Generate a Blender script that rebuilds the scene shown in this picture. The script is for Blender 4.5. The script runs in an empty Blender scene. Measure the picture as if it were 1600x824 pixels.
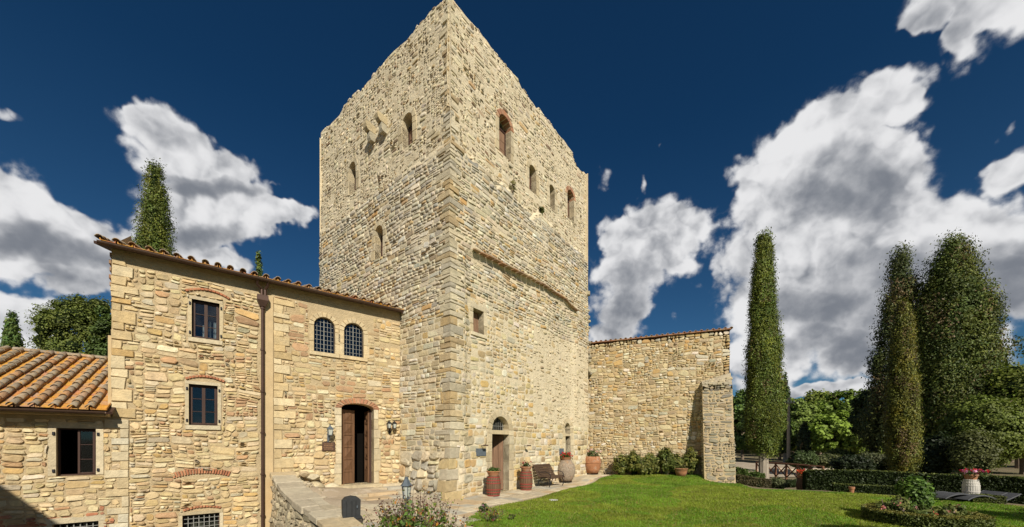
import bpy, math, random
import numpy as np
from mathutils import Vector, Matrix

random.seed(7)
RNG = np.random.default_rng(11)
S = bpy.context.scene
COL = S.collection
PI = math.pi

# ------------------------------------------------------------------ camera, sky, sun, exposure
EYE = 1.66
FPX, HX, HY = 578.0, 800.0, 697.0          # focal length in photo pixels and the horizon point
cam_d = bpy.data.cameras.new('camera')
cam = bpy.data.objects.new('camera', cam_d)
COL.objects.link(cam)
cam.location = (0, 0, EYE)
cam.rotation_euler = (PI / 2, 0, 0)
cam_d.sensor_width = 36.0
cam_d.lens = FPX / 1600 * 36.0
cam_d.shift_y = (HY - 412) / 1600
cam_d.clip_start = 0.05
cam_d.clip_end = 9000
S.camera = cam
S.render.resolution_x, S.render.resolution_y = 1024, 527

S.view_settings.view_transform = 'Standard'
S.view_settings.look = 'None'
S.view_settings.exposure = 0.12
S.view_settings.gamma = 1.0

SUN_H = Vector((0.30, -0.954, 0)).normalized()       # towards the sun, on the ground
SUN_EL = math.radians(34.5)
sd = bpy.data.lights.new('sun', 'SUN')
sd.energy = 5.0
sd.angle = math.radians(0.5)
sd.color = (1.0, 0.93, 0.80)
sun = bpy.data.objects.new('sun', sd)
COL.objects.link(sun)
sv = SUN_H * math.cos(SUN_EL) + Vector((0, 0, math.sin(SUN_EL)))
sun.rotation_euler = sv.to_track_quat('Z', 'Y').to_euler()
sun.location = (5, -10, 20)


class NT:
    """small helper for node trees"""
    def __init__(s, nt):
        s.nt = nt
    def n(s, t, **kw):
        nd = s.nt.nodes.new(t)
        for k, v in kw.items():
            setattr(nd, k, v)
        return nd
    def l(s, a, b):
        s.nt.links.new(a, b)
    def put(s, sock, v):
        if isinstance(v, bpy.types.NodeSocket):
            s.l(v, sock)
        else:
            sock.default_value = v
    def m(s, op, a, b=0.0, c=None, clamp=False):
        nd = s.n('ShaderNodeMath', operation=op)
        nd.use_clamp = clamp
        s.put(nd.inputs[0], a)
        s.put(nd.inputs[1], b)
        if c is not None:
            s.put(nd.inputs[2], c)
        return nd.outputs[0]
    def vm(s, op, a, b=(0, 0, 0)):
        nd = s.n('ShaderNodeVectorMath', operation=op)
        s.put(nd.inputs[0], a)
        if op == 'SCALE':
            s.put(nd.inputs['Scale'], b)
        else:
            s.put(nd.inputs[1], b)
        return nd.outputs['Value'] if op == 'DOT_PRODUCT' else nd.outputs[0]
    def noise(s, vec, scale, detail=4, rough=0.55, dist=0.0):
        nd = s.n('ShaderNodeTexNoise')
        s.l(vec, nd.inputs['Vector'])
        nd.inputs['Scale'].default_value = scale
        nd.inputs['Detail'].default_value = detail
        nd.inputs['Roughness'].default_value = rough
        nd.inputs['Distortion'].default_value = dist
        return nd.outputs[0]
    def rng(s, v, a, b, c=0.0, d=1.0, smooth=True):
        nd = s.n('ShaderNodeMapRange')
        nd.interpolation_type = 'SMOOTHSTEP' if smooth else 'LINEAR'
        s.put(nd.inputs[0], v)
        for i, x in enumerate((a, b, c, d)):
            s.put(nd.inputs[1 + i], x)
        return nd.outputs[0]
    def mix(s, f, a, b, mode='MIX'):
        nd = s.n('ShaderNodeMix', data_type='RGBA', blend_type=mode)
        s.put(nd.inputs[0], f)
        for i, v in ((6, a), (7, b)):
            if not isinstance(v, bpy.types.NodeSocket):
                v = (*v, 1.0) if len(v) == 3 else v
            s.put(nd.inputs[i], v)
        return nd.outputs[2]


# ---- the sky: Nishita, deepened as through a polariser, with banks of cumulus
world = bpy.data.worlds.new('World')
S.world = world
world.use_nodes = True
w = NT(world.node_tree)
world.node_tree.nodes.clear()
SKY_STR = 0.1
wout = w.n('ShaderNodeOutputWorld')
bg = w.n('ShaderNodeBackground')
bg.inputs[1].default_value = SKY_STR
w.l(bg.outputs[0], wout.inputs[0])
sky = w.n('ShaderNodeTexSky')
sky.sky_type = 'NISHITA'
sky.sun_disc = False
sky.sun_elevation = SUN_EL
sky.sun_rotation = math.atan2(SUN_H.x, SUN_H.y)
sky.altitude = 300
sky.air_density = 1.0
sky.dust_density = 0.3
sky.ozone_density = 2.0
tc = w.n('ShaderNodeTexCoord')
dirn = w.vm('NORMALIZE', tc.outputs['Generated'])

grp = bpy.data.node_groups.new('cloud_bank', 'ShaderNodeTree')
for nm in ('Dir', 'A', 'B', 'C'):
    grp.interface.new_socket(nm, in_out='INPUT', socket_type='NodeSocketVector')
grp.interface.new_socket('Prev', in_out='INPUT', socket_type='NodeSocketFloat')
grp.interface.new_socket('Off', in_out='INPUT', socket_type='NodeSocketFloat')
grp.interface.new_socket('Out', in_out='OUTPUT', socket_type='NodeSocketFloat')
g = NT(grp)
gi, go = g.n('NodeGroupInput'), g.n('NodeGroupOutput')
dc = g.vm('DOT_PRODUCT', gi.outputs['Dir'], gi.outputs['C'])
da = g.m('DIVIDE', g.vm('DOT_PRODUCT', gi.outputs['Dir'], gi.outputs['A']), dc)
db = g.m('DIVIDE', g.vm('DOT_PRODUCT', gi.outputs['Dir'], gi.outputs['B']), dc)
r2 = g.m('ADD', g.m('MULTIPLY', da, da), g.m('MULTIPLY', db, db))
val = g.m('SUBTRACT', g.m('SUBTRACT', 1.0, r2), gi.outputs['Off'])
pos = g.m('GREATER_THAN', dc, 0.05)
val = g.m('ADD', g.m('MULTIPLY', val, pos), g.m('MULTIPLY', g.m('SUBTRACT', 1.0, pos), -4.0))
sm = g.n('ShaderNodeMath', operation='SMOOTH_MAX')
g.l(gi.outputs['Prev'], sm.inputs[0]); g.l(val, sm.inputs[1]); sm.inputs[2].default_value = 0.25
g.l(sm.outputs[0], go.inputs[0])


def px_dir(px, py):
    return Vector(((px - HX) / FPX, 1.0, (HY - py) / FPX))


def bank(vec, blobs):
    prev = -3.0
    for (cx, cy, rx, ry, ang) in blobs:
        c = px_dir(cx, cy)
        L = c.length
        c.normalize()
        a = math.radians(ang)
        e1 = px_dir(cx + rx * math.cos(a), cy - rx * math.sin(a)).normalized() - c
        e2 = px_dir(cx + ry * math.sin(a), cy + ry * math.cos(a)).normalized() - c
        e1 -= c * e1.dot(c)
        e2 -= c * e2.dot(c)
        # dual basis, so that both axis ends lie on the outline
        nn = c
        k = e1.cross(e2).dot(nn)
        A = e2.cross(nn) / k
        B = nn.cross(e1) / k
        nd = w.n('ShaderNodeGroup')
        nd.node_tree = grp
        w.l(vec, nd.inputs['Dir'])
        nd.inputs['A'].default_value = A
        nd.inputs['B'].default_value = B
        nd.inputs['C'].default_value = c
        w.put(nd.inputs['Prev'], prev)
        nd.inputs['Off'].default_value = .85 if max(rx, ry) < 46 else (.2 if max(rx, ry) < 70 else 0.0)
        prev = nd.outputs[0]
    return prev


MASK = [(238, 190, 46, 34, 0), (262, 222, 70, 40, -20), (300, 262, 100, 36, -10), (235, 268, 40, 22, 0), (330, 310, 110, 40, -8),
        (410, 342, 90, 24, 5), (475, 333, 45, 17, 0), (300, 355, 110, 40, 0), (340, 400, 60, 22, 0), (390, 268, 26, 14, -40),
        (430, 298, 12, 9, 0),
        (20, 330, 120, 52, -12), (90, 365, 130, 52, -14), (50, 400, 120, 40, -5), (150, 410, 70, 38, 0), (110, 440, 60, 26, 0),
        (190, 350, 40, 28, 0), (40, 500, 70, 42, 0), (60, 540, 80, 26, 0), (12, 203, 42, 13, -18),
        (940, 270, 27, 22, 0), (1008, 273, 11, 20, 0), (1040, 215, 9, 7, 0), (1056, 488, 14, 11, 0),
        (1040, 352, 78, 46, 0), (975, 368, 50, 46, 0), (1095, 328, 40, 20, 20), (985, 420, 66, 54, 0), (1030, 400, 55, 34, 0),
        (975, 480, 48, 54, 0), (960, 530, 50, 30, 0),
        (1185, 292, 52, 48, 0), (1215, 222, 32, 14, 30), (1250, 240, 70, 50, 20), (1310, 195, 80, 50, 25), (1385, 150, 66, 44, 15),
        (1445, 120, 45, 20, 20), (1445, 28, 48, 40, 0), (1500, 60, 60, 40, 50), (1545, 30, 56, 46, 0), (1495, 5, 72, 34, 0), (1480, 100, 40, 26, 40),
        (1405, 250, 64, 46, 0), (1360, 260, 110, 80, 0), (1250, 330, 120, 84, 0), (1380, 350, 190, 90, 0),
        (1535, 340, 110, 66, 0), (1600, 245, 62, 36, 20), (1450, 420, 210, 84, 0), (1250, 415, 130, 60, 0), (1600, 430, 120, 66, 0),
        (1620, 355, 70, 50, 0), (1155, 500, 36, 24, 0), (1290, 520, 90, 50, 0), (1345, 560, 120, 44, 0), (1290, 612, 170, 14, 0), (1160, 610, 40, 22, 0),
        (1420, 610, 90, 30, 0), (1250, 480, 150, 60, 0), (1205, 560, 70, 44, 0), (1430, 520, 170, 80, 0), (1585, 190, 20, 14, 20)]
HOLE = [(1415, 290, 24, 16, 0), (1235, 228, 17, 9, 20), (1056, 405, 14, 10, 0), (1110, 440, 34, 40, 0)]
DARK = [(1330, 300, 80, 40, 20), (70, 385, 120, 18, -10), (330, 296, 90, 14, -8), (300, 372, 90, 20, 0), (980, 470, 70, 60, 0), (1020, 395, 40, 18, 0), 
        (1420, 425, 230, 40, 8), (1340, 480, 180, 40, 0), (1560, 400, 120, 26, 0), (1290, 540, 90, 30, 0), (1480, 55, 60, 40, 30),
        (1380, 580, 110, 24, 0), (1590, 450, 100, 40, 0)]
wn1 = w.n('ShaderNodeTexNoise')
w.l(dirn, wn1.inputs['Vector'])
wn1.inputs['Scale'].default_value = 7.0
wn1.inputs['Detail'].default_value = 4
wn1.inputs['Roughness'].default_value = 0.6
warp = w.vm('SCALE', w.vm('SUBTRACT', wn1.outputs[1], (0.5, 0.5, 0.5)), 0.12)
wdir = w.vm('ADD', dirn, warp)
f_mask = bank(wdir, MASK)
f_hole = bank(wdir, HOLE)
f_dark = bank(wdir, DARK)
fine = w.noise(dirn, 11.0, 8, 0.62, 0.3)
finer = w.noise(w.vm('ADD', wdir, (3.1, 1.7, 0.4)), 4.5, 5, 0.6)
# clouds over the rest of the sky, behind and beside the photograph's view
sep = w.n('ShaderNodeSeparateXYZ')
w.l(dirn, sep.inputs[0])
away = w.rng(sep.outputs[1], 0.36, 0.10)
general = w.m('SUBTRACT', w.m('MULTIPLY', w.noise(dirn, 2.2, 3, 0.5), 7.0), 4.1)
f_all = w.m('MAXIMUM', f_mask, w.m('SUBTRACT', general, w.m('MULTIPLY', w.m('SUBTRACT', 1.0, away), 8.0)))
f_all = w.m('SUBTRACT', f_all, w.m('MULTIPLY', w.m('MAXIMUM', f_hole, 0.0), 1.6))
def puff(vec, scale, two=True):
    """rounded lobes parted by creases"""
    b1 = w.m('ABSOLUTE', w.m('SUBTRACT', w.noise(vec, scale, 2.5, 0.45), 0.5))
    if not two: return w.m('MULTIPLY', b1, 4.0)
    b2 = w.m('ABSOLUTE', w.m('SUBTRACT', w.noise(w.vm('ADD', vec, (1.7, 0.3, 0.9)), scale * 2.6, 2.5, 0.5), 0.5))
    return w.m('ADD', w.m('MULTIPLY', b1, 3.2), w.m('MULTIPLY', b2, 1.9))


wdir2 = w.vm('ADD', dirn, w.vm('SCALE', warp, 0.35))
puf = puff(wdir2, 8.0)
puf_up = puff(w.vm('ADD', wdir2, (-0.012, 0.0, 0.026)), 8.0)
puf_big = puff(w.vm('ADD', wdir2, (0.3, 0.2, 0.1)), 3.4, False)
puf_big_up = puff(w.vm('ADD', wdir2, (0.28, 0.2, 0.15)), 3.4, False)
tiny = w.noise(dirn, 34.0, 4, 0.65)
core = w.rng(f_all, 0.05, 0.75)
soft = w.m('ADD', w.m('ADD', w.m('ADD', w.m('ADD', f_all, 0.10), w.m('MULTIPLY', core, 0.95)), w.m('MULTIPLY', w.m('ADD', w.m('MULTIPLY', w.m('SUBTRACT', fine, 0.5), 0.55), w.m('MULTIPLY', w.m('SUBTRACT', puf, 0.42), 0.55)), 2.4)), w.m('MULTIPLY', w.m('SUBTRACT', tiny, 0.5), 0.9))
mask = w.m('MULTIPLY', w.rng(soft, -0.40, 0.75), w.rng(soft, -0.4, 0.3))
relief = w.m('ADD', 0.0, w.m('ADD', w.m('MULTIPLY', w.m('SUBTRACT', puf, puf_up), 0.85), w.m('MULTIPLY', w.m('SUBTRACT', puf_big, puf_big_up), 0.9)))
core = w.rng(f_all, 0.1, 0.95)
dk = w.m('ADD', w.m('MULTIPLY', w.rng(f_dark, -1.6, 1.2), 0.78), w.m('MULTIPLY', w.rng(finer, 0.32, 0.70), 0.34))
dk = w.m('MULTIPLY', dk, w.m('ADD', 0.30, w.m('MULTIPLY', core, 0.70)))
relief = w.m('MULTIPLY', relief, w.m('SUBTRACT', 1.0, w.m('MULTIPLY', w.rng(f_dark, -0.8, 0.6), 0.55)))
dk = w.m('ADD', w.m('SUBTRACT', dk, relief), w.m('MULTIPLY', w.m('SUBTRACT', 0.5, tiny), 0.5))
dk = w.rng(dk, -0.30, 1.12)
ccol = w.mix(dk, (0.74, 0.74, 0.75), (0.180, 0.196, 0.228))
ccol = w.vm('SCALE', ccol, 1.0 / SKY_STR)
tint = w.mix(w.rng(sep.outputs[2], 0.0, 0.62, smooth=False), (0.22, 0.39, 0.49), (0.074, 0.240, 0.365))
skyc = w.mix(1.0, sky.outputs[0], tint, 'MULTIPLY')
total = w.mix(mask, skyc, ccol)
w.l(total, bg.inputs[0])
world.cycles.sampling_method = 'MANUAL'
world.cycles.sample_map_resolution = 512

# ------------------------------------------------------------------ helpers: noise
def _h(ix, iy, seed):
    n = (ix.astype(np.int64) * 374761393 + iy.astype(np.int64) * 668265263 + seed * 974634777) & 0xffffffff
    n = ((n ^ (n >> 13)) * 1274126177) & 0xffffffff
    return ((n ^ (n >> 16)) & 0xffff) / 65535.0


def vnoise(x, y, seed=0):
    x = np.asarray(x, float); y = np.asarray(y, float)
    ix, iy = np.floor(x), np.floor(y)
    fx, fy = x - ix, y - iy
    fx = fx * fx * (3 - 2 * fx); fy = fy * fy * (3 - 2 * fy)
    a = _h(ix, iy, seed); b = _h(ix + 1, iy, seed); c = _h(ix, iy + 1, seed); d = _h(ix + 1, iy + 1, seed)
    return (a + (b - a) * fx) * (1 - fy) + (c + (d - c) * fx) * fy * 1.0


def fbm(x, y, seed=0, o=3):
    t, a, s = 0, 0.5, 0
    for i in range(o):
        t = t + a * vnoise(np.asarray(x) * 2 ** i, np.asarray(y) * 2 ** i, seed + i)
        s += a
        a *= 0.5
    return t / s


def sstep(x, a, b):
    t = np.clip((np.asarray(x, float) - a) / (b - a), 0, 1)
    return t * t * (3 - 2 * t)


# ------------------------------------------------------------------ helpers: objects
WP = {}


def empty(name, loc, label=None, cat=None, group=None, kind=None, rz=0.0):
    o = bpy.data.objects.new(name, None)
    o.empty_display_size = 0.2
    COL.objects.link(o)
    o.location = loc
    o.rotation_euler = (0, 0, rz)
    WP[o.name] = Vector(loc)
    tag(o, label, cat, group, kind)
    return o


def tag(o, label=None, cat=None, group=None, kind=None):
    if label: o['label'] = label
    if cat: o['category'] = cat
    if group: o['group'] = group
    if kind: o['kind'] = kind
    return o


def raw_mesh(name, V, F, mat, col=None, smooth=False):
    """V (n,3) array, F list of faces or (m,k) array, col (n,3) per-vertex own colour"""
    me = bpy.data.meshes.new(name)
    V = np.asarray(V, dtype=np.float32)
    if isinstance(F, np.ndarray):
        m, k = F.shape
        me.vertices.add(len(V)); me.vertices.foreach_set('co', V.ravel())
        me.loops.add(m * k); me.loops.foreach_set('vertex_index', F.astype(np.int32).ravel())
        me.polygons.add(m)
        me.polygons.foreach_set('loop_start', np.arange(0, m * k, k, dtype=np.int32))
        me.polygons.foreach_set('loop_total', np.full(m, k, dtype=np.int32))
        me.update(calc_edges=True)
    else:
        me.from_pydata([tuple(map(float, v)) for v in V], [], F)
        me.update()
    if col is not None:
        at = me.color_attributes.new('col', 'FLOAT_COLOR', 'POINT')
        c = np.ones((len(V), 4), dtype=np.float32)
        c[:, :3] = col
        at.data.foreach_set('color', c.ravel())
    if mat is not None:
        if isinstance(mat, (list, tuple)):
            for mm in mat: me.materials.append(mm)
        else:
            me.materials.append(mat)
    if smooth:
        me.polygons.foreach_set('use_smooth', np.ones(len(me.polygons), dtype=bool))
    return me


def obj(name, V, F, mat, parent=None, col=None, smooth=False, center=True, **tags):
    """link a mesh given in world coordinates (or in the parent's coordinates when the parent is a prototype)"""
    V = np.asarray(V, dtype=float)
    c = (V.min(0) + V.max(0)) / 2 if center else np.zeros(3)
    if parent is None and center:
        c[2] = V[:, 2].min()
    me = raw_mesh(name, V - c, F, mat, col, smooth)
    o = bpy.data.objects.new(name, me)
    COL.objects.link(o)
    c = Vector(c)
    if parent is not None:
        o.parent = parent
        o.location = c - WP[parent.name]
    else:
        o.location = c
    WP[o.name] = c
    tag(o, **tags)
    return o


def link_copy(src, name=None, parent=None):
    c = src.copy()
    COL.objects.link(c)
    c.parent = parent
    return c


def copy_tree(o, parent=None):
    c = o.copy()
    COL.objects.link(c)
    c.parent = parent
    for ch in [x for x in COL.objects if x.parent == o]:
        copy_tree(ch, c)
    return c


class MB:
    """collects shapes as one mesh"""
    def __init__(s):
        s.V = []; s.F = []; s.C = []
        s.n = 0
    def add(s, V, F, col=None):
        V = np.asarray(V, float)
        s.V.append(V)
        s.F += [tuple(int(i) + s.n for i in f) for f in F]
        s.n += len(V)
        if col is not None:
            s.C.append(np.broadcast_to(np.asarray(col, float), (len(V), 3)))
        else:
            s.C.append(np.full((len(V), 3), 0.5))
        return s
    def box(s, c, size, rot=None, col=None, bev=0.0):
        """rot: 3x3 columns = local axes"""
        hx, hy, hz = [q / 2 for q in size]
        if bev > 0:
            b = min(bev, hx * .9, hy * .9, hz * .9)
            P = []
            for sx in (-1, 1):
                for sy in (-1, 1):
                    for sz in (-1, 1):
                        P += [(sx * hx, sy * (hy - b), sz * (hz - b)), (sx * (hx - b), sy * hy, sz * (hz - b)), (sx * (hx - b), sy * (hy - b), sz * hz)]
            P = np.array(P)
            idx = lambda i, j, k, a: ((i * 2 + j) * 2 + k) * 3 + a
            F = []
            for a in range(3):
                for sgn in (0, 1):
                    q = []
                    for (p, r) in ((0, 0), (1, 0), (1, 1), (0, 1)):
                        t = [0, 0, 0]; t[a] = sgn; o1, o2 = [z for z in range(3) if z != a]; t[o1] = p; t[o2] = r
                        q.append(idx(*t, a))
                    F.append(q)
            for a in range(3):                                   # edges running along axis a
                o1, o2 = [z for z in range(3) if z != a]
                for p in (0, 1):
                    for r in (0, 1):
                        t0 = [0, 0, 0]; t0[o1] = p; t0[o2] = r
                        t1 = list(t0); t1[a] = 1
                        F.append([idx(*t0, o1), idx(*t1, o1), idx(*t1, o2), idx(*t0, o2)])
            for i in (0, 1):
                for j in (0, 1):
                    for k in (0, 1):
                        F.append([idx(i, j, k, 0), idx(i, j, k, 1), idx(i, j, k, 2)])
        else:
            P = np.array([(sx * hx, sy * hy, sz * hz) for sx in (-1, 1) for sy in (-1, 1) for sz in (-1, 1)])
            F = [(0, 1, 3, 2), (4, 6, 7, 5), (0, 4, 5, 1), (2, 3, 7, 6), (0, 2, 6, 4), (1, 5, 7, 3)]
        if rot is not None:
            P = P @ np.asarray(rot).T
        return s.add(P + np.asarray(c, float), F, col)
    def tube(s, pts, r, n=8, col=None, cap=True):
        pts = [Vector(p) for p in pts]
        rr = r if isinstance(r, (list, tuple, np.ndarray)) else [r] * len(pts)
        V = []
        up = Vector((0, 0, 1))
        prev = None
        for i, p in enumerate(pts):
            d = (pts[min(i + 1, len(pts) - 1)] - pts[max(i - 1, 0)]).normalized()
            if prev is None:
                a = d.cross(up)
                if a.length < 1e-3: a = d.cross(Vector((1, 0, 0)))
            else:
                a = prev - d * prev.dot(d)
            a.normalize(); prev = a
            b = d.cross(a)
            for k in range(n):
                t = 2 * PI * k / n
                V.append(p + (a * math.cos(t) + b * math.sin(t)) * rr[i])
        F = []
        for i in range(len(pts) - 1):
            for k in range(n):
                F.append((i * n + k, i * n + (k + 1) % n, (i + 1) * n + (k + 1) % n, (i + 1) * n + k))
        if cap:
            F.append(tuple(range(n))[::-1])
            F.append(tuple((len(pts) - 1) * n + k for k in range(n)))
        return s.add([tuple(v) for v in V], F, col)
    def lathe(s, prof, c=(0, 0, 0), n=20, col=None, jit=0.0, cap=True):
        V = []
        for (r, z) in prof:
            for k in range(n):
                t = 2 * PI * k / n
                q = r * (1 + (random.uniform(-jit, jit) if jit else 0))
                V.append((c[0] + q * math.cos(t), c[1] + q * math.sin(t), c[2] + z))
        F = []
        m = len(prof)
        for i in range(m - 1):
            for k in range(n):
                F.append((i * n + k, i * n + (k + 1) % n, (i + 1) * n + (k + 1) % n, (i + 1) * n + k))
        if cap:
            F.append(tuple(range(n))[::-1])
            F.append(tuple((m - 1) * n + k for k in range(n)))
        return s.add(V, F, col)
    def build(s, name, mat, parent=None, usecol=False, smooth=False, center=True, **tags):
        V = np.concatenate(s.V)
        C = np.concatenate(s.C) if usecol else None
        return obj(name, V, s.F, mat, parent, C, smooth, center, **tags)


# ------------------------------------------------------------------ materials
def material(name, color=(.5, .5, .5), attr=False, rough=0.9, var=0.25, vscale=6.0, bump=0.3, bscale=40.0, metallic=0.0,
             tint2=None, t2scale=1.5, t2lo=0.5, t2hi=0.7, t2amt=0.6, spec=0.3, objrand=None, coords='pos', detail=5, stretch=None, bdist=0.01, streak=0.0):
    m = bpy.data.materials.new(name)
    m.use_nodes = True
    t = NT(m.node_tree)
    b = m.node_tree.nodes['Principled BSDF']
    b.inputs['Roughness'].default_value = rough
    b.inputs['Metallic'].default_value = metallic
    b.inputs['Specular IOR Level'].default_value = spec
    if coords == 'pos':
        vec = t.n('ShaderNodeNewGeometry').outputs['Position']
    else:
        vec = t.n('ShaderNodeTexCoord').outputs['Object']
        oi = t.n('ShaderNodeObjectInfo')
        vec = t.vm('ADD', vec, t.vm('SCALE', oi.outputs['Location'], 1.3))
    if stretch:
        vec = t.vm('MULTIPLY', vec, stretch)
    if attr:
        a = t.n('ShaderNodeAttribute'); a.attribute_name = 'col'
        c = a.outputs['Color']
    else:
        rgb = t.n('ShaderNodeRGB'); rgb.outputs[0].default_value = (*color, 1)
        c = rgb.outputs[0]
    if objrand:
        oi = t.n('ShaderNodeObjectInfo')
        cr = t.n('ShaderNodeValToRGB')
        el = cr.color_ramp.elements
        while len(el) < len(objrand): el.new(0.5)
        for i, cc in enumerate(objrand):
            el[i].position = i / (len(objrand) - 1); el[i].color = (*cc, 1)
        t.l(oi.outputs['Random'], cr.inputs[0])
        c = cr.outputs[0]
    if tint2:
        n2 = t.noise(vec, t2scale, 5, 0.6)
        c = t.mix(t.m('MULTIPLY', t.rng(n2, t2lo, t2hi), t2amt), c, tint2)
    nz = t.noise(vec, vscale, detail, 0.65)
    f = t.m('ADD', t.m('MULTIPLY', t.m('SUBTRACT', nz, 0.5), var * 3.0), 1.0)
    c = t.vm('SCALE', c, f)
    if streak:
        ps = t.vm('MULTIPLY', t.n('ShaderNodeNewGeometry').outputs['Position'], (1.6, 1.6, .22))
        c = t.mix(t.m('MULTIPLY', t.rng(t.noise(ps, 1.0, 6, .6), .50, .70), streak), c, (.24, .205, .15))
    t.l(c, b.inputs['Base Color'])
    if bump > 0:
        bp = t.n('ShaderNodeBump')
        bp.inputs['Strength'].default_value = bump
        bp.inputs['Distance'].default_value = bdist
        t.l(t.noise(vec, bscale, 4, 0.65), bp.inputs['Height'])
        t.l(bp.outputs[0], b.inputs['Normal'])
    return m


def leaf_material(name, trans=0.25):
    m = bpy.data.materials.new(name)
    m.use_nodes = True
    t = NT(m.node_tree)
    m.node_tree.nodes.clear()
    out = t.n('ShaderNodeOutputMaterial')
    a = t.n('ShaderNodeAttribute'); a.attribute_name = 'col'
    p = t.n('ShaderNodeBsdfPrincipled')
    p.inputs['Roughness'].default_value = 0.55
    p.inputs['Specular IOR Level'].default_value = 0.25
    t.l(a.outputs['Color'], p.inputs['Base Color'])
    tr = t.n('ShaderNodeBsdfTranslucent')
    t.l(t.vm('MULTIPLY', a.outputs['Color'], (1.3, 1.5, 0.5)), tr.inputs[0])
    mx = t.n('ShaderNodeMixShader'); mx.inputs[0].default_value = trans
    t.l(p.outputs[0], mx.inputs[1]); t.l(tr.outputs[0], mx.inputs[2])
    t.l(mx.outputs[0], out.inputs[0])
    return m


M = {}
M['stone'] = material('stone', attr=True, var=0.30, vscale=9, bump=0.9, bscale=26, detail=8, tint2=(.30, .27, .20), t2scale=3.5, t2lo=.5, t2hi=.75, t2amt=.35, bdist=.02, streak=.30)
M['mortar_house'] = material('mortar_house', (.46, .36, .215), var=0.25, vscale=5, bump=1.0, bscale=22, detail=8, tint2=(.44, .31, .16), t2scale=.8, bdist=.03, t2amt=.4)
M['mortar_tower'] = material('mortar_tower', (.62, .53, .37), var=0.22, vscale=7, bump=1.0, bscale=22, detail=8, tint2=(.46, .37, .23), t2scale=2.2, t2amt=.5, bdist=.03)
M['plaster'] = material('plaster', (.52, .39, .22), var=0.18, vscale=4, bump=.7, bscale=30, tint2=(.44, .29, .14), t2scale=.9, detail=7)
M['brick'] = material('brick', attr=True, var=0.25, vscale=12, bump=.6, bscale=40)
M['rust_tile'] = material('roof_tile', coords='obj', objrand=[(.50, .21, .09), (.54, .25, .055), (.44, .26, .15), (.56, .28, .06), (.42, .32, .22), (.52, .20, .09)],
                          tint2=(.60, .31, .035), t2scale=7, t2lo=.45, t2hi=.62, t2amt=.8, var=.45, vscale=22, bump=.7, bscale=60)
M['cover_tile'] = material('cover_tile', coords='obj', objrand=[(.30, .25, .18), (.36, .28, .19), (.24, .20, .15), (.40, .22, .11), (.33, .28, .22), (.27, .22, .16)],
                           tint2=(.46, .24, .05), t2scale=9, t2lo=.52, t2hi=.66, t2amt=.7, var=.5, vscale=25, bump=.8, bscale=60)
M['gutter'] = material('gutter_metal', (.075, .045, .03), rough=.5, metallic=.3, var=.3, vscale=5, bump=.1)
M['copper'] = material('downpipe_metal', (.075, .042, .030), rough=.5, metallic=.3, var=.3, vscale=5, bump=.1)
M['wood_dark'] = material('window_wood', (.055, .028, .02), rough=.6, var=.3, vscale=12, bump=.2, stretch=(1, 1, .15))
M['wood_door'] = material('door_wood', (.15, .078, .04), rough=.6, var=.5, vscale=14, bump=.4, bscale=30, stretch=(1, 1, .12))
M['wood_grey'] = material('weathered_wood', (.22, .13, .08), rough=.8, var=.5, vscale=14, bump=.4, bscale=30, stretch=(1, 1, .15))
M['bench_wood'] = material('bench_wood', (.075, .045, .028), rough=.6, var=.4, vscale=20, bump=.3)
M['barrel_wood'] = material('barrel_wood', (.15, .085, .05), rough=.7, var=.6, vscale=14, bump=.6, bscale=30, stretch=(4, 4, .2), coords='obj')
M['hoop_red'] = material('hoop_red', (.27, .045, .035), rough=.5, var=.25, vscale=20, bump=.1, coords='obj')
M['terracotta'] = material('terracotta', (.34, .155, .075), rough=.85, var=.35, vscale=9, bump=.5, tint2=(.40, .33, .26), t2scale=4, t2amt=.5, coords='obj')
M['old_jar'] = material('old_jar', (.30, .24, .18), rough=.95, var=.6, vscale=16, bump=1.0, bscale=22, tint2=(.36, .20, .10), t2scale=5, t2amt=.7, coords='obj', bdist=.03)
M['iron'] = material('iron', (.03, .03, .035), rough=.5, metallic=.5, var=.2, bump=.1)
M['iron_blue'] = material('iron_blue', (.10, .12, .14), rough=.6, metallic=.2, var=.3, bump=.2)
M['lead'] = material('lead_came', (.24, .24, .22), rough=.6, metallic=.2, var=.2, bump=.1)
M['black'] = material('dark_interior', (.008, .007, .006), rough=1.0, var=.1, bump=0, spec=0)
M['slate'] = material('slate', (.10, .12, .14), rough=.7, var=.3, vscale=10, bump=.2)
M['bronze'] = material('bronze_plaque', (.09, .05, .035), rough=.5, metallic=.2, var=.3, bump=.2)
M['bronze_text'] = material('plaque_lettering', (.30, .17, .08), rough=.6, var=.2, bump=.1)
M['dark_box'] = material('dark_box', (.028, .03, .032), rough=.7, var=.3, vscale=12, bump=.5, bscale=20)
M['white'] = material('white_paint', (.75, .73, .68), rough=.7, var=.08, bump=.1)
M['barrel_white'] = material('barrel_white', (.52, .49, .44), rough=.8, var=.3, vscale=10, bump=.3, coords='obj', stretch=(1, 1, .3))
M['curtain'] = material('curtain', (.7, .68, .63), rough=1, var=.1, bump=.2)
M['bark'] = material('bark', (.20, .15, .11), rough=1, var=.5, vscale=10, bump=1, bscale=18, stretch=(1, 1, .25), bdist=.04)
M['bark_grey'] = material('bark_grey', (.33, .28, .22), rough=1, var=.45, vscale=12, bump=1, bscale=18, stretch=(1, 1, .12), bdist=.04)
M['leaf'] = leaf_material('leaf', .22)
M['needle'] = leaf_material('needle', .10)
M['petal'] = leaf_material('petal', .25)
M['grass'] = leaf_material('grass_blade', .30)
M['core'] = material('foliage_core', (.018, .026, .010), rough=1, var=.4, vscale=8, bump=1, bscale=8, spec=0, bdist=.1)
M['soil'] = material('soil', (.16, .12, .075), rough=1, var=.4, vscale=8, bump=.8)
M['sling'] = material('lounger_fabric', (.075, .078, .085), rough=.8, var=.2, bump=.2)
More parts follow.
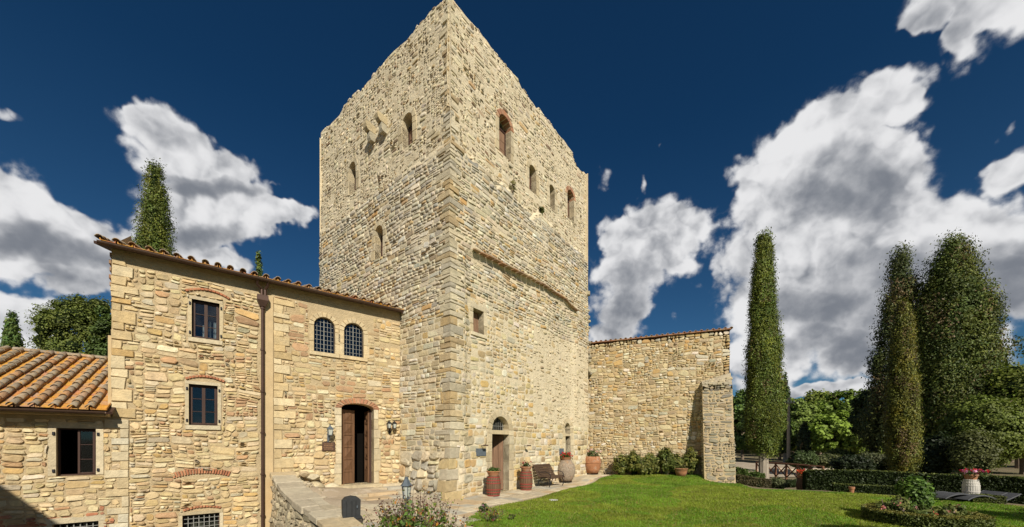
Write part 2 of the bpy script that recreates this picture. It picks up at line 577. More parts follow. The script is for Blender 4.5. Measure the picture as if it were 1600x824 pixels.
M['fence_wood'] = material('fence_wood', (.21, .10, .055), rough=.8, var=.4, vscale=10, bump=.4, stretch=(1, 1, .4))
M['frost'] = material('lantern_glass', (.45, .47, .42), rough=.3, var=.2, bump=0, spec=.6)


def glass_material():
    m = bpy.data.materials.new('window_glass')
    m.use_nodes = True
    t = NT(m.node_tree); m.node_tree.nodes.clear()
    out = t.n('ShaderNodeOutputMaterial')
    gl = t.n('ShaderNodeBsdfGlossy'); gl.inputs['Roughness'].default_value = 0.04
    gl.inputs[0].default_value = (.85, .9, 1, 1)
    tr = t.n('ShaderNodeBsdfTransparent'); tr.inputs[0].default_value = (.7, .75, .78, 1)
    fr = t.n('ShaderNodeFresnel'); fr.inputs[0].default_value = 1.5
    bp = t.n('ShaderNodeBump'); bp.inputs['Strength'].default_value = .06
    t.l(t.noise(t.n('ShaderNodeNewGeometry').outputs['Position'], 3.0, 2), bp.inputs['Height'])
    t.l(bp.outputs[0], gl.inputs['Normal'])
    mx = t.n('ShaderNodeMixShader')
    t.l(t.m('ADD', t.m('MULTIPLY', fr.outputs[0], 1.0), .0, clamp=True), mx.inputs[0])
    t.l(tr.outputs[0], mx.inputs[1]); t.l(gl.outputs[0], mx.inputs[2])
    t.l(mx.outputs[0], out.inputs[0])
    return m


M['glass'] = glass_material()


def ground_material(name, a, b, c, s1, s2, bump=.6, bs=30, fine_var=.35, fine_s=30):
    m = bpy.data.materials.new(name)
    m.use_nodes = True
    t = NT(m.node_tree)
    bs_ = m.node_tree.nodes['Principled BSDF']
    bs_.inputs['Roughness'].default_value = 1.0
    bs_.inputs['Specular IOR Level'].default_value = 0.1
    v = t.n('ShaderNodeNewGeometry').outputs['Position']
    x = t.mix(t.rng(t.noise(v, s1, 5), .42, .6), a, b)
    x = t.mix(t.rng(t.noise(v, s2, 6), .5, .68), x, c)
    x = t.vm('SCALE', x, t.m('ADD', 1.0, t.m('MULTIPLY', t.m('SUBTRACT', t.noise(v, fine_s, 6, .7), .5), fine_var * 3)))
    t.l(x, bs_.inputs['Base Color'])
    bp = t.n('ShaderNodeBump'); bp.inputs['Strength'].default_value = bump; bp.inputs['Distance'].default_value = .02
    t.l(t.noise(v, bs, 5, .7), bp.inputs['Height'])
    t.l(bp.outputs[0], bs_.inputs['Normal'])
    return m


M['lawn'] = ground_material('lawn', (.14, .215, .020), (.20, .235, .028), (.24, .22, .05), .5, 1.7, .8, 60)
M['earth'] = ground_material('earth', (.20, .16, .10), (.14, .13, .07), (.26, .20, .13), .4, 2.0, .8, 30)
M['gravel'] = ground_material('gravel', (.42, .35, .26), (.36, .29, .21), (.48, .41, .32), .6, 3.0, .6, 60, .25, 50)
M['flag'] = material('flagstone', attr=True, var=.28, vscale=5, bump=.6, bscale=18, detail=8, tint2=(.36, .27, .16), t2scale=1.6, t2amt=.5, bdist=.02)

# ------------------------------------------------------------------ walls of stone
class Wall:
    """a vertical wall plane: o = left end on the ground plan, u = along the wall to the right, n = outwards"""
    def __init__(s, o, ud, doff=None):
        s.o = np.array(o, float); s.ud = np.array(ud, float) / np.linalg.norm(ud)
        s.nd = np.array([s.ud[1], -s.ud[0]])
        s.doff = doff
    def map(s, u, z, d=0.0):
        u, z, d = np.broadcast_arrays(np.asarray(u, float), np.asarray(z, float), np.asarray(d, float))
        if s.doff is not None:
            d = d + s.doff(u, z)
        x = s.o[0] + u * s.ud[0] + d * s.nd[0]
        y = s.o[1] + u * s.ud[1] + d * s.nd[1]
        return np.stack([x, y, z], -1)
    def hit(s, px, py):
        r = (px - HX) / FPX
        # o + u*ud = t*(r,1)
        A = np.array([[s.ud[0], -r], [s.ud[1], -1.0]])
        u, t = np.linalg.solve(A, -s.o)
        return u, EYE + (HY - py) / FPX * t


def project(P):
    P = np.asarray(P, float)
    y = np.maximum(P[..., 1], 0.1)
    return HX + P[..., 0] / y * FPX, HY - (P[..., 2] - EYE) / y * FPX


def layout_rows(u0, u1, z0, z1, hr, asp, rng, split=.2, levels=None):
    """coursed masonry"""
    R = []
    z = z0
    while z < z1 - .02:
        h = rng.uniform(*hr)
        if callable(levels): h *= levels(z)
        h = min(h, z1 - z)
        if z1 - z - h < hr[0] * .6: h = z1 - z
        u = u0 - rng.uniform(0, .3)
        while u < u1:
            wd = h * rng.uniform(*asp)
            a, b = max(u, u0), min(u + wd, u1)
            if b - a > .04:
                if rng.random() < split and h > .11:
                    c = z + h * rng.uniform(.38, .62)
                    R.append((a, z, b, c)); R.append((a, c, b, z + h))
                else:
                    R.append((a, z, b, z + h))
            u += wd
        z += h
    return R


def layout_rubble(u0, u1, z0, z1, hr, asp, rng):
    """random rubble: cut the wall again and again"""
    out = []
    st = [(u0, z0, u1, z1, rng.uniform(*hr), rng.uniform(*asp))]
    while st:
        a, b, c, d, th, ta = st.pop()
        wd, ht = c - a, d - b
        tw = th * ta
        if ht > th * 1.45 and (ht / th > wd / tw or wd < tw * 1.5):
            k = b + ht * rng.uniform(.35, .65)
            ns = [(a, b, c, k), (a, k, c, d)]
        elif wd > tw * 1.5:
            k = a + wd * rng.uniform(.35, .65)
            ns = [(a, b, k, d), (k, b, c, d)]
        else:
            out.append((a, b, c, d)); continue
        big = wd > 1.2 or ht > .8
        for q in ns:
            if big or rng.random() < .3:
                st.append((*q, rng.uniform(*hr), rng.uniform(*asp)))
            else:
                st.append((*q, th, ta))
    return out


def clip_rects(R, cuts):
    out = []
    for (a, b, c, d) in R:
        ok = True
        for (p, q, r, s) in cuts:
            if a >= r - 1e-4 or c <= p + 1e-4 or b >= s - 1e-4 or d <= q + 1e-4: continue
            opts = [(a, b, min(c, p), d), (max(a, r), b, c, d), (a, b, c, min(d, q)), (a, max(b, s), c, d)]
            best = max(opts, key=lambda t: max(t[2] - t[0], 0) * max(t[3] - t[1], 0))
            a, b, c, d = best
            if c - a < .035 or d - b < .025:
                ok = False; break
        if ok: out.append((a, b, c, d))
    return out


PAL = {
    'house': ([(.60, .47, .27), (.56, .425, .23), (.63, .515, .32), (.50, .37, .19), (.54, .36, .15), (.42, .30, .16), (.66, .575, .40), (.45, .27, .14), (.48, .41, .28)],
              [.25, .22, .16, .13, .045, .06, .06, .03, .045]),
    'house_red': ([(.50, .38, .20), (.42, .17, .08), (.45, .22, .11), (.60, .51, .34), (.45, .33, .17), (.52, .32, .10), (.60, .54, .40)],
                  [.2, .2, .12, .15, .15, .1, .08]),
    'tower': ([(.56, .475, .32), (.51, .44, .31), (.45, .40, .30), (.60, .52, .37), (.48, .35, .18), (.40, .30, .17), (.52, .33, .13), (.61, .57, .47), (.40, .375, .31)],
              [.22, .2, .12, .18, .09, .05, .04, .06, .04]),
    'upper': ([(.60, .51, .35), (.54, .45, .29), (.44, .35, .22), (.63, .55, .39), (.50, .44, .33), (.48, .34, .17), (.66, .58, .43), (.26, .18, .11)],
              [.24, .16, .08, .24, .07, .05, .12, .04]),
    'lower': ([(.58, .475, .29), (.54, .42, .225), (.62, .54, .38), (.50, .39, .22), (.48, .43, .32), (.52, .36, .15), (.64, .59, .47), (.40, .30, .17)],
              [.22, .18, .16, .13, .1, .07, .09, .05]),
    'garden': ([(.54, .44, .265), (.50, .38, .20), (.59, .50, .33), (.44, .33, .18), (.48, .31, .125), (.38, .28, .16), (.63, .56, .43), (.43, .39, .29)],
               [.22, .2, .14, .13, .1, .08, .08, .05]),
    'buttress': ([(.32, .28, .20), (.38, .33, .235), (.26, .23, .17), (.42, .36, .25), (.31, .235, .145), (.22, .20, .155)],
                 [.22, .22, .18, .16, .12, .1]),
}


def stone_arrays(wall, R, rng, proud=(.012, .035), gap=.010, warp=.035, pal='house', colfn=None, rounding=.22, rough=1.0, seed=3, top=None, drop=0.0, inner=.78, rot=.02):
    """eight sided stones: returns (V (N,25,3), colour (N,3), R array)"""
    R = np.array(R, float)
    if top is not None and len(R):
        R = R[((R[:, 1] + R[:, 3]) / 2) < top((R[:, 0] + R[:, 2]) / 2)]
    if drop: R = R[rng.random(len(R)) > drop]
    N = len(R)
    w_, h_ = R[:, 2] - R[:, 0], R[:, 3] - R[:, 1]
    g = np.minimum(gap * rng.uniform(.5, 1.6, N), np.minimum(w_, h_) * .3)
    a, b, c, d = R[:, 0] + g, R[:, 1] + g, R[:, 2] - g, R[:, 3] - g
    w_, h_ = c - a, d - b
    r = np.minimum(w_, h_)[:, None] * rounding * rng.uniform(.35, 1.5, (N, 8))
    X = np.empty((N, 8)); Z = np.empty((N, 8))
    X[:, 0] = a + r[:, 0]; Z[:, 0] = b
    X[:, 1] = c - r[:, 1]; Z[:, 1] = b
    X[:, 2] = c; Z[:, 2] = b + r[:, 2]
    X[:, 3] = c; Z[:, 3] = d - r[:, 3]
    X[:, 4] = c - r[:, 4]; Z[:, 4] = d
    X[:, 5] = a + r[:, 5]; Z[:, 5] = d
    X[:, 6] = a; Z[:, 6] = d - r[:, 6]
    X[:, 7] = a; Z[:, 7] = b + r[:, 7]
    jit = np.minimum(w_, h_)[:, None] * .055 * rough
    X += rng.uniform(-1, 1, X.shape) * jit; Z += rng.uniform(-1, 1, Z.shape) * jit
    cx, cz = ((a + c) / 2)[:, None], ((b + d) / 2)[:, None]
    ra = rng.normal(0, rot, (N, 1)) * np.minimum(1, 2.2 * h_ / w_)[:, None]
    X, Z = cx + (X - cx) * np.cos(ra) - (Z - cz) * np.sin(ra), cz + (X - cx) * np.sin(ra) + (Z - cz) * np.cos(ra)
    if warp:
        X = X + (fbm(X * 1.1, Z * 1.6, seed, 2) - .5) * 2 * warp
        Z = Z + (fbm(X * 1.3 + 9, Z * 1.3, seed + 5, 2) - .5) * 2 * warp
    pr = rng.uniform(proud[0], proud[1], N)[:, None]
    tx = rng.uniform(-.5, .5, (N, 1)) * pr * 1.2
    tz = rng.uniform(-.6, .3, (N, 1)) * pr * 1.2
    def tilt(x, z):
        return tx * (x - cx) / (w_[:, None] / 2 + .01) + tz * (z - cz) / (h_[:, None] / 2 + .01)
    V = np.empty((N, 25, 3))
    V[:, 0:8] = wall.map(X, Z, -.03)
    k = np.minimum(.012, np.minimum(w_, h_) * .12)[:, None]
    sx, sz = np.maximum(1 - k / (w_[:, None] / 2), .5), np.maximum(1 - k / (h_[:, None] / 2), .5)
    X1, Z1 = cx + (X - cx) * sx, cz + (Z - cz) * sz
    V[:, 8:16] = wall.map(X1, Z1, pr * .62 + tilt(X1, Z1) + rng.uniform(-.1, .1, (N, 8)) * pr * rough)
    X2, Z2 = cx + (X - cx) * (inner + rng.uniform(-.1, .1, (N, 8))), cz + (Z - cz) * (inner - .08 + rng.uniform(-.12, .12, (N, 8)))
    V[:, 16:24] = wall.map(X2, Z2, pr + tilt(X2, Z2) + rng.uniform(-.15, .15, (N, 8)) * pr * rough)
    V[:, 24:25] = wall.map(cx, cz, pr * 1.05)
    cols, pw = PAL[pal]
    cols = np.array(cols); pw = np.array(pw) / np.sum(pw)
    ci = rng.choice(len(cols), N, p=pw)
    C = cols[ci] * rng.uniform(.82, 1.14, (N, 1)) * (1 + rng.uniform(-.04, .04, (N, 3)))
    if colfn is not None:
        C = colfn(C, cx[:, 0], cz[:, 0], rng)
    return V, C, R


_T = []
for k in range(8):
    _T.append((k, (k + 1) % 8, 8 + (k + 1) % 8, 8 + k))
    _T.append((8 + k, 8 + (k + 1) % 8, 16 + (k + 1) % 8, 16 + k))
_T3 = [(16 + k, 16 + (k + 1) % 8, 24) for k in range(8)]
STONE_F = _T + _T3


def join_stones(name, V, C, mat, parent, **tags):
    N = len(V)
    if not N: return None
    vv = V.reshape(-1, 3)
    off = (np.arange(N) * 25)[:, None, None]
    Q = (np.array(_T)[None] + off).reshape(-1, 4)
    T3 = (np.array(_T3)[None] + off).reshape(-1, 3)
    c = (vv.min(0) + vv.max(0)) / 2
    me = bpy.data.meshes.new(name)
    me.vertices.add(len(vv)); me.vertices.foreach_set('co', (vv - c).astype(np.float32).ravel())
    li = np.concatenate([Q.ravel(), T3.ravel()]).astype(np.int32)
    me.loops.add(len(li)); me.loops.foreach_set('vertex_index', li)
    tot = np.concatenate([np.full(len(Q), 4), np.full(len(T3), 3)]).astype(np.int32)
    me.polygons.add(len(tot))
    me.polygons.foreach_set('loop_start', np.concatenate([[0], np.cumsum(tot)[:-1]]).astype(np.int32))
    me.polygons.foreach_set('loop_total', tot)
    me.update(calc_edges=True)
    at = me.color_attributes.new('col', 'FLOAT_COLOR', 'POINT')
    cc = np.ones((len(vv), 4), np.float32); cc[:, :3] = np.repeat(C, 25, 0)
    at.data.foreach_set('color', cc.ravel())
    me.materials.append(mat)
    o = bpy.data.objects.new(name, me); COL.objects.link(o)
    o.parent = parent; o.location = Vector(c) - WP[parent.name]
    WP[o.name] = Vector(c)
    o['kind'] = 'stuff'
    return o


def place_stones(thing, batches, maxn=290, part='stone', stuff='small_stones'):
    V = np.concatenate([b[0] for b in batches]); C = np.concatenate([b[1] for b in batches])
    x, y = project(V[:, 8:16])
    nx = np.roll(x, -1, 1); ny = np.roll(y, -1, 1)
    area = np.abs((x * ny - nx * y).sum(1)) / 2
    vis = (x.mean(1) > 0) & (x.mean(1) < 1600) & (y.mean(1) > 0) & (y.mean(1) < 824)
    area = np.where(vis, area, 0)
    order = np.argsort(-area)
    big = order[:maxn]
    for i in big:
        obj(part, V[i], STONE_F, M['stone'], thing, np.repeat(C[i:i + 1], 25, 0))
    join_stones(stuff, V[order[maxn:]], C[order[maxn:]], M['stone'], thing)
    print(thing.name, 'stones', len(V))


def sheet(name, wall, parent, mat, u0, u1, z0, z1, holes=(), step=.25, top=None, dj=.008, d=0.0):
    """the mortar face behind the stones, with real openings"""
    us = set(np.round(np.linspace(u0, u1, max(2, int((u1 - u0) / step) + 1)), 4)); zs = set(np.round(np.linspace(z0, z1, max(2, int((z1 - z0) / step) + 1)), 4))
    for (a, b, c, e) in holes:
        us |= {round(a, 4), round(c, 4)}; zs |= {round(b, 4), round(e, 4)}
    us = np.array(sorted(u for u in us if u0 - 1e-6 <= u <= u1 + 1e-6)); zs = np.array(sorted(z for z in zs if z0 - 1e-6 <= z <= z1 + 1e-6))
    U, Z = np.meshgrid(us, zs, indexing='ij')
    if top is not None:
        Z = np.minimum(Z, top(U))
    P = wall.map(U, Z, d + (vnoise(U * 3, Z * 3, 5) - .5) * 2 * dj)
    nz = len(zs)
    F = []
    for i in range(len(us) - 1):
        for j in range(nz - 1):
            cu, cz = (us[i] + us[i + 1]) / 2, (zs[j] + zs[j + 1]) / 2
            if any(a < cu < c and b < cz < e for (a, b, c, e) in holes): continue
            if top is not None and Z[i, j] >= Z[i, j + 1] - 1e-5 and Z[i + 1, j] >= Z[i + 1, j + 1] - 1e-5: continue
            F.append((i * nz + j, (i + 1) * nz + j, (i + 1) * nz + j + 1, i * nz + j + 1))
    return obj(name, P.reshape(-1, 3), F, mat, parent)


def slab(mb, wall, poly, d0, d1, bev=.01, col=None, jit=0.0):
    """a prism on the wall: outline poly [(u,z)...] (anticlockwise seen from outside), from depth d0 to d1, bevelled"""
    P = np.array(poly, float)
    n = len(P)
    c = P.mean(0)
    if jit: P = P + RNG.uniform(-jit, jit, P.shape)
    L = np.linalg.norm(P - c, axis=1).min()
    q = c + (P - c) * (1 - min(bev / max(L, .01), .4))
    V = np.concatenate([wall.map(P[:, 0], P[:, 1], d0), wall.map(P[:, 0], P[:, 1], d1 - bev), wall.map(q[:, 0], q[:, 1], d1)])
    F = []
    for k in range(n):
        j = (k + 1) % n
        F.append((k, j, n + j, n + k)); F.append((n + k, n + j, 2 * n + j, 2 * n + k))
    F.append(tuple(2 * n + k for k in range(n)))
    F.append(tuple(k for k in range(n))[::-1])
    mb.add(V, F, col)
    return mb


def rect(a, b, c, d):
    return [(a, b), (c, b), (c, d), (a, d)]


DRESS = [(.55, .465, .315), (.51, .425, .275), (.57, .49, .34), (.49, .40, .25), (.53, .44, .29)]
BRICK = [(.40, .19, .10), (.44, .24, .14), (.35, .17, .10), (.48, .30, .18)]


def dress(base=DRESS, k=1.0):
    c = np.array(base[RNG.integers(len(base))]) * RNG.uniform(.88, 1.1) * k
    return c


def opening(wall, thing, name, u0, u1, z0, z1, rise=0.0, depth=.28, t=.16, style='block', sill=True, arch='voussoir', jambs=True,
            dcol=DRESS, archcol=None, back='black', lintel=True, label=None, jd=.025, nv=None):
    """an opening lined with dressed stones; returns (part, info)"""
    uc, hw = (u0 + u1) / 2, (u1 - u0) / 2
    zs = z1 - rise
    A = [(uc + hw * math.cos(a), zs + rise * math.sin(a)) for a in np.linspace(0, PI, 13)] if rise else [(u1, z1), (u0, z1)]
    outline = [(u0, z0), (u1, z0)] + A                                   # anticlockwise from outside
    n = len(outline)
    O = np.array(outline)
    mb = MB()
    V = np.concatenate([wall.map(O[:, 0], O[:, 1], .004), wall.map(O[:, 0], O[:, 1], -depth)])
    F = [(k, n + k, n + (k + 1) % n, (k + 1) % n) for k in range(n)]
    mb.add(V, F)
    if rise:                                                             # fill between the arch and the square corner
        B = [(u1, z1 + .001)] + [(uc, z1 + .001)] + [(u0, z1 + .001)]
        AA = np.array(A)
        h = len(AA) // 2
        for side, idx, cor in ((0, list(range(0, h + 1)), (u1, z1 + .002)), (1, list(range(h, len(AA))), (u0, z1 + .002))):
            pts = [cor] + [tuple(AA[i]) for i in idx]
            pp = np.array(pts)
            mb.add(wall.map(pp[:, 0], pp[:, 1], .003), [tuple([0, k + 1, k + 2]) for k in range(len(idx) - 1)])
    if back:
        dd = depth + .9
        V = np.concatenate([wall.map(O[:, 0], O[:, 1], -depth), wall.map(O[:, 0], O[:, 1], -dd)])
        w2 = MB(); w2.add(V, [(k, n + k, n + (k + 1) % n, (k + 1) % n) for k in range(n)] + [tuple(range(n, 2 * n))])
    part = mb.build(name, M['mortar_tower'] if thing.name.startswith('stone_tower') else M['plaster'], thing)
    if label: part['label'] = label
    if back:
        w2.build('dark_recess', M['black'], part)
    if jambs:
        for sgn, uu in ((-1, u0), (1, u1)):
            z = z0
            k = 0
            while z < zs - .03:
                h = RNG.uniform(.26, .42) if style == 'block' else 10
                h = min(h, zs - z)
                if zs - z - h < .12: h = zs - z
                tt = t * (RNG.uniform(.8, 1.35) if style == 'block' else 1)
                a, b = (uu - tt, uu) if sgn < 0 else (uu, uu + tt)
                g = .004
                m_ = MB(); slab(m_, wall, rect(a, z + g, b, z + h - g), -depth * .9, jd, .010, dress(dcol))
                m_.build('jamb_stone', M['stone'], part, usecol=True)
                z += h; k += 1
    if rise and arch:
        ac = archcol or dcol
        per = PI * (hw + rise) / 2
        nn = nv or max(5, int(per / .16) | 1)
        ang = np.linspace(0, PI, nn + 1)
        for k in range(nn):
            a0, a1 = ang[k] + .02, ang[k + 1] - .02
            P = [(uc + hw * math.cos(a0), zs + rise * math.sin(a0)), (uc + (hw + t) * math.cos(a0), zs + (rise + t) * math.sin(a0)),
                 (uc + (hw + t) * math.cos(a1), zs + (rise + t) * math.sin(a1)), (uc + hw * math.cos(a1), zs + rise * math.sin(a1))]
            m_ = MB(); slab(m_, wall, P, -depth * .9, jd + RNG.uniform(-.004, .006), .008, dress(ac))
            m_.build('voussoir', M['stone'], part, usecol=True)
    elif lintel and not rise:
        m_ = MB(); slab(m_, wall, rect(u0 - t, z1, u1 + t, z1 + t * 1.1), -depth * .9, jd, .012, dress(dcol)); m_.build('lintel', M['stone'], part, usecol=True)
    if sill:
        m_ = MB(); slab(m_, wall, rect(u0 - t * .9, z0 - .11, u1 + t * .9, z0), -depth * .9, jd + .03, .012, dress(dcol)); m_.build('sill', M['stone'], part, usecol=True)
    cuts = [(u0 - t * .95, z0 - (.10 if sill else 0), u1 + t * .95, zs + (0 if rise else t))]
    if rise:
        for f in (0, .35, .65, .85):
            zz = zs + (rise + t * .9) * f
            wd = (hw + t * .9) * math.sqrt(max(1 - f * f, 0.02))
            cuts.append((uc - wd, zs, uc + wd, zz + (rise + t * .9) * .22))
    return part, (u0, z0, u1, z1), cuts, A


def bar(mb, wall, u0, z0, u1, z1, wdt, d0, d1, col=None):
    """a straight bar on the wall between two points"""
    a = np.array([u0, z0]); b = np.array([u1, z1]); d = (b - a) / np.linalg.norm(b - a); nn = np.array([-d[1], d[0]]) * wdt / 2
    P = [a - nn, b - nn, b + nn, a + nn]
    return slab(mb, wall, [tuple(p) for p in P], d0, d1, min(.006, wdt * .25), col)


def arch_panel(mb, wall, u0, u1, z0, z1, rise, d0, d1, n=10):
    uc, hw = (u0 + u1) / 2, (u1 - u0) / 2
    P = [(u0, z0), (u1, z0)] + ([(uc + hw * math.cos(a), z1 - rise + rise * math.sin(a)) for a in np.linspace(0, PI, n)] if rise else [(u1, z1), (u0, z1)])
    return slab(mb, wall, P, d0, d1, .004)


# ---- ground plan, worked out from the photograph's two vanishing points
UR = np.array([450, 578.]); UR /= np.linalg.norm(UR)          # tower, right face
UL = np.array([742, -578.]); UL /= np.linalg.norm(UL)         # tower, left face (towards its right end)
UH = np.array([750, 578.]); UH /= np.linalg.norm(UH)          # house front
CR = np.array([(703 - HX) / FPX * 11.2, 11.2])                # the tower's near corner
TLW, TRW = 8.4, 9.25
BAND = 10.95


def d_left(u, z):
    b = BAND + .10 * (fbm(u * 1.2, 0 * u, 21) - .5) * 4
    return (fbm(u * .55, z * .6, 23) - .5) * .12 - .07 * sstep(z, b - .03, b + .03) + .16 * (1 - sstep(z, .2, 1.6)) * sstep(u, 5.9, 7)


def d_right(u, z):
    b = BAND + .35 * (fbm(u * 1.4, 0 * u, 22) - .5) * 3 + .75 * (1 - sstep(u, .25, .8))
    lz = ledge_z(u)
    return (fbm(u * .55, z * .6, 24) - .5) * .12 - .15 * sstep(z, b - .03, b + .03) - .10 * (1 - sstep(z, lz - .12, lz - .02)) * sstep(u, .55, .9) * (1 - sstep(u, 7.6, 8.1))


W_TL = Wall(CR - UL * TLW, UL)
W_TR = Wall(CR, UR)
LEDGE = [W_TR.hit(*p) for p in ((738, 390), (800, 421), (850, 447), (880, 467), (900, 487))]


def ledge_z(u):
    return np.interp(u, [p[0] for p in LEDGE], [p[1] for p in LEDGE])


W_TL.doff, W_TR.doff = d_left, d_right
JU = 5.9                                                      # where the house meets the tower's left face
J = CR - UL * (TLW - JU)
HL = 6.84
W_H = Wall(J - UH * HL, UH)
GW0 = np.array([4.11, 19.0]); UG = np.array([.93, -.37]); UG /= np.linalg.norm(UG)
W_G = Wall(GW0, UG)

# ------------------------------------------------------------------ the tower
tower = empty('stone_tower', (CR[0], CR[1], 0), 'tall square stone tower with a ragged top and small arched windows', 'tower')
holesL, cutsL, holesR, cutsR = [], [], [], []


def from_px(wall, xl, xr, top, bot):
    return wall.hit(xl, top[1])[0], wall.hit(xr, top[1])[0], wall.hit(*bot)[1], wall.hit(*top)[1]


def shutter_window(wall, thing, q, label, rise_f=.5, archcol=None, depth=.30, t=.17, split=True, nm='window'):
    u0, u1, z0, z1 = q
    rise = (u1 - u0) * rise_f
    part, hole, cuts, A = opening(wall, thing, nm, u0, u1, z0, z1, rise, depth, t, archcol=archcol, sill=False, label=label)
    part['label'] = label
    d = -depth + .06
    m_ = MB()
    for uu in (u0 + .03, u1 - .03): bar(m_, wall, uu, z0, uu, z1 - rise * .6, .06, d - .04, d)
    bar(m_, wall, u0, z0 + .03, u1, z0 + .03, .06, d - .04, d + .001)
    bar(m_, wall, u0, z1 - rise, u1, z1 - rise, .06, d - .04, d + .002)
    m_.build('frame', M['wood_dark'], part)
    uc = (u0 + u1) / 2
    for (a, b) in (((u0 + .05, uc - .006), (uc + .006, u1 - .05)) if split else ((u0 + .05, u1 - .05),)):
        s_ = MB()
        slab(s_, wall, rect(a, z0 + .05, b, z1 - rise - .03), d - .05, d - .02, .008)
        zz = z0 + .15
        while zz < z1 - rise - .1:
            bar(s_, wall, a, zz, b, zz, .035, d - .03, d - .008); zz += .32
        s_.build('shutter', M['wood_grey'], part)
    p_ = MB(); arch_panel(p_, wall, u0 + .01, u1 - .01, z1 - rise, z1 - .01, rise - .01, d - .06, d - .045)
    p_.build('pane', M['glass'], part)
    return hole, cuts


for xl, xr, tp, bt, lab in ((627, 643, (636, 175.5), (643, 221), 'upper arched window beside the twin stone brackets'),
                            (543, 554, (550, 251.6), (553.5, 296), 'narrow arched window near the tower\'s left edge'),
                            (586, 599, (593, 353), (599, 400), 'arched window low in the tower\'s left face, above the house roof')):
    u0, u1, z0, z1 = from_px(W_TL, xl, xr, tp, bt)
    h, c = shutter_window(W_TL, tower, (u0, u1, z0, z1), lab, .5)
    holesL.append(h); cutsL += c
for i, (xl, xr, tp, bt, lab, ac) in enumerate(((785, 803.5, (792.8, 177), (785, 232), 'largest upper arched window with a red brick arch', BRICK),
                                 (831.6, 842.5, (835, 254), (832, 293), 'first small arched window right of the largest one', None),
                                 (862.7, 871, (865.3, 285.5), (863, 322), 'small arched window between two others', None),
                                 (891, 901, (894.5, 294), (891, 337), 'arched window near the tower\'s right edge with a brick arch', BRICK))):
    u0, u1, z0, z1 = from_px(W_TR, xl, xr, tp, bt)
    h, c = shutter_window(W_TR, tower, (u0, u1, z0, z1), lab, .5 if i else .42, ac)
    holesR.append(h); cutsR += c
# small square loophole by the right edge, square window above the door
u0, u1, z0, z1 = from_px(W_TR, 910.5, 913, (911, 334), (911, 342))
p_, h, c, A = opening(W_TR, tower, 'loophole', u0, u1, z0, z1, 0, .3, .08, jambs=False, sill=False, lintel=False)
holesR.append(h); cutsR += c
u0, u1, z0, z1 = from_px(W_TR, 902.5, 905.5, (903, 460), (903, 468))
p_, h, c, A = opening(W_TR, tower, 'loophole', u0, u1, z0, z1, 0, .3, .08, jambs=False, sill=False, lintel=False)
holesR.append(h); cutsR += c
u0, u1, z0, z1 = from_px(W_TR, 742, 758.5, (742, 480), (742, 518))
p_, h, c, A = opening(W_TR, tower, 'window', u0, u1, z0, z1, 0, .32, .14, label='small square window above the tower door')
holesR.append(h); cutsR += c
for k in range(4):
    a = u0 + (u1 - u0) * k / 4; b = u0 + (u1 - u0) * (k + 1) / 4
    m_ = MB(); slab(m_, W_TR, rect(a + .004, z0, b - .004, z1), -.28, -.24, .005); m_.build('board', M['wood_grey'], p_)


def tower_door(xl, xr, apex, zt_px, botz, open_in, label, n_name='door'):
    u0, u1 = W_TR.hit(xl, 700)[0], W_TR.hit(xr, 700)[0]
    z1 = W_TR.hit(*apex)[1]
    za, zb = W_TR.hit(xl, zt_px[1])[1], W_TR.hit(xl, zt_px[0])[1]
    rise = min((u1 - u0) * .52, z1 - zb - .02)
    part, hole, cuts, A = opening(W_TR, tower, n_name, u0, u1, botz, z1, rise, .30, .24, sill=False, label=label, nv=9, back='black')
    m_ = MB(); slab(m_, W_TR, rect(u0 - .01, za, u1 + .01, zb), -.28, .02, .01, dress()); m_.build('transom', M['stone'], part, usecol=True)
    m_ = MB()
    n = max(3, int((u1 - u0) / .11))
    for k in range(1, n):
        uu = u0 + (u1 - u0) * k / n
        hh = rise * math.sqrt(max(0, 1 - ((uu - (u0 + u1) / 2) / ((u1 - u0) / 2)) ** 2))
        bar(m_, W_TR, uu, zb, uu, z1 - rise + hh, .014, -.22, -.205)
    bar(m_, W_TR, u0, zb + .16, u1, zb + .16, .014, -.225, -.203)
    m_.build('grille', M['lead'], part)
    p2 = MB(); arch_panel(p2, W_TR, u0 + .01, u1 - .01, zb + .01, z1 - .01, rise - .01, -.27, -.26); p2.build('pane', M['glass'], part)
    m_ = MB(); slab(m_, W_TR, rect(u0 - .15, botz - .10, u1 + .15, botz), -.28, .12, .012, dress()); m_.build('threshold', M['stone'], part, usecol=True)
    return part, hole, cuts, (u0, u1, botz, za)


dr, h, c, (u0, u1, zb0, zt0) = tower_door(772, 798.8, (783.4, 650.3), (671.8, 678.2), 0.02, True, 'arched stone doorway with a plank door standing open inwards')
holesR.append(h); cutsR += c
# the leaf, hinged at the right jamb and swung inwards
hx = W_TR.map(np.array([u1]), np.array([0.]), -.26)[0]
inn = np.array([-W_TR.nd[0], -W_TR.nd[1], 0]); lw = u1 - u0
ang = math.radians(62)
dl = -np.array([UR[0], UR[1], 0]) * math.cos(ang) + inn * math.sin(ang)
tn = np.cross(dl, (0, 0, 1))
leafm = MB(); R3 = np.stack([dl, tn, (0, 0, 1)], 1)
leafm.box(hx + dl * lw / 2 + np.array([0, 0, (zb0 + zt0) / 2]), (lw, .04, zt0 - zb0 - .02), R3)
leaf = leafm.build('leaf', M['wood_dark'], dr)
for k in range(5):
    pm = MB(); pm.box(hx + dl * lw * (k + .5) / 5 - tn * .03 + np.array([0, 0, (zb0 + zt0) / 2]), (lw / 5 - .012, .03, zt0 - zb0 - .04), R3, bev=.006)
    pm.build('plank', M['wood_grey'], dr)

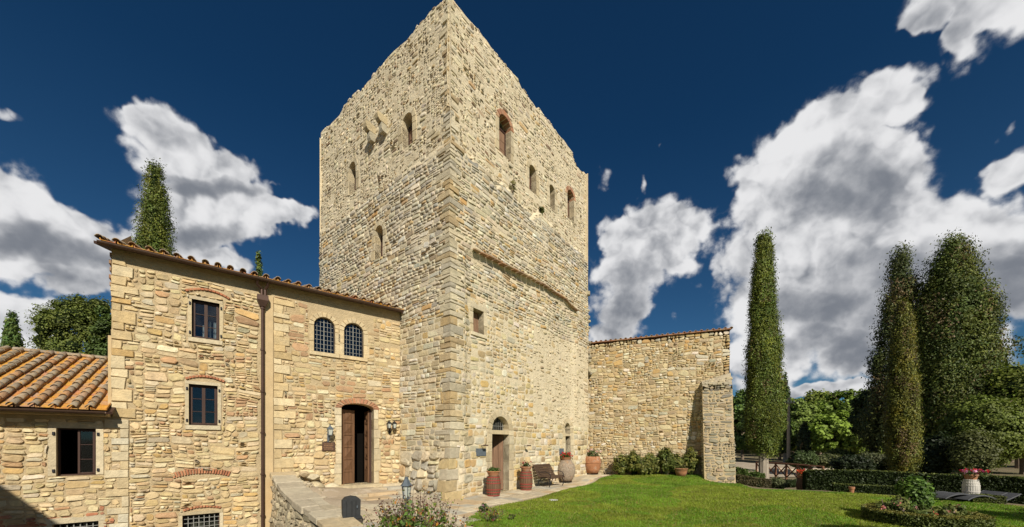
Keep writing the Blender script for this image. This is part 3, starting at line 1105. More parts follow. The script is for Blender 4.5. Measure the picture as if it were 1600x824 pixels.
dr, h, c, (u0, u1, zb0, zt0) = tower_door(885.7, 893.8, (889.7, 661), (677.4, 681.5), 0.10, False, 'narrow arched doorway behind the large jar')
holesR.append(h); cutsR += c
m_ = MB(); slab(m_, W_TR, rect(u0 + .02, zb0, (u0 + u1) / 2, zt0), -.29, -.25, .008); m_.build('leaf', M['wood_dark'], dr)


def topL(u):
    q = (vnoise(np.floor(np.asarray(u) * 1.6), 0 * u, 31) - .5) * .16 + (vnoise(np.asarray(u) * 6, 0 * u, 32) - .5) * .12
    return 15.55 + q


def topR(u):
    q = (vnoise(np.floor(np.asarray(u) * 1.6), 0 * u, 41) - .5) * .12 + (vnoise(np.asarray(u) * 6, 0 * u, 42) - .5) * .12 - .45 * sstep(u, 7.9, 8.1) * (1 - .3 * sstep(u, 8.8, 9.1))
    return 15.55 + q


# the house roof hides this corner of the tower's left face
cutsL.append((-1, -1, JU - .02, 5.75))
quo = []                                                     # quoins: (z0, z1, along left, along right)
z = -.1
k = 0
while z < 15.4:
    h = (RNG.uniform(.13, .26) if z < 5.8 else RNG.uniform(.10, .20)) if z > 1.5 else RNG.uniform(.24, .4)
    up = z > BAND
    a, b = (RNG.uniform(.30, .70), RNG.uniform(.14, .30)) if k % 2 else (RNG.uniform(.14, .34), RNG.uniform(.28, .62))
    if z > 11.9: a, b = a * .8, b * .8
    quo.append((z, z + h, a, b))
    cutsL.append((TLW - a, z, TLW + 1, z + h)); cutsR.append((-1, z, b, z + h))
    z += h; k += 1


def quoin(z0, z1, a, b):
    """an L-wrapping corner block"""
    g = .007
    z0 += g; z1 -= g
    pr = .010 + RNG.uniform(0, .022)
    def ring(p, sh, dz):
        ua = TLW - a + sh + g; ub = b - sh - g
        pts = [(W_TL, ua, -.05), (W_TL, ua, p), None, (W_TR, ub, p), (W_TR, ub, -.05)]
        zz0, zz1 = z0 + dz, z1 - dz
        out = []
        zc = (z0 + z1) / 2
        dL = float(d_left(np.array(TLW - .1), np.array(zc))); dR = float(d_right(np.array(.1), np.array(zc)))
        for q in (zz0, zz1):
            A = [W_TL.map(ua, q, -.05), W_TL.map(ua, q, p)]
            cc = np.array([*CR, q]) + np.array([*W_TL.nd, 0]) * (p + dL) + np.array([*W_TR.nd, 0]) * (p + dR)
            B = [W_TR.map(ub, q, p), W_TR.map(ub, q, -.05)]
            out.append(A + [cc] + B)
        return out
    lo, hi = ring(pr, 0, 0)
    lo2, hi2 = ring(pr + .012, .02, .018)
    V = np.array(lo + lo2[1:4] + hi2[1:4] + hi)              # 0-4, 5-7, 8-10, 11-15
    V = V + RNG.uniform(-.013, .013, V.shape)
    F = [(0, 1, 12, 11), (3, 4, 15, 14), (5, 6, 9, 8), (6, 7, 10, 9),
         (1, 2, 6, 5), (2, 3, 7, 6), (8, 9, 13, 12), (9, 10, 14, 13), (1, 5, 8, 12), (3, 14, 10, 7),
         (0, 4, 3, 2, 1), (11, 12, 13, 14, 15)]
    pal = [(.50, .43, .30), (.54, .47, .32), (.57, .50, .36), (.47, .42, .32), (.50, .39, .23)] if z0 > 1.5 else [(.56, .465, .30), (.52, .43, .28), (.48, .42, .31)]
    pal = pal + [tuple(q) for q in PAL['tower' if z0 > 1.5 else 'lower'][0][:6]]
    c = np.array(pal[RNG.integers(len(pal))]) * RNG.uniform(.82, 1.1)
    obj('quoin', V, F, M['stone'], tower, np.tile(c, (len(V), 1)))


for q in quo: quoin(*q)


def greyL(C, u, z, rng):
    # lichen and damp-grey crust at the foot of the near corner, greyer weathering of the middle band
    k = sstep(fbm(u * .9, z * .9, 61), .45, .6) * (1 - sstep(z, 1.6, 2.6)) * sstep(u, 6.0, 6.8)
    g = np.array([.30, .28, .23])
    C = C * (1 - k[:, None] * .75) + g * k[:, None] * .75
    k2 = .3 * sstep(fbm(u * .5, z * .5, 62), .45, .62)
    m = C.mean(1, keepdims=True) * np.array([1.0, .96, .84])
    return C * (1 - k2[:, None]) + m * k2[:, None]


def greyR(C, u, z, rng):
    k = sstep(fbm(u * 1.1, z * 1.1, 63), .48, .6) * (1 - sstep(z, 1.4, 2.3)) * (1 - sstep(u, .9, 1.8))
    C = C * (1 - k[:, None] * .7) + np.array([.28, .265, .22]) * k[:, None] * .7
    k3 = .5 * sstep(z, BAND - 1.3, BAND - .2)
    m = C.mean(1, keepdims=True) * np.array([.9, .86, .74])
    return C * (1 - k3[:, None]) + m * k3[:, None]


rb = np.random.default_rng(5)
B_ = []
# left face: rough base, coursed body, plastered top
R1 = clip_rects(layout_rubble(5.6, TLW, -.3, 1.5, (.20, .34), (1.1, 2.2), rb), cutsL)
B_.append(stone_arrays(W_TL, R1, rb, (.02, .10), .010, .05, 'tower', greyL, .30, 1.8, seed=4, rot=.06))
R1 = clip_rects(layout_rows(JU, TLW, 1.5, 5.8, (.13, .22), (1.0, 2.6), rb, .14), cutsL)
B_.append(stone_arrays(W_TL, R1, rb, (.006, .030), .007, .035, 'lower', greyL, .16, 1.3, seed=6))
R1 = clip_rects(layout_rows(0, TLW, 5.75, BAND, (.09, .175), (1.1, 3.0), rb, .16), cutsL)
B_.append(stone_arrays(W_TL, R1, rb, (.008, .030), .005, .07, 'tower', greyL, .2, 1.6, seed=7, inner=.84))
R1 = clip_rects(layout_rubble(0, TLW, BAND, 15.9, (.06, .16), (1.0, 2.6), rb), cutsL)
B_.append(stone_arrays(W_TL, R1, rb, (.003, .026), .013, .08, 'upper', None, .36, 2.4, seed=8, top=topL, drop=.12, rot=.12))
# right face
LM = 6.3
R1 = clip_rects(layout_rows(0, TRW, -.3, 2.6, (.16, .30), (.9, 2.2), rb, .14), cutsR)
B_.append(stone_arrays(W_TR, R1, rb, (.006, .030), .009, .035, 'lower', greyR, .22, 1.4, seed=9, rot=.03))
R1 = clip_rects(layout_rubble(0, 4.6, 2.6, LM + .2, (.10, .22), (1.0, 2.1), rb), cutsR)
B_.append(stone_arrays(W_TR, R1, rb, (.004, .026), .011, .06, 'lower', greyR, .30, 1.9, seed=10, drop=.07, rot=.08))
R1 = clip_rects(layout_rubble(4.6, TRW, 2.6, LM + .2, (.08, .24), (1.0, 2.2), rb), cutsR)
B_.append(stone_arrays(W_TR, R1, rb, (.004, .030), .020, .05, 'upper', lambda C, u, z, r: C * .6 + np.array([.56, .46, .29]) * .4, .38, 2.4, seed=12, drop=.28, rot=.2))
lc = [(LEDGE[i][0] - .05, min(LEDGE[i][1], LEDGE[i + 1][1]) - .03, LEDGE[i + 1][0] + .05, max(LEDGE[i][1], LEDGE[i + 1][1]) + .03) for i in range(4)]
R1 = clip_rects(layout_rows(0, TRW, LM + .2, BAND, (.09, .18), (1.1, 3.2), rb, .18), cutsR + lc)
B_.append(stone_arrays(W_TR, R1, rb, (.008, .032), .005, .07, 'tower', greyR, .2, 1.6, seed=13, inner=.84))
R1 = clip_rects(layout_rubble(0, TRW, BAND, 15.9, (.06, .17), (1.0, 3.0), rb), cutsR)
B_.append(stone_arrays(W_TR, R1, rb, (.003, .026), .013, .08, 'upper', None, .34, 2.4, seed=14, top=topR, drop=.12, rot=.10))
place_stones(tower, B_, 290)
sheet('mortar_face', W_TL, tower, M['mortar_tower'], 0, TLW, -.5, 15.9, holesL, .2, topL, d=.004)
sheet('mortar_face', W_TR, tower, M['mortar_tower'], 0, TRW, -.5, 15.9, holesR, .2, topR, d=.004)
# far sides and a cap, a little below the ragged edge
PL_ = CR - UL * TLW; PR_ = CR + UR * TRW; PB_ = PL_ + UR * TRW
mb = MB()
corn = [CR + UR * .5 - UL * .5, PR_ - UR * .0 - UL * .5, PB_, PL_ + UR * .5]
mb.add([(*p, 15.2) for p in (CR - UL * .15 + UR * .15, PR_ - UL * .15, PB_, PL_ + UR * .15)], [(0, 1, 2, 3)])
mb.add([(*PR_, -.5), (*PB_, -.5), (*PB_, 15.3), (*PR_, 15.3)], [(0, 1, 2, 3)])
mb.add([(*PB_, -.5), (*PL_, -.5), (*PL_, 15.3), (*PB_, 15.3)], [(0, 1, 2, 3)])
mb.build('rear_walls', M['mortar_tower'], tower)

# the brick drip ledge
for i in range(len(LEDGE) - 1):
    (ua, za), (ub, zb_) = LEDGE[i], LEDGE[i + 1]
    n = max(1, int(math.hypot(ub - ua, zb_ - za) / .30))
    for k in range(n):
        p, q = k / n, (k + 1) / n - .02
        u_a, u_b = ua + (ub - ua) * p, ua + (ub - ua) * q
        z_a, z_b = za + (zb_ - za) * p, za + (zb_ - za) * q
        m_ = MB()
        wl = Wall(CR, UR)
        jz = RNG.uniform(-.01, .01)
        slab(m_, wl, [(u_a, z_a - .02 + jz), (u_b, z_b - .02 + jz), (u_b, z_b + .022 + jz), (u_a, z_a + .022 + jz)], -.12, .13 + RNG.uniform(-.02, .02), .01,
             np.array([(.34, .19, .10), (.38, .27, .16), (.30, .20, .13)][RNG.integers(3)]))
        m_.build('ledge_tile', M['stone'], tower, usecol=True)


# twin stone brackets high on the left face, each of two corbels
def corbel(px, py, sc=1.0):
    u, zc = W_TL.hit(px, py)
    w_ = .30 * sc
    par = None
    for k, (ln, zz) in enumerate(((.62, .20), (.38, -.10))):
        prof = [(-.1, -.14), (ln * .75, -.14), (ln * .93, -.06), (ln, .05), (ln * .95, .15), (-.1, .15)]
        V = []
        for uu in (u - w_ / 2, u + w_ / 2):
            for (d, z_) in prof:
                V.append(W_TL.map(uu, zc + zz + z_, d * sc)[()])
        n = len(prof)
        F = [(k2, (k2 + 1) % n, n + (k2 + 1) % n, n + k2) for k2 in range(n)] + [tuple(range(n))[::-1], tuple(range(n, 2 * n))]
        V = np.array(V) + RNG.uniform(-.008, .008, (2 * n, 3))
        c = np.array([(.44, .36, .22), (.38, .34, .25)][k])
        o = obj('corbel', V, F, M['stone'], tower, np.tile(c, (2 * n, 1)))


corbel(583, 214, .66); corbel(601, 200, .64)

# broken spur of masonry on the tower's far corner
sp = MB()
for k in range(60):
    f = RNG.random()
    zc = 9.4 - f * 4.2
    ext = (.05 + .42 * f ** 1.4)
    c = np.array([*(PR_ + UR * RNG.uniform(-.1, ext) - UL * RNG.uniform(0, .5)), zc])
    s_ = RNG.uniform(.12, .30, 3) * (1.2, 1, .7)
    a = RNG.uniform(0, PI); R3 = np.array([[math.cos(a), -math.sin(a), 0], [math.sin(a), math.cos(a), 0], [0, 0, 1]])
    sp.box(c, s_, R3, dress([(.40, .34, .22), (.33, .29, .21), (.46, .40, .27), (.28, .22, .14)]), bev=.03)
sp.build('broken_masonry', M['stone'], tower, usecol=True, kind='stuff')

# ------------------------------------------------------------------ the two-storey house
house = empty('stone_house', (*(W_H.map(0, 0, 0)[:2]), 0), 'two storey rubble stone house with paired arched windows, joined to the tower', 'house')
HZT = W_H.hit(178, 385)[1] + .02
HZB = -3.2
holesH, cutsH = [], []


def q_px(wall, tl, br):
    a, za = wall.hit(*tl); b, zb_ = wall.hit(*br)
    return a, b, zb_, za


def casement(wall, thing, q, label, depth=.16, t=.075, curtains=False, rows=3, open_left=False, grille=False, sill=True):
    u0, u1, z0, z1 = q
    part, hole, cuts, A = opening(wall, thing, 'window', u0, u1, z0, z1, 0, depth, t, style='slab', sill=sill, label=label, jd=.012)
    uc = (u0 + u1) / 2
    d = -depth + .05
    f = MB()
    w_ = .032
    for uu in (u0 + w_ / 2, u1 - w_ / 2): bar(f, wall, uu, z0, uu, z1, w_, d - .05, d + .01)
    for zz in (z0 + w_ / 2, z1 - w_ / 2): bar(f, wall, u0 + w_, zz, u1 - w_, zz, w_, d - .05, d + .011)
    f.build('frame', M['wood_dark'], part)
    if grille:
        gm = MB()
        n = 7
        for k in range(1, n):
            bar(gm, wall, u0 + (u1 - u0) * k / n, z0, u0 + (u1 - u0) * k / n, z1, .018, d + .03, d + .045)
        for k in range(1, 5):
            bar(gm, wall, u0, z1 - .11 * k, u1, z1 - .11 * k, .014, d + .028, d + .043)
        gm.build('grille', M['lead'], part)
        pm = MB(); slab(pm, wall, rect(u0 + w_, z0 + w_, u1 - w_, z1 - w_), d - .04, d - .035, .001); pm.build('pane', M['glass'], part)
        return hole, cuts
    for side, (a, b) in enumerate(((u0 + w_, uc), (uc, u1 - w_))):
        if open_left and side == 0: continue
        sm_ = MB()
        st = .034
        for uu in (a + st / 2, b - st / 2): bar(sm_, wall, uu, z0 + w_, uu, z1 - w_, st, d - .02, d + .025)
        for zz in (z0 + w_ + st / 2, z1 - w_ - st / 2): bar(sm_, wall, a + st, zz, b - st, zz, st, d - .02, d + .024)
        for k in range(1, rows):
            zz = z0 + w_ + (z1 - z0 - 2 * w_) * k / rows
            bar(sm_, wall, a + st, zz, b - st, zz, .014, d - .01, d + .018)
        sm_.build('sash', M['wood_dark'], part)
        for k in range(rows):
            pa = z0 + w_ + (z1 - z0 - 2 * w_) * k / rows; pb = z0 + w_ + (z1 - z0 - 2 * w_) * (k + 1) / rows
            pm = MB(); slab(pm, wall, rect(a + st * .9, pa + .012, b - st * .9, pb - .012), d - .004, d, .001)
            pm.build('pane', M['glass'], part)
        if curtains:
            n = 9
            P = []
            for i in range(n + 1):
                uu = a + st * 1.2 + (b - a - st * 2.4) * i / n
                P.append((uu, -.09 - depth + (.018 if i % 2 else -.018)))
            zt_ = z1 - w_ - (z1 - z0) * (.42 if side else .55)
            keep = [i for i in range(n) if (side == 1 and i not in (3, 4, 5)) or (side == 0 and i > 6)]
            V = []; F = []
            for i in keep:
                (p, dp), (q2, dq) = P[i], P[i + 1]
                k0 = len(V)
                V += [wall.map(p, z0 + .05, dp), wall.map(q2, z0 + .05, dq), wall.map(q2, zt_, dq), wall.map(p, zt_, dp)]
                F.append((k0, k0 + 1, k0 + 2, k0 + 3))
            obj('curtain', np.array(V), F, M['curtain'], part)
    for (uu, sg) in ((u0 - .035, 1), (u1 + .035, 1)):
        for zz in (z0 + .12, z1 - .12):
            hm = MB(); slab(hm, wall, rect(uu - .018, zz - .035, uu + .018, zz + .035), 0, .045, .006); hm.build('hinge', M['iron'], part)
    return hole, cuts


for tl, br, lab, kw in (((299.5, 467), (343, 533), 'upper casement window with white curtains', dict(curtains=True)),
                        ((295, 600), (340, 665.5), 'middle casement window reflecting the sky', {}),
                        ((285, 806), (343, 862), 'lowest window behind an iron grille', dict(grille=True))):
    q = q_px(W_H, tl, br)
    h, c = casement(W_H, house, q, lab, **kw)
    holesH.append(h); cutsH += c
# paired leaded arches
for xl, xr, tp, bt, lab in ((490.5, 523.5, (507, 496), (490.5, 549), 'left leaded arched window of the pair'),
                            (537.5, 568, (552, 505), (537.5, 555.5), 'right leaded arched window of the pair')):
    u0, u1, z0, z1 = from_px(W_H, xl, xr, tp, bt)
    rise = (u1 - u0) * .5
    part, h, c, A = opening(W_H, house, 'window', u0, u1, z0, z1, rise, .15, .14, sill=True, label=lab, nv=9, jd=.022,
                            dcol=[(.56, .44, .26), (.58, .47, .29)])
    holesH.append(h); cutsH += c
    gm = MB()
    uc, hw = (u0 + u1) / 2, (u1 - u0) / 2
    def top_at(uu): return z1 - rise + rise * math.sqrt(max(0, 1 - ((uu - uc) / hw) ** 2))
    for k in range(1, 6):
        uu = u0 + (u1 - u0) * k / 6
        bar(gm, W_H, uu, z0, uu, top_at(uu), .022 if k == 3 else .010, -.115, -.10)
    for k in range(1, 8):
        zz = z0 + (z1 - z0) * k / 8
        f = 1 if zz < z1 - rise else math.sqrt(max(0, 1 - ((zz - z1 + rise) / rise) ** 2))
        bar(gm, W_H, uc - hw * f, zz, uc + hw * f, zz, .010, -.116, -.101)
    gm.build('lead_grid', M['lead'], part)
    fm = MB()
    pts = [(u0 + .015, z0), (u0 + .015, z1 - rise)] + [(uc - (hw - .015) * math.cos(a), z1 - rise + (rise - .015) * math.sin(a)) for a in np.linspace(.15, PI - .15, 9)] + [(u1 - .015, z1 - rise), (u1 - .015, z0)]
    for a, b in zip(pts[:-1], pts[1:]): bar(fm, W_H, a[0], a[1], b[0], b[1], .03, -.14, -.095)
    fm.build('frame', M['iron'], part)
    for i in range(2):
        a, b = (u0 + .01, uc) if i == 0 else (uc, u1 - .01)
        pl = MB()
        P = [(a, z0)] + [(b, z0)] + [(uu, top_at(uu) - .005) for uu in np.linspace(b, a, 6)]
        slab(pl, W_H, P, -.125, -.12, .001); pl.build('pane', M['glass'], part)

# the arched double door at the head of the steps
u0, u1, z0, z1 = from_px(W_H, 533.5, 584, (562, 631), (540, 758))
rise = .17
DZ = z0
dr, h, c, A = opening(W_H, house, 'door', u0, u1, z0, z1, rise, .34, .17, sill=False, label='tall arched double door with diamond panels, one leaf open', arch='voussoir', archcol=BRICK,
                      dcol=DRESS, nv=15)
holesH.append(h); cutsH += c
fm = MB()
for uu in (u0 + .03, u1 - .03): bar(fm, W_H, uu, z0, uu, z1 - rise, .06, -.33, -.24)
fm.build('frame', M['wood_dark'], dr)
uc = (u0 + u1) / 2


def door_leaf(hu, sgn, ang, width, panels=5):
    """a leaf hinged at wall coordinate hu, swung inwards by ang"""
    hp = W_H.map(hu, 0, -.28)
    inn = -np.array([*W_H.nd, 0]); al = np.array([*W_H.ud, 0]) * sgn
    dl = al * math.cos(ang) + inn * math.sin(ang)
    tn = np.cross(dl, (0, 0, 1)) * sgn                    # faces outwards when shut
    if tn @ np.array([*W_H.nd, 0]) < 0: tn = -tn
    R3 = np.stack([dl, tn, (0, 0, 1)], 1)
    H_ = z1 - rise - z0 - .02
    lm = MB(); lm.box(hp + dl * width / 2 + np.array([0, 0, z0 + H_ / 2]), (width, .045, H_), R3)
    lf = lm.build('leaf', M['wood_door'], dr)
    st = .07
    fm = MB()
    for off in (st / 2, width - st / 2): fm.box(hp + dl * off + tn * .03 + np.array([0, 0, z0 + H_ / 2]), (st, .025, H_), R3, bev=.006)
    zs_ = [0, .42] + [.42 + (H_ - .42) * k / panels for k in range(1, panels + 1)]
    for zz in zs_: fm.box(hp + dl * width / 2 + tn * .03 + np.array([0, 0, z0 + min(max(zz, .05), H_ - .05)]), (width - 2 * st, .025, .075), R3, bev=.006)
    fm.build('stile', M['wood_door'], dr)
    for k in range(len(zs_) - 1):
        a, b = z0 + zs_[k] + .045, z0 + zs_[k + 1] - .045
        cu = hp + dl * width / 2
        pm = MB()
        hw2 = (width - 2 * st) / 2 - .012
        pts = [cu + dl * x + np.array([0, 0, zz]) + tn * .026 for (x, zz) in ((-hw2, a), (hw2, a), (hw2, b), (-hw2, b))]
        ap = cu + np.array([0, 0, (a + b) / 2]) + tn * .062
        if k == 0:
            pm.box(cu + tn * .03 + np.array([0, 0, (a + b) / 2]), (hw2 * 2, .02, b - a), R3, bev=.005)
        else:
            pm.add(pts + [ap], [(0, 1, 4), (1, 2, 4), (2, 3, 4), (3, 0, 4)])
        pm.build('panel', M['wood_door'], dr)


door_leaf(u0 + .06, 1, math.radians(20), (u1 - u0) * .45)
door_leaf(u1 - .06, -1, math.radians(90), (u1 - u0) * .42)
m_ = MB(); slab(m_, W_H, rect(u0 - .22, z0 - .14, u1 + .2, z0), -.5, .30, .02, dress()); m_.build('threshold', M['stone'], dr, usecol=True)


# red brick relieving arches
def brick_arch(xa, xb, ymid_a, ymid_b, yapex, th, n, name='relieving_brick'):
    (ua, za), (ub, zb2) = W_H.hit(xa, ymid_a), W_H.hit(xb, ymid_b)
    um, zm = W_H.hit((xa + xb) / 2, yapex)
    uc = (ua + ub) / 2; zb_ = (za + zb2) / 2; rs = zm - zb_
    R = ((ub - ua) ** 2 / 4 + rs ** 2) / (2 * rs); zc = zm - R
    a1 = math.asin(min(.99, (ub - ua) / 2 / R))
    for k in range(n):
        t0 = -a1 + 2 * a1 * k / n + .003; t1 = -a1 + 2 * a1 * (k + 1) / n - .008
        P = [(uc + R * math.sin(t0), zc + R * math.cos(t0)), (uc + R * math.sin(t1), zc + R * math.cos(t1)),
             (uc + (R + th) * math.sin(t1), zc + (R + th) * math.cos(t1)), (uc + (R + th) * math.sin(t0), zc + (R + th) * math.cos(t0))]
        m_ = MB(); slab(m_, W_H, P, -.05, .036 + RNG.uniform(-.006, .008), .006, dress([(.42, .165, .085), (.46, .21, .11), (.36, .15, .08)])); m_.build(name, M['brick'], house, usecol=True)
    cutsH.append((ua, min(za, zb2), ub, zm + th * .8))


brick_arch(271, 358, 748, 744, 740, .13, 21)
brick_arch(291, 350, 596, 596, 590, .055, 12)
brick_arch(291, 358, 459, 466, 455, .05, 12)
brick_arch(287, 345, 797, 797, 793, .05, 12)

# quoins of the house's left edge and of the low house's end
SU = W_H.hit(202, 640)[0]
SZ = W_H.hit(190, 645)[1] - .12
cutsH.append((-1, HZB - 1, SU, SZ))
z = SZ
k = 0
while z < HZT - .35:
    h = RNG.uniform(.13, .30); L = RNG.uniform(.14, .26) if k % 2 else RNG.uniform(.26, .46)
    if z + h > HZT - .35: h = HZT - .3 - z
    m_ = MB(); slab(m_, W_H, rect(.004, z + .006, L, z + h - .006), -.04, .035, .012, dress(PAL['house'][0][:5]), jit=.02)
    m_.build('quoin', M['stone'], house, usecol=True)
    cutsH.append((-1, z, L + .005, z + h)); z += h; k += 1
# the smooth plaster strip by the downpipe, and plaster under the eaves and round the paired windows
PU0, PU1 = W_H.hit(404, 600)[0], W_H.hit(428, 600)[0]
cutsH.append((PU0, -4, PU1, HZT + 1))
eave_cut = (-1, HZT - .42, HL + 1, HZT + 1)
cutsH.append(eave_cut)
ua, ub = W_H.hit(480, 520)[0], W_H.hit(583, 520)[0]
cutsH.append((ua, W_H.hit(480, 500)[1], ub, HZT))
XU = W_H.hit(428, 600)[0]
# the right part of the front has bigger squared quoins beside the strip
z = HZB
k = 0
while z < HZT - .6:
    h = RNG.uniform(.13, .28); L = RNG.uniform(.18, .28) if k % 2 else RNG.uniform(.34, .55)
    m_ = MB(); slab(m_, W_H, rect(XU, z + .006, XU + L, z + h - .006), -.04, .03, .012, dress(PAL['house'][0][:4]), jit=.014)
    m_.build('quoin', M['stone'], house, usecol=True)
    cutsH.append((XU - .01, z, XU + L + .005, z + h)); z += h; k += 1


def hcol(C, u, z, rng):
    # blushes of red brick rubble in places
    k = (fbm(u * .8 + 3, z * 1.1, 71) > .63) & (rng.random(len(u)) < .38)
    C[k] = np.array([.43, .27, .15]) * rng.uniform(.8, 1.2, (k.sum(), 1))
    C *= (.84 + .32 * fbm(u * .6, z * .6, 72))[:, None]
    return C


rb = np.random.default_rng(15)
B_ = []
R1 = clip_rects(layout_rubble(0, PU0, HZB, HZT, (.06, .165), (1.1, 3.1), rb), cutsH)
B_.append(stone_arrays(W_H, R1, rb, (.005, .034), .0055, .09, 'house', hcol, .30, 2.5, seed=15, rot=.07, inner=.78))
R1 = clip_rects(layout_rubble(XU, HL, HZB, 3.05, (.085, .18), (1.0, 2.3), rb), cutsH)
B_.append(stone_arrays(W_H, R1, rb, (.005, .034), .0055, .09, 'house', hcol, .28, 2.5, seed=16, rot=.07, inner=.78))
R1 = clip_rects(layout_rubble(XU, HL, 3.05, HZT, (.08, .17), (1.2, 2.6), rb), cutsH)
B_.append(stone_arrays(W_H, R1, rb, (.002, .020), .006, .06, 'house', hcol, .28, 1.8, seed=17, rot=.05, drop=.06))
place_stones(house, B_, 290)
sheet('mortar_face', W_H, house, M['mortar_house'], 0, HL, HZB, HZT, holesH + [(0, HZB, .001, SZ)], .2, d=-.006, dj=.005)
m_ = MB(); ps = [W_H.map(u, z_, .018) for u, z_ in ((PU0, HZB), (PU1, HZB), (PU1, HZT - .4), (PU0, HZT - .4))]
# other sides of the house
HB = 4.4
a0 = W_H.map(0, 0, 0)[:2]; b0 = J
inn = -W_H.nd
mb = MB()
a1, b1 = a0 + inn * HB * 1.0, b0 + inn * HB
mb.add([(*a0, HZB), (*a1, HZB), (*a1, HZT), (*(a0 + inn * HB / 2), HZT + 1.2), (*a0, HZT)], [(4, 3, 2, 1, 0)])
mb.add([(*a1, HZB), (*b1, HZB), (*b1, HZT), (*a1, HZT)], [(0, 3, 2, 1)])
mb.build('side_walls', M['mortar_house'], house)


# ---- roof tiles
def half_tile(L=.44, r0=.074, r1=.058, th=.014, n=6):
    V = []
    for (yy, rr) in ((0, r0), (L, r1)):
        for inner in (0, 1):
            for k in range(n + 1):
                a = PI * k / n
                q = rr - th * inner
                V.append((q * math.cos(a), yy, q * math.sin(a)))
    m = n + 1
    F = []
    for k in range(n):
        F.append((k, k + 1, 2 * m + k + 1, 2 * m + k)); F.append((m + k, 3 * m + k, 3 * m + k + 1, m + k + 1))
        F.append((k, m + k, m + k + 1, k + 1)); F.append((2 * m + k, 2 * m + k + 1, 3 * m + k + 1, 3 * m + k))
    F += [(0, 2 * m, 3 * m, m), (n, m + n, 3 * m + n, 2 * m + n)]
    return np.array(V), F


def pan_tile(W_=.25, L=.44, th=.018):
    V = []
    prof = [(-W_ / 2, .035), (-W_ / 2 + .012, .035), (-W_ / 2 + .022, 0), (W_ / 2 - .022, 0), (W_ / 2 - .012, .035), (W_ / 2, .035), (W_ / 2, -.012), (-W_ / 2, -.012)]
    for (yy, s_) in ((0, 1.0), (L, .93)):
        for (x, z_) in prof: V.append((x * s_, yy, z_))
    n = len(prof)
    F = [(k, n + k, n + (k + 1) % n, (k + 1) % n) for k in range(n)] + [tuple(range(n)), tuple(range(n, 2 * n))[::-1]]
    return np.array(V), F


hv, hf = half_tile(); pv, pf = pan_tile()
TILE_ME = {'cover': [raw_mesh('cover_tile', hv * (1, 1, q), hf, M['cover_tile'], None, True) for q in (1, .92)],
           'pan': [raw_mesh('pan_tile', pv, pf, M['rust_tile'])]}


def tiled_roof(thing, wall, u0, u1, eave_d, eave_z, slope, run, pitch=.26, expo=.34, keep=None, seed=1, joined=True):
    """tiles from the eave up; keep(row, column) says which are single objects, the rest joined"""
    rr = np.random.default_rng(seed)
    ud = np.array([*wall.ud, 0]); up = np.array([-wall.nd[0], -wall.nd[1], slope]); up /= np.linalg.norm(up)
    nn = np.cross(ud, up)
    jm = {'cover': MB(), 'pan': MB()}
    ncol = int((u1 - u0) / pitch); nrow = int(run * math.hypot(1, slope) / expo)
    for i in range(ncol + 1):
        for kind in ('pan', 'cover'):
            uu = u0 + (i + (.5 if kind == 'pan' else 0)) * pitch
            if uu > u1: continue
            wob = rr.uniform(-.012, .012)
            for j in range(nrow):
                yy = j * expo + rr.uniform(-.02, .02) - (.03 if kind == 'cover' else 0)
                lift = .035 if kind == 'cover' else 0.0
                base = wall.map(uu + wob + rr.uniform(-.008, .008), eave_z, eave_d)[()] + up * yy + nn * (lift + .03)
                tl = rr.uniform(.035, .05) if kind == 'pan' else rr.uniform(.03, .06)
                u2 = up * math.cos(tl) - nn * math.sin(tl); n2 = np.cross(ud, u2)
                tw = rr.uniform(-.03, .03)
                x2 = ud * math.cos(tw) + u2 * math.sin(tw); y2 = np.cross(n2, x2)
                base = base + nn * (expo * math.tan(tl))
                R3 = np.stack([x2, y2, n2], 1)
                if keep(j, uu):
                    o = bpy.data.objects.new(kind + '_tile', TILE_ME[kind][int(rr.integers(len(TILE_ME[kind])))])
                    COL.objects.link(o); o.parent = thing
                    Mx = Matrix(R3.tolist()).to_4x4(); Mx.translation = Vector(base) - WP[thing.name]
                    o.matrix_local = Mx
                else:
                    V, F = (hv, hf) if kind == 'cover' else (pv, pf)
                    jm[kind].add(V @ R3.T + base, F)
    for kind in jm:
        if jm[kind].n: jm[kind].build(kind + '_tiles', M['cover_tile' if kind == 'cover' else 'rust_tile'], thing, kind='stuff')
    # boards under the tiles
    a = wall.map(u0 - .1, eave_z, eave_d - .03)[()]; b = wall.map(u1 + .1, eave_z, eave_d - .03)[()]
    L = run * math.hypot(1, slope)
    mb = MB(); V = [a, b, b + up * L, a + up * L]
    V += [v - nn * .06 for v in V]
    mb.add(V, [(0, 1, 2, 3), (7, 6, 5, 4), (0, 4, 5, 1), (1, 5, 6, 2), (2, 6, 7, 3), (3, 7, 4, 0)])
    mb.build('roof_deck', M['wood_dark'], thing)
    return up, nn


ED = .24
EZ = HZT - .07
tiled_roof(house, W_H, -.14, HL - .02, ED, EZ, .30, 2.5, keep=lambda j, u: j < 5, seed=3)


def gutter(thing, wall, u0, u1, d, z_, r=.065):
    n = 8
    V = []
    for uu in (u0, u1):
        for k in range(n + 1):
            a = PI + PI * k / n
            V.append(wall.map(uu, z_ + r * math.sin(a), d + r * math.cos(a)))
        for k in range(n + 1):
            a = PI + PI * k / n
            V.append(wall.map(uu, z_ + (r - .008) * math.sin(a), d + (r - .008) * math.cos(a)))
    m = n + 1
    F = []
    for k in range(n):
        F.append((k, k + 1, 2 * m + k + 1, 2 * m + k)); F.append((m + k, 3 * m + k, 3 * m + k + 1, m + k + 1))
        F.append((k, m + k, m + k + 1, k + 1)); F.append((2 * m + k, 2 * m + k + 1, 3 * m + k + 1, 3 * m + k))
    F += [(0, 2 * m, 3 * m, m), (n, m + n, 3 * m + n, 2 * m + n)]
    return obj('gutter', np.array(V), F, M['gutter'], thing)


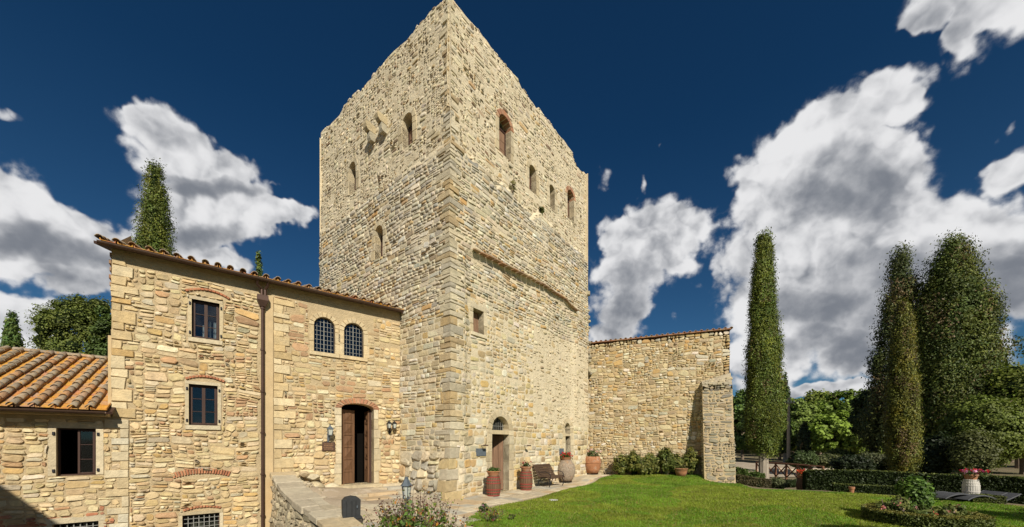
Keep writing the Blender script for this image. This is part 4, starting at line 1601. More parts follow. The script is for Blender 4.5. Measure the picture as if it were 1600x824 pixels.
gutter(house, W_H, -.17, HL - .05, ED + .04, EZ - .015)
# brick and timber under the eave
for k in range(18):
    uu = .1 + k * (HL - .2) / 17
    pass
# verge tiles stepping down the gable, seen edge on
for k in range(5):
    m_ = MB(); slab(m_, W_H, rect(-.03 - .012 * (k % 2), HZT - .95 + k * .17, .0, HZT - .86 + k * .17), -.25, .01, .01, dress(BRICK) * .7); m_.build('verge_brick', M['brick'], house, usecol=True)
# downpipe with its hopper and two swan necks
pu = W_H.hit(410, 600)[0]
hz = W_H.hit(411, 478)[1]
P3 = lambda u, z_, d: tuple(W_H.map(u, z_, d))
dp = MB(); dp.tube([P3(pu, HZB, .09), P3(pu, hz, .09)], .040, 10)
for zz in np.arange(-2.6, hz, 1.15): dp.tube([P3(pu, zz, .09), P3(pu, zz + .05, .09)], .056, 10)
dpo = dp.build('downpipe', M['copper'], house)
hp = MB()
a = .13
V = [P3(pu + sx * s_, hz + z_, .10 + sd_ * s_ * .8) for z_, s_ in ((-.06, .06), (.10, .13), (.24, .13)) for sx, sd_ in ((-1, -1), (1, -1), (1, 1), (-1, 1))]
hp.add(V, [(0, 1, 5, 4), (1, 2, 6, 5), (2, 3, 7, 6), (3, 0, 4, 7), (4, 5, 9, 8), (5, 6, 10, 9), (6, 7, 11, 10), (7, 4, 8, 11), (8, 9, 10, 11), (0, 3, 2, 1)])
hp.build('hopper', M['copper'], house)
for off, top in ((-.02, -.30), (.06, .14)):
    s_ = MB(); s_.tube([P3(pu + off, hz + .2, .10), P3(pu + off, hz + .42, .10), P3(pu + off + (top) * .35, EZ - .16, ED - .06), P3(pu + off + top * .35, EZ - .05, ED + .03)], .035, 8)
    s_.build('swan_neck', M['copper'], house)
s_ = MB()
# smooth rendered strip beside the pipe
stp = MB(); slab(stp, W_H, rect(PU0 + .09, HZB, PU1 - .02, HZT - .42), -.02, .028, .01); stp.build('render_strip', M['plaster'], house)

# ------------------------------------------------------------------ the low house on the left
low = empty('low_stone_house', (*(W_H.map(-1, 0, 0)[:2]), 0), 'low stone house at the left edge with a lichen covered terracotta tile roof', 'house')
LU0 = -2.6
LZT = W_H.hit(100, 643)[1] + .05
holesS, cutsS = [], []
q = q_px(W_H, (88, 669), (150, 742.5))
h, c = casement(W_H, low, q, 'dark casement window, its left half standing open', t=.12, open_left=True, sill=False)
holesS.append(h); cutsS += c
q = q_px(W_H, (82, 820), (154, 870))
h, c = casement(W_H, low, q, 'cellar window at the foot of the wall', t=.12, grille=True, sill=False)
holesS.append(h); cutsS += c
z = HZB
k = 0
while z < SZ:
    h = RNG.uniform(.15, .28); L = RNG.uniform(.12, .2) if k % 2 else RNG.uniform(.28, .40)
    h = min(h, SZ - z)
    if h > .05:
        m_ = MB(); slab(m_, W_H, rect(SU - L, z + .006, SU - .006, z + h - .006), -.04, .03, .012, dress([(.60, .54, .40), (.56, .47, .31), (.52, .41, .24)]), jit=.005)
        m_.build('quoin', M['stone'], low, usecol=True)
        cutsS.append((SU - L - .005, z, SU + 1, z + h))
    z += h; k += 1
cutsS.append((-9, LZT - .20, SU + 1, LZT + 2))
rb = np.random.default_rng(25)
R1 = clip_rects(layout_rubble(LU0, SU, HZB, LZT, (.07, .165), (1.2, 2.8), rb), cutsS)


def scol(C, u, z, rng):
    k = (fbm(u * 1.3 + 7, z * 1.5, 81) > .52) & (rng.random(len(u)) < .42) & (z < .95)
    C[k] = np.array([.38, .16, .085]) * rng.uniform(.75, 1.15, (k.sum(), 1))
    return C


place_stones(low, [stone_arrays(W_H, R1, rb, (.005, .034), .0055, .08, 'house', scol, .28, 2.4, seed=25, rot=.06, inner=.78)], 290)
sheet('mortar_face', W_H, low, M['mortar_house'], LU0, SU, HZB, LZT, holesS, .2, d=-.006, dj=.005)
sheet_fix = MB()
a0 = W_H.map(LU0, 0, 0)[:2]; c0 = W_H.map(0, 0, 0)[:2]
LR = 4.3
mb = MB()
mb.add([(*a0, HZB), (*(a0 + inn * 8), HZB), (*(a0 + inn * 8), LZT), (*(a0 + inn * LR), LZT + LR * .42), (*a0, LZT)], [(0, 1, 2, 3, 4)])
mb.add([(*(a0 + inn * 8), HZB), (*(c0 + inn * 8), HZB), (*(c0 + inn * 8), LZT), (*(a0 + inn * 8), LZT)], [(0, 1, 2, 3)])
mb.build('side_walls', M['mortar_house'], low)
tiled_roof(low, W_H, LU0, -.03, .36, LZT - .04, .43, LR, expo=.33, keep=lambda j, u: u > -1.95, seed=9)
up = np.array([*inn, .43]); up /= np.linalg.norm(up)
# ridge tiles
for k in range(9):
    uu = LU0 + .1 + k * .30
    if uu > -.1: break
    base = W_H.map(uu, LZT - .04, .36)[()] + up * LR * math.hypot(1, .43) * .985
    o = bpy.data.objects.new('ridge_tile', TILE_ME['cover'][0]); COL.objects.link(o); o.parent = low
    R3 = np.stack([-inn.tolist() + [0] if False else np.array([*(-inn), 0]), np.array([*UH, 0]), np.array([0, 0, 1.])], 1)
    Mx = Matrix(R3.tolist()).to_4x4() @ Matrix.Scale(1.35, 4); Mx.translation = Vector(base) + Vector((0, 0, .02)) - WP[low.name]
    o.matrix_local = Mx
gutter(low, W_H, LU0 - .1, -.02, .42, LZT - .05, .06)
m_ = MB(); slab(m_, W_H, rect(LU0, LZT - .14, SU - .3, LZT - .03), 0, .26, .03); m_.build('eave_board', M['plaster'], low)
m_ = MB(); slab(m_, W_H, rect(-.06, LZT + .0, -.001, LZT + 1.75), -3.6, -.02, .01); m_.build('render_strip', M['plaster'], low)
# white flue pipe behind the ridge
fl = MB(); b_ = W_H.map(-.09, 0, -3.2)[:2]; fl.box((b_[0], b_[1], 3.9), (.10, .12, 1.5), None, bev=.01)
tag(fl.build('flue', M['white']), 'short white flue standing between the low tiled roof and the house corner', 'flue')

# ------------------------------------------------------------------ the garden wall on the right, with its buttress
gw = empty('garden_wall', (GW0[0], GW0[1], 0), 'high rubble stone wall with a thin tiled coping, running right from the tower', 'wall')
GL = W_G.hit(1140, 600)[0]
GZ = W_G.hit(1030, 526)[1]
BU0, BU1 = W_G.hit(1078, 700)[0], GL
rb = np.random.default_rng(35)
R1 = layout_rubble(-.6, GL, -.6, GZ - .05, (.08, .20), (1.0, 2.3), rb)
batches = [stone_arrays(W_G, R1, rb, (.006, .032), .006, .10, 'garden', None, .34, 2.4, seed=35, rot=.12)]
place_stones(gw, batches, 290)
sheet('mortar_face', W_G, gw, M['mortar_house'], -.6, GL, -.8, GZ, (), .25, d=-.004, dj=.005)
ge = np.array([*W_G.map(GL, 0, 0)[:2]]); gi_ = -W_G.nd * .55; gs = np.array([*W_G.map(-.6, 0, 0)[:2]])
mb = MB()
mb.add([(*ge, -.8), (*(ge + gi_), -.8), (*(ge + gi_), GZ), (*ge, GZ)], [(0, 1, 2, 3)])
mb.add([(*(ge + gi_), -.8), (*(gs + gi_), -.8), (*(gs + gi_), GZ), (*(ge + gi_), GZ)], [(0, 1, 2, 3)])
mb.add([(*ge, GZ), (*(ge + gi_), GZ), (*(gs + gi_), GZ), (*gs, GZ)], [(0, 1, 2, 3)])
mb.build('wall_core', M['mortar_house'], gw)
W_GE = Wall(ge, -W_G.nd)
# coping: a thin course of flat tiles with half tiles over it
k = 0
uu = -.5
while uu < GL + .05:
    b = uu + .24
    m_ = MB(); slab(m_, W_G, rect(uu, GZ - .01 + RNG.uniform(-.006, .006), b - .008, GZ + .035), -.62, .10, .006, dress(BRICK) * .8); m_.build('coping_slab', M['stone'], gw, usecol=True)
    o = bpy.data.objects.new('cover_tile', TILE_ME['cover'][k % 2]); COL.objects.link(o); o.parent = gw
    up_ = np.array([*(-W_G.nd), .10]); up_ /= np.linalg.norm(up_)
    R3 = np.stack([np.array([*UG, 0]), up_, np.cross(np.array([*UG, 0]), up_)], 1)
    Mx = Matrix(R3.tolist()).to_4x4(); Mx.translation = Vector(W_G.map(b, GZ + .03, .08)[()]) - WP[gw.name]
    o.matrix_local = Mx
    uu = b; k += 1

# buttress: a battered block in front of the wall's right end
bt = empty('stone_buttress', (*W_G.map((BU0 + BU1) / 2, 0, 0)[:2], 0), 'grey battered stone buttress against the right end of the garden wall', 'buttress')
BD = 1.25
bz1 = W_G.hit(1110, 598)[1] - .2
bu0 = W_G.hit(1090, 700)[0] + .16


def bdepth(z_): return .42 + (BD - .42) * (1 - np.clip((z_ - 0) / bz1, 0, 1)) ** 1.1


W_BF = Wall(W_G.map(bu0, 0, 0)[:2], UG, doff=lambda u, z_: bdepth(z_))
bw = GL - bu0 + .04
rb = np.random.default_rng(45)
batches = []
R1 = layout_rubble(0, bw, -.7, bz1, (.08, .17), (1.0, 2.4), rb)
batches.append(stone_arrays(W_BF, R1, rb, (.01, .045), .012, .08, 'buttress', None, .36, 2.4, seed=45, rot=.12))
# left cheek
W_BL = Wall(W_G.map(bu0, 0, BD)[:2] - 0, W_G.nd * -1)
W_BL.nd = -UG
def cheek(wall_o, ndir):
    ww = Wall(W_G.map(0, 0, 0)[:2], -W_G.nd)
    ww.o = wall_o; ww.ud = W_G.nd * -1; ww.nd = ndir
    return ww
cl = cheek(W_G.map(bu0, 0, BD)[:2], -UG)
R1 = [r for r in layout_rubble(0, BD, -.7, bz1, (.1, .18), (1.0, 2.0), rb) if r[0] > BD - bdepth((r[1] + r[3]) / 2) + .02]
batches.append(stone_arrays(cl, R1, rb, (.02, .06), .014, .0, 'buttress', None, .3, 1.6, seed=46))
cr = cheek(W_G.map(bu0 + bw, 0, BD)[:2], UG)
V_, C_, R_ = stone_arrays(cr, R1, rb, (.02, .06), .014, .0, 'buttress', None, .3, 1.6, seed=47)
batches.append((V_, C_, R_))
place_stones(bt, batches, 280)
sheet('mortar_face', W_BF, bt, M['mortar_house'], 0, bw, -.8, bz1, (), .2)
for cc in (cl, cr):
    zz = np.linspace(-.8, bz1, 12)
    V = [cc.map(BD, z_, 0) for z_ in zz] + [cc.map(BD - bdepth(z_), z_, 0) for z_ in zz]
    obj('mortar_side', np.array(V), [(i, i + 1, 12 + i + 1, 12 + i) for i in range(11)], M['mortar_tower'], bt)
# its crumbling sloped head
hd = MB()
for i in range(34):
    u_, d_ = RNG.uniform(.05, bw - .05), RNG.uniform(0, .42)
    c = W_G.map(bu0 + u_, bz1 + .04 + (.42 - d_) * 1.1 * (.4 + .6 * u_ / bw), d_)
    hd.box(c, RNG.uniform(.10, .24, 3) * (1, 1, .6), np.stack([[*UG, 0], [*W_G.nd, 0], [0, 0, 1.]], 1), dress([(.42, .37, .27), (.36, .31, .22), (.48, .40, .26)]), bev=.025)
hd.add([W_G.map(bu0, bz1 - .01, .42), W_G.map(bu0 + bw, bz1 - .01, .42), W_G.map(bu0 + bw, bz1 + .6, 0), W_G.map(bu0, bz1 + .28, 0)], [(0, 1, 2, 3)], (.40, .34, .24))
hd.build('crumbling_head', M['stone'], bt, usecol=True)

# ------------------------------------------------------------------ the ground
def HP(s, d):                       # a point s metres left of the house/tower junction, d metres in front of the house
    p = J - UH * s + W_H.nd * d
    return p[0], p[1]


def GP(px, depth, z=None):
    x = (px - HX) / FPX * depth
    return (x, depth) if z is None else (x, depth, z)


Q0 = np.array(W_H.map(W_H.hit(427, 738)[0], 0, 0)[:2])
PARA = [Q0, np.array([-5.72, 9.15]), np.array([-4.55, 7.75]), np.array([-3.55, 6.75]), np.array([-2.9, 6.0]), np.array([-2.55, 5.0]), np.array([-2.45, 3.5]), np.array([-2.45, -1.0])]
PARZ = [.90, .68, .50, .36, .26, .22, .20, .20]
CTRL = [(*HP(3.6, .3), .78), (*HP(3.0, .3), .60), (*HP(2.4, .4), .40), (*HP(1.4, .4), .33), (*HP(.1, .4), .28), (*HP(1.4, 1.6), .10), (*HP(2.6, 1.6), .22),
        (-2.9, 11.5, .10), (-2.2, 11.0, -.02), (CR[0], CR[1] - .3, -.05), (.3, 12.9, .0), (2.4, 15.6, .0), (4.2, 17.9, .22), (5.2, 18.3, .22), (7.0, 17.6, .30),
        (8.5, 16.9, .32), (9.3, 15.7, .05), (10.2, 15.0, -.14), (-4.9, 9.0, .38), (-3.9, 8.0, .24), (-3.2, 7.2, .12), (-2.2, 7.5, .0), (-.9, 8.5, -.06), (-1.5, 6.0, -.05),
        (1, 8, -.08), (1, 11.5, -.04), (4, 13, .05), (4, 9, -.08), (7, 14.5, .12), (7, 11, .0), (8, 8, -.1), (12, 12, -.12), (12.3, 14.3, -.16), (14.6, 12.6, -.16), (14.6, 10.4, -.14),
        (12, 8, -.14), (3, 5, -.1), (8, 4, -.15), (0, 0, -.1), (8, -6, -.2), (15, 0, -.2), (11, 17.5, -.45), (13, 17.5, -.45), (17, 15, -.4), (18, 11, -.35), (9, 20, -.2), (14, 25, -.3), (22, 22, -.3),
        (14, 40, -.1), (30, 30, -.2), (25, 60, .1), (0, 40, 0), (-20, 30, 0), (40, 60, .1), (-2, 2, -.1), (60, 20, -.3), (30, 5, -.3)]
CT = np.array(CTRL)


def tz(x, y):
    x = np.asarray(x, float); y = np.asarray(y, float)
    sh = x.shape
    X, Y = x.ravel()[:, None], y.ravel()[:, None]
    d2 = (X - CT[:, 0]) ** 2 + (Y - CT[:, 1]) ** 2 + .05
    w_ = d2 ** -1.7
    z = (w_ * CT[:, 2]).sum(1) / w_.sum(1)
    return z.reshape(sh)


def para_x(y):
    py = np.array([p[1] for p in PARA])[::-1]; pxs = np.array([p[0] for p in PARA])[::-1]
    return np.interp(y, py, pxs)


def in_court(x, y):
    f = (x - J[0]) * W_H.nd[0] + (y - J[1]) * W_H.nd[1]        # in front of the house plane
    return (x < para_x(y)) & (f > -.3) & (y < Q0[1] + .05)


def axis(lo, hi, step, far):
    a = list(np.arange(lo, hi + 1e-6, step))
    s, v = step, hi
    while v < far: s *= 1.35; v += s; a.append(v)
    s, v = step, lo
    while v > -far: s *= 1.35; v -= s; a.insert(0, v)
    return np.array(a)


gx, gy = axis(-9, 24, .25, 2600), axis(-3, 26, .25, 2600)
GX, GY = np.meshgrid(gx, gy, indexing='ij')
GZ_ = tz(GX, GY) + (fbm(GX * .5, GY * .5, 91) - .5) * .05
GZ_ = np.where(in_court(GX, GY), -3.1, GZ_)
far = np.hypot(GX, GY)
GZ_ = np.where(far > 90, GZ_ + (far - 90) * .012, GZ_)
ny_ = len(gy)
ii, jj = np.meshgrid(np.arange(len(gx) - 1), np.arange(ny_ - 1), indexing='ij')
ii, jj = ii.ravel(), jj.ravel()
Fq = np.stack([ii * ny_ + jj, (ii + 1) * ny_ + jj, (ii + 1) * ny_ + jj + 1, ii * ny_ + jj + 1], 1)
obj('ground', np.stack([GX, GY, GZ_], -1).reshape(-1, 3), Fq, M['earth'], None, smooth=True, center=False, kind='structure')


def in_poly(x, y, P):
    x = np.asarray(x); y = np.asarray(y)
    c = np.zeros(x.shape, bool)
    n = len(P)
    for i in range(n):
        x0, y0 = P[i]; x1, y1 = P[(i + 1) % n]
        k = ((y0 > y) != (y1 > y)) & (x < (x1 - x0) * (y - y0) / ((y1 - y0) or 1e-9) + x0)
        c ^= k
    return c


def sheet_on_ground(name, P, mat, lift, step=.12, amp=0.0, wob=0.0):
    P = np.array(P)
    lo, hi = P.min(0), P.max(0)
    xs = np.arange(lo[0], hi[0] + step, step); ys = np.arange(lo[1], hi[1] + step, step)
    X, Y = np.meshgrid(xs, ys, indexing='ij')
    Z = tz(X, Y) + (fbm(X * .5, Y * .5, 91) - .5) * .05 + lift + (fbm(X * 2, Y * 2, 92) - .5) * amp
    cx = (X[:-1, :-1] + step / 2); cy = (Y[:-1, :-1] + step / 2)
    ok = in_poly(cx, cy, P)
    i, j = np.nonzero(ok)
    n = len(ys)
    F = np.stack([i * n + j, (i + 1) * n + j, (i + 1) * n + j + 1, i * n + j + 1], 1)
    used, inv = np.unique(F, return_inverse=True)
    V = np.stack([X, Y, Z], -1).reshape(-1, 3)[used]
    return obj(name, V, inv.reshape(F.shape), mat, None, smooth=True, center=False, kind='structure')


def smooth_line(P, n=6):
    P = [np.array(p, float) for p in P]
    out = []
    for i in range(len(P) - 1):
        p0, p1, p2, p3 = P[max(i - 1, 0)], P[i], P[i + 1], P[min(i + 2, len(P) - 1)]
        for k in range(n):
            t = k / n
            out.append(.5 * ((2 * p1) + (-p0 + p2) * t + (2 * p0 - 5 * p1 + 4 * p2 - p3) * t * t + (-p0 + 3 * p1 - 3 * p2 + p3) * t ** 3))
    out.append(P[-1])
    return out


PATH_EDGE = smooth_line([(-.75, 6.2), (-.95, 8.0), (-.85, 9.3), (-.1, 10.55), (1.0, 12.1), (2.5, 14.4), (3.9, 16.5), (5.2, 18.25)], 5)
LAWN = [tuple(p) for p in PATH_EDGE] + [(6.5, 17.75), (8.4, 17.0), (8.9, 16.0), (9.3, 15.6), (10.1, 15.25), (11.3, 14.8), (12.6, 14.4), (14.0, 13.4), (14.8, 12.2), (15.2, 10.6), (15.6, 8.6), (17, 3), (17, -5), (3, -5), (-.4, 2), (-.6, 4.5)]
sheet_on_ground('lawn', LAWN, M['lawn'], .02, .12, .02)
TERR = [tuple(p) for p in PATH_EDGE] + [tuple(W_G.map(1.2, 0, -.1)[:2]), tuple(W_TR.map(9.3, 0, -.2)[:2]), tuple(W_TR.map(0, 0, -.2)[:2]), tuple(W_TL.map(6, 0, -.2)[:2]), HP(4.0, -.1)] + [tuple(p + np.array([.2, .1])) for p in PARA[:6]]

# blades of grass on the near lawn
def grass(P, n, h=(.025, .05), seed=1):
    r = np.random.default_rng(seed)
    P = np.array(P); lo, hi = P.min(0), P.max(0)
    x = r.uniform(lo[0], hi[0], n * 2); y = r.uniform(lo[1], hi[1], n * 2)
    k = in_poly(x, y, P) & (y > 6.0) & (np.abs(x) < y * 1.45)
    x, y = x[k][:n], y[k][:n]
    m = len(x)
    z = tz(x, y) + (fbm(x * .5, y * .5, 91) - .5) * .05 + .015
    hh = r.uniform(*h, m) * (.7 + .6 * fbm(x * 1.5, y * 1.5, 93))
    a = r.uniform(0, 2 * PI, m); wd = .006 + .0007 * y
    lx, ly = r.normal(0, .5, m) * hh, r.normal(0, .5, m) * hh
    V = np.empty((m, 3, 3))
    V[:, 0] = np.stack([x - np.cos(a) * wd, y - np.sin(a) * wd, z], -1)
    V[:, 1] = np.stack([x + np.cos(a) * wd, y + np.sin(a) * wd, z], -1)
    V[:, 2] = np.stack([x + lx, y + ly, z + hh], -1)
    t = fbm(x * .45, y * .45, 94)[:, None]; t2 = (fbm(x * 2.2, y * 2.2, 95)[:, None] - .5)
    c = np.where(t > .52, (.225, .275, .034), (.150, .255, .024)) * (1 + t2 * .8) * r.uniform(.82, 1.18, (m, 1))
    dry = (r.random(m) < .10)
    c[dry] = np.array([.24, .20, .08]) * r.uniform(.7, 1.1, (dry.sum(), 1))
    F = np.arange(m * 3).reshape(m, 3)
    return obj('grass', V.reshape(-1, 3), F, M['grass'], None, np.repeat(c, 3, 0), center=False, kind='stuff')


LAWN_G = [(p[0] - .05, p[1]) for p in LAWN]
grass(LAWN_G, 260000)

# gravel drive beyond the garden
sheet_on_ground('gravel_path', [(15.0, 26), (13.5, 24), (14.5, 22), (19, 23), (26, 26), (34, 30), (34, 34), (27, 33), (23, 46), (36, 58), (36, 70), (24, 70), (21, 46), (19.5, 34)], M['gravel'], .03, .5, .02)

# paving along the tower
paving = sheet_on_ground('terrace', TERR, M['gravel'], .012, .12, .01)
WP[paving.name] = Vector((0, 0, 0))


def flag(P, zt, parent, col, name='flagstone', th=.05, warp=True):
    n = len(P); P = np.array(P); c = P.mean(0)
    q = c + (P - c) * .965
    z0 = tz(P[:, 0], P[:, 1]) + (fbm(P[:, 0] * .5, P[:, 1] * .5, 91) - .5) * .05 if zt is None else np.full(n, zt - .03)
    V = np.concatenate([np.column_stack([P, z0 - th]), np.column_stack([P, z0 + .022]), np.column_stack([q, z0 + .032])])
    F = []
    for k in range(n):
        j = (k + 1) % n
        F.append((k, j, n + j, n + k)); F.append((n + k, n + j, 2 * n + j, 2 * n + k))
    F.append(tuple(2 * n + k for k in range(n)))
    return obj(name, V, F, M['flag'], parent, np.tile(col, (3 * n, 1)))


FC = [(.50, .42, .29), (.46, .38, .26), (.54, .47, .34), (.42, .36, .26), (.48, .36, .22), (.40, .37, .30)]
rf = np.random.default_rng(50)
cuts_f = layout_rubble(-5, 9.6, .05, 3.4, (.30, .45), (1.2, 1.9), rf)
cnt = 0
cand = []
for (a, b, c, d) in cuts_f:
    g_ = .012
    base = [(a + g_, b + g_), (c - g_, b + g_), (c - g_, d - g_), (a + g_, d - g_)]
    pts = []
    for (u_, v_) in base:
        u_ += rf.uniform(-.02, .02); v_ += rf.uniform(-.02, .02)
        p = CR + UR * u_ + W_TR.nd * v_ * 1.0
        pts.append(p)
    P = np.array(pts)[::-1] if False else np.array(pts)
    m_ = P.mean(0)
    # keep those inside the paved strip
    if not in_poly(np.array([m_[0]]), np.array([m_[1]]), TERR)[0]: continue
    inside = in_poly(P[:, 0], P[:, 1], TERR)
    if inside.sum() < 3: continue
    if (m_ - J) @ W_H.nd < 1.75 and m_[0] < -2.2: continue
    cand.append(P)
for P in cand:
    ar = .5 * sum(P[i][0] * P[(i + 1) % 4][1] - P[(i + 1) % 4][0] * P[i][1] for i in range(4))
    if ar < 0: P = P[::-1]
    flag(P, None, paving, np.array(FC[rf.integers(len(FC))]) * rf.uniform(.9, 1.1))

# three shallow steps up to the arched door, each of big slabs
steps = empty('entrance_steps', (*HP(1.4, 1.0), 0), 'three low worn stone steps leading up to the arched double door', 'steps')
lv = [(DZ - .10, .25, .75), (DZ - .19, .73, 1.22), (DZ - .28, 1.20, 1.72)]
for i, (zt, d0, d1) in enumerate(lv):
    s_ = -.25 + .0
    smax = [2.7, 3.0, 3.1][i]
    s = -.15 if i == 0 else -.75 - .2 * i
    while s < smax:
        e = min(s + rf.uniform(.55, 1.0), smax + .1)
        P = np.array([HP(s + .008, d0 + .0), HP(e - .008, d0 + .0), HP(e - .008, d1 + rf.uniform(-.04, .04) - .10 * abs((e - 1.2) / 1.9) ** 2), HP(s + .008, d1 + rf.uniform(-.02, .02) - .10 * abs((s - 1.2) / 1.9) ** 2)])
        ar = .5 * sum(P[k][0] * P[(k + 1) % 4][1] - P[(k + 1) % 4][0] * P[k][1] for k in range(4))
        if ar < 0: P = P[::-1]
        flag(P, zt, steps, np.array(FC[rf.integers(len(FC))]) * rf.uniform(.85, 1.08), 'step_slab', th=.16)
        s = e
P = np.array([HP(-.1, .0), HP(2.9, .0), HP(2.9, .27), HP(-.1, .27)])
ar = .5 * sum(P[k][0] * P[(k + 1) % 4][1] - P[(k + 1) % 4][0] * P[k][1] for k in range(4))
flag(P if ar > 0 else P[::-1], DZ - .035, steps, np.array(FC[0]), 'step_slab', th=.2)

# ------------------------------------------------------------------ boulders
def boulder(name, c, size, col, label, cat='rock', seed=1, mat='stone', group=None, rot=0.0):
    r = random.Random(seed)
    import bmesh
    bm = bmesh.new()
    bmesh.ops.create_icosphere(bm, subdivisions=3, radius=.5)
    V = np.array([v.co[:] for v in bm.verts]); F = [tuple(v.index for v in f.verts) for f in bm.faces]
    bm.free()
    # flatten along random planes
    for k in range(11):
        n = np.array([r.gauss(0, 1), r.gauss(0, 1), r.gauss(0, .8)]); n /= np.linalg.norm(n)
        h = r.uniform(.30, .42)
        dd = V @ n
        V = V - np.outer(np.maximum(dd - h, 0) * .93, n)
    V += (vnoise(V[:, 0] * 6 + 9, V[:, 1] * 6 + V[:, 2] * 4, seed)[:, None] - .5) * .05
    V = V * np.array(size)
    cr_, sr_ = math.cos(rot), math.sin(rot)
    V = V @ np.array([[cr_, sr_, 0], [-sr_, cr_, 0], [0, 0, 1]]) + np.array(c)
    return obj(name, V, F, M[mat], None, np.tile(np.array(col), (len(V), 1)), label=label, cat=cat, group=group)


def HB_(px, py, d):
    u, z = W_H.hit(px, py)
    p = W_H.map(u, z, d)
    return p


boulder('boulder', HB_(489, 762, .35), (.55, .5, .42), (.50, .42, .27), 'large pale boulder at the foot of the house wall, left of the door', seed=2)
boulder('boulder', HB_(488, 745, .18), (.50, .3, .20), (.52, .45, .31), 'flat pale rock wedged above the large boulder by the house wall', seed=3)
boulder('boulder', HB_(516, 763, .12), (.52, .34, .34), (.56, .49, .34), 'rounded pale block in the wall foot beside the door jamb', seed=4)
boulder('boulder', HB_(474, 740, .16), (.34, .3, .2), (.48, .38, .24), 'small tan stone at the top of the earth slope by the house wall', seed=5)
boulder('boulder', (-1.02, 7.25, -.02), (.75, .5, .34), (.42, .36, .26), 'weathered grey stone at the lower corner of the lawn', seed=8)
boulder('boulder', (-.55, 7.0, -.06), (.55, .4, .24), (.46, .40, .29), 'second weathered stone at the lawn corner, right of the larger one', seed=9)

# ------------------------------------------------------------------ the parapet
pw = empty('parapet_wall', (PARA[2][0], PARA[2][1], -3), 'low rough stone parapet falling from the house wall towards the viewer', 'wall')
plist = smooth_line(PARA, 4); zl = smooth_line([(z_, 0) for z_ in PARZ], 4)
zl = [q_[0] for q_ in zl]
TH = .50
rp = np.random.default_rng(55)
batches = []
acc = 0
seg_pts = []
for i in range(len(plist) - 1):
    p, q = plist[i], plist[i + 1]
    L = np.linalg.norm(q - p)
    seg_pts.append((acc, L, p, q, zl[i], zl[i + 1])); acc += L
LT = acc
arc = np.array([s_[0] for s_ in seg_pts] + [LT]); PX = np.array([p[0] for p in plist]); PY = np.array([p[1] for p in plist]); PZ = np.array(zl)


class Curved:
    """the parapet's outer face, following its bent plan"""
    def map(s, u, z, d=0.0):
        u, z, d = np.broadcast_arrays(np.asarray(u, float), np.asarray(z, float), np.asarray(d, float))
        x, y = np.interp(u, arc, PX), np.interp(u, arc, PY)
        e = .15
        tx = np.interp(u + e, arc, PX) - np.interp(u - e, arc, PX); ty = np.interp(u + e, arc, PY) - np.interp(u - e, arc, PY)
        L = np.hypot(tx, ty) + 1e-9
        nx, ny = ty / L, -tx / L                     # to the left-hand (courtyard) side
        nx, ny = -nx * -1, -ny * -1
        # make it point towards the courtyard (-x side)
        sgn = np.where(nx > 0, -1, 1)
        nx, ny = nx * sgn, ny * sgn
        return np.stack([x + nx * (d - 0), y + ny * (d - 0), z], -1)


CW = Curved()
ptop = lambda u: np.interp(u, arc, PZ)
R1 = [r for r in layout_rubble(0.02, LT, -3.1, 1.0, (.12, .24), (1.0, 2.0), rp) if r[3] < ptop((r[0] + r[2]) / 2) + .02]
batches.append(stone_arrays(CW, R1, rp, (.02, .06), .012, .04, 'buttress', lambda C, u, z, r: C * .6 + np.array([.46, .38, .24]) * .4, .3, 1.7, seed=55))
place_stones(pw, batches, 280)
us = np.linspace(0, LT, 60)
V = [CW.map(u, -3.2, 0) for u in us] + [CW.map(u, ptop(u) - .03, 0) for u in us] + [CW.map(u, ptop(u) - .03, -TH) for u in us] + [CW.map(u, -.6, -TH) for u in us]
F = []
for i in range(59):
    for k in range(3): F.append((k * 60 + i, k * 60 + i + 1, (k + 1) * 60 + i + 1, (k + 1) * 60 + i))
obj('mortar_face', np.array(V), F, M['mortar_tower'], pw)
u = 0.0
while u < LT:
    e = min(u + rp.uniform(.38, .75), LT)
    w0, w1 = .06 + rp.uniform(-.02, .03), -TH - rp.uniform(-.03, .04)
    mid = rp.uniform(-.3, -.2)
    for (da, db) in (((w0, mid), (mid - .01, w1)) if rp.random() < .35 else ((w0, w1),)):
        zz = [float(ptop(min(x, LT))) for x in (u, e)]
        ja = rp.uniform(-.012, .012)
        pts = [(u + .008, da, zz[0]), (e - .008, da, zz[1]), (e - .008, db, zz[1]), (u + .008, db, zz[0])]
        low_ = np.array([CW.map(a, z_ - .08, d_) for a, d_, z_ in pts]); up_ = np.array([CW.map(a, z_ + .02 + ja, d_) for a, d_, z_ in pts])
        c = up_.mean(0); ins = c + (up_ - c) * .93; ins[:, 2] += .015
        V = np.concatenate([low_, up_, ins]) + rp.uniform(-.008, .008, (12, 3))
        F = []
        for k in range(4):
            j = (k + 1) % 4
            F.append((k, j, 4 + j, 4 + k)); F.append((4 + k, 4 + j, 8 + j, 8 + k))
        F.append((8, 9, 10, 11))
        obj('capstone', V, F, M['stone'], pw, np.tile(np.array([(.44, .38, .28), (.48, .42, .31), (.40, .34, .24), (.50, .40, .25)][rp.integers(4)]), (12, 1)))
    u = e

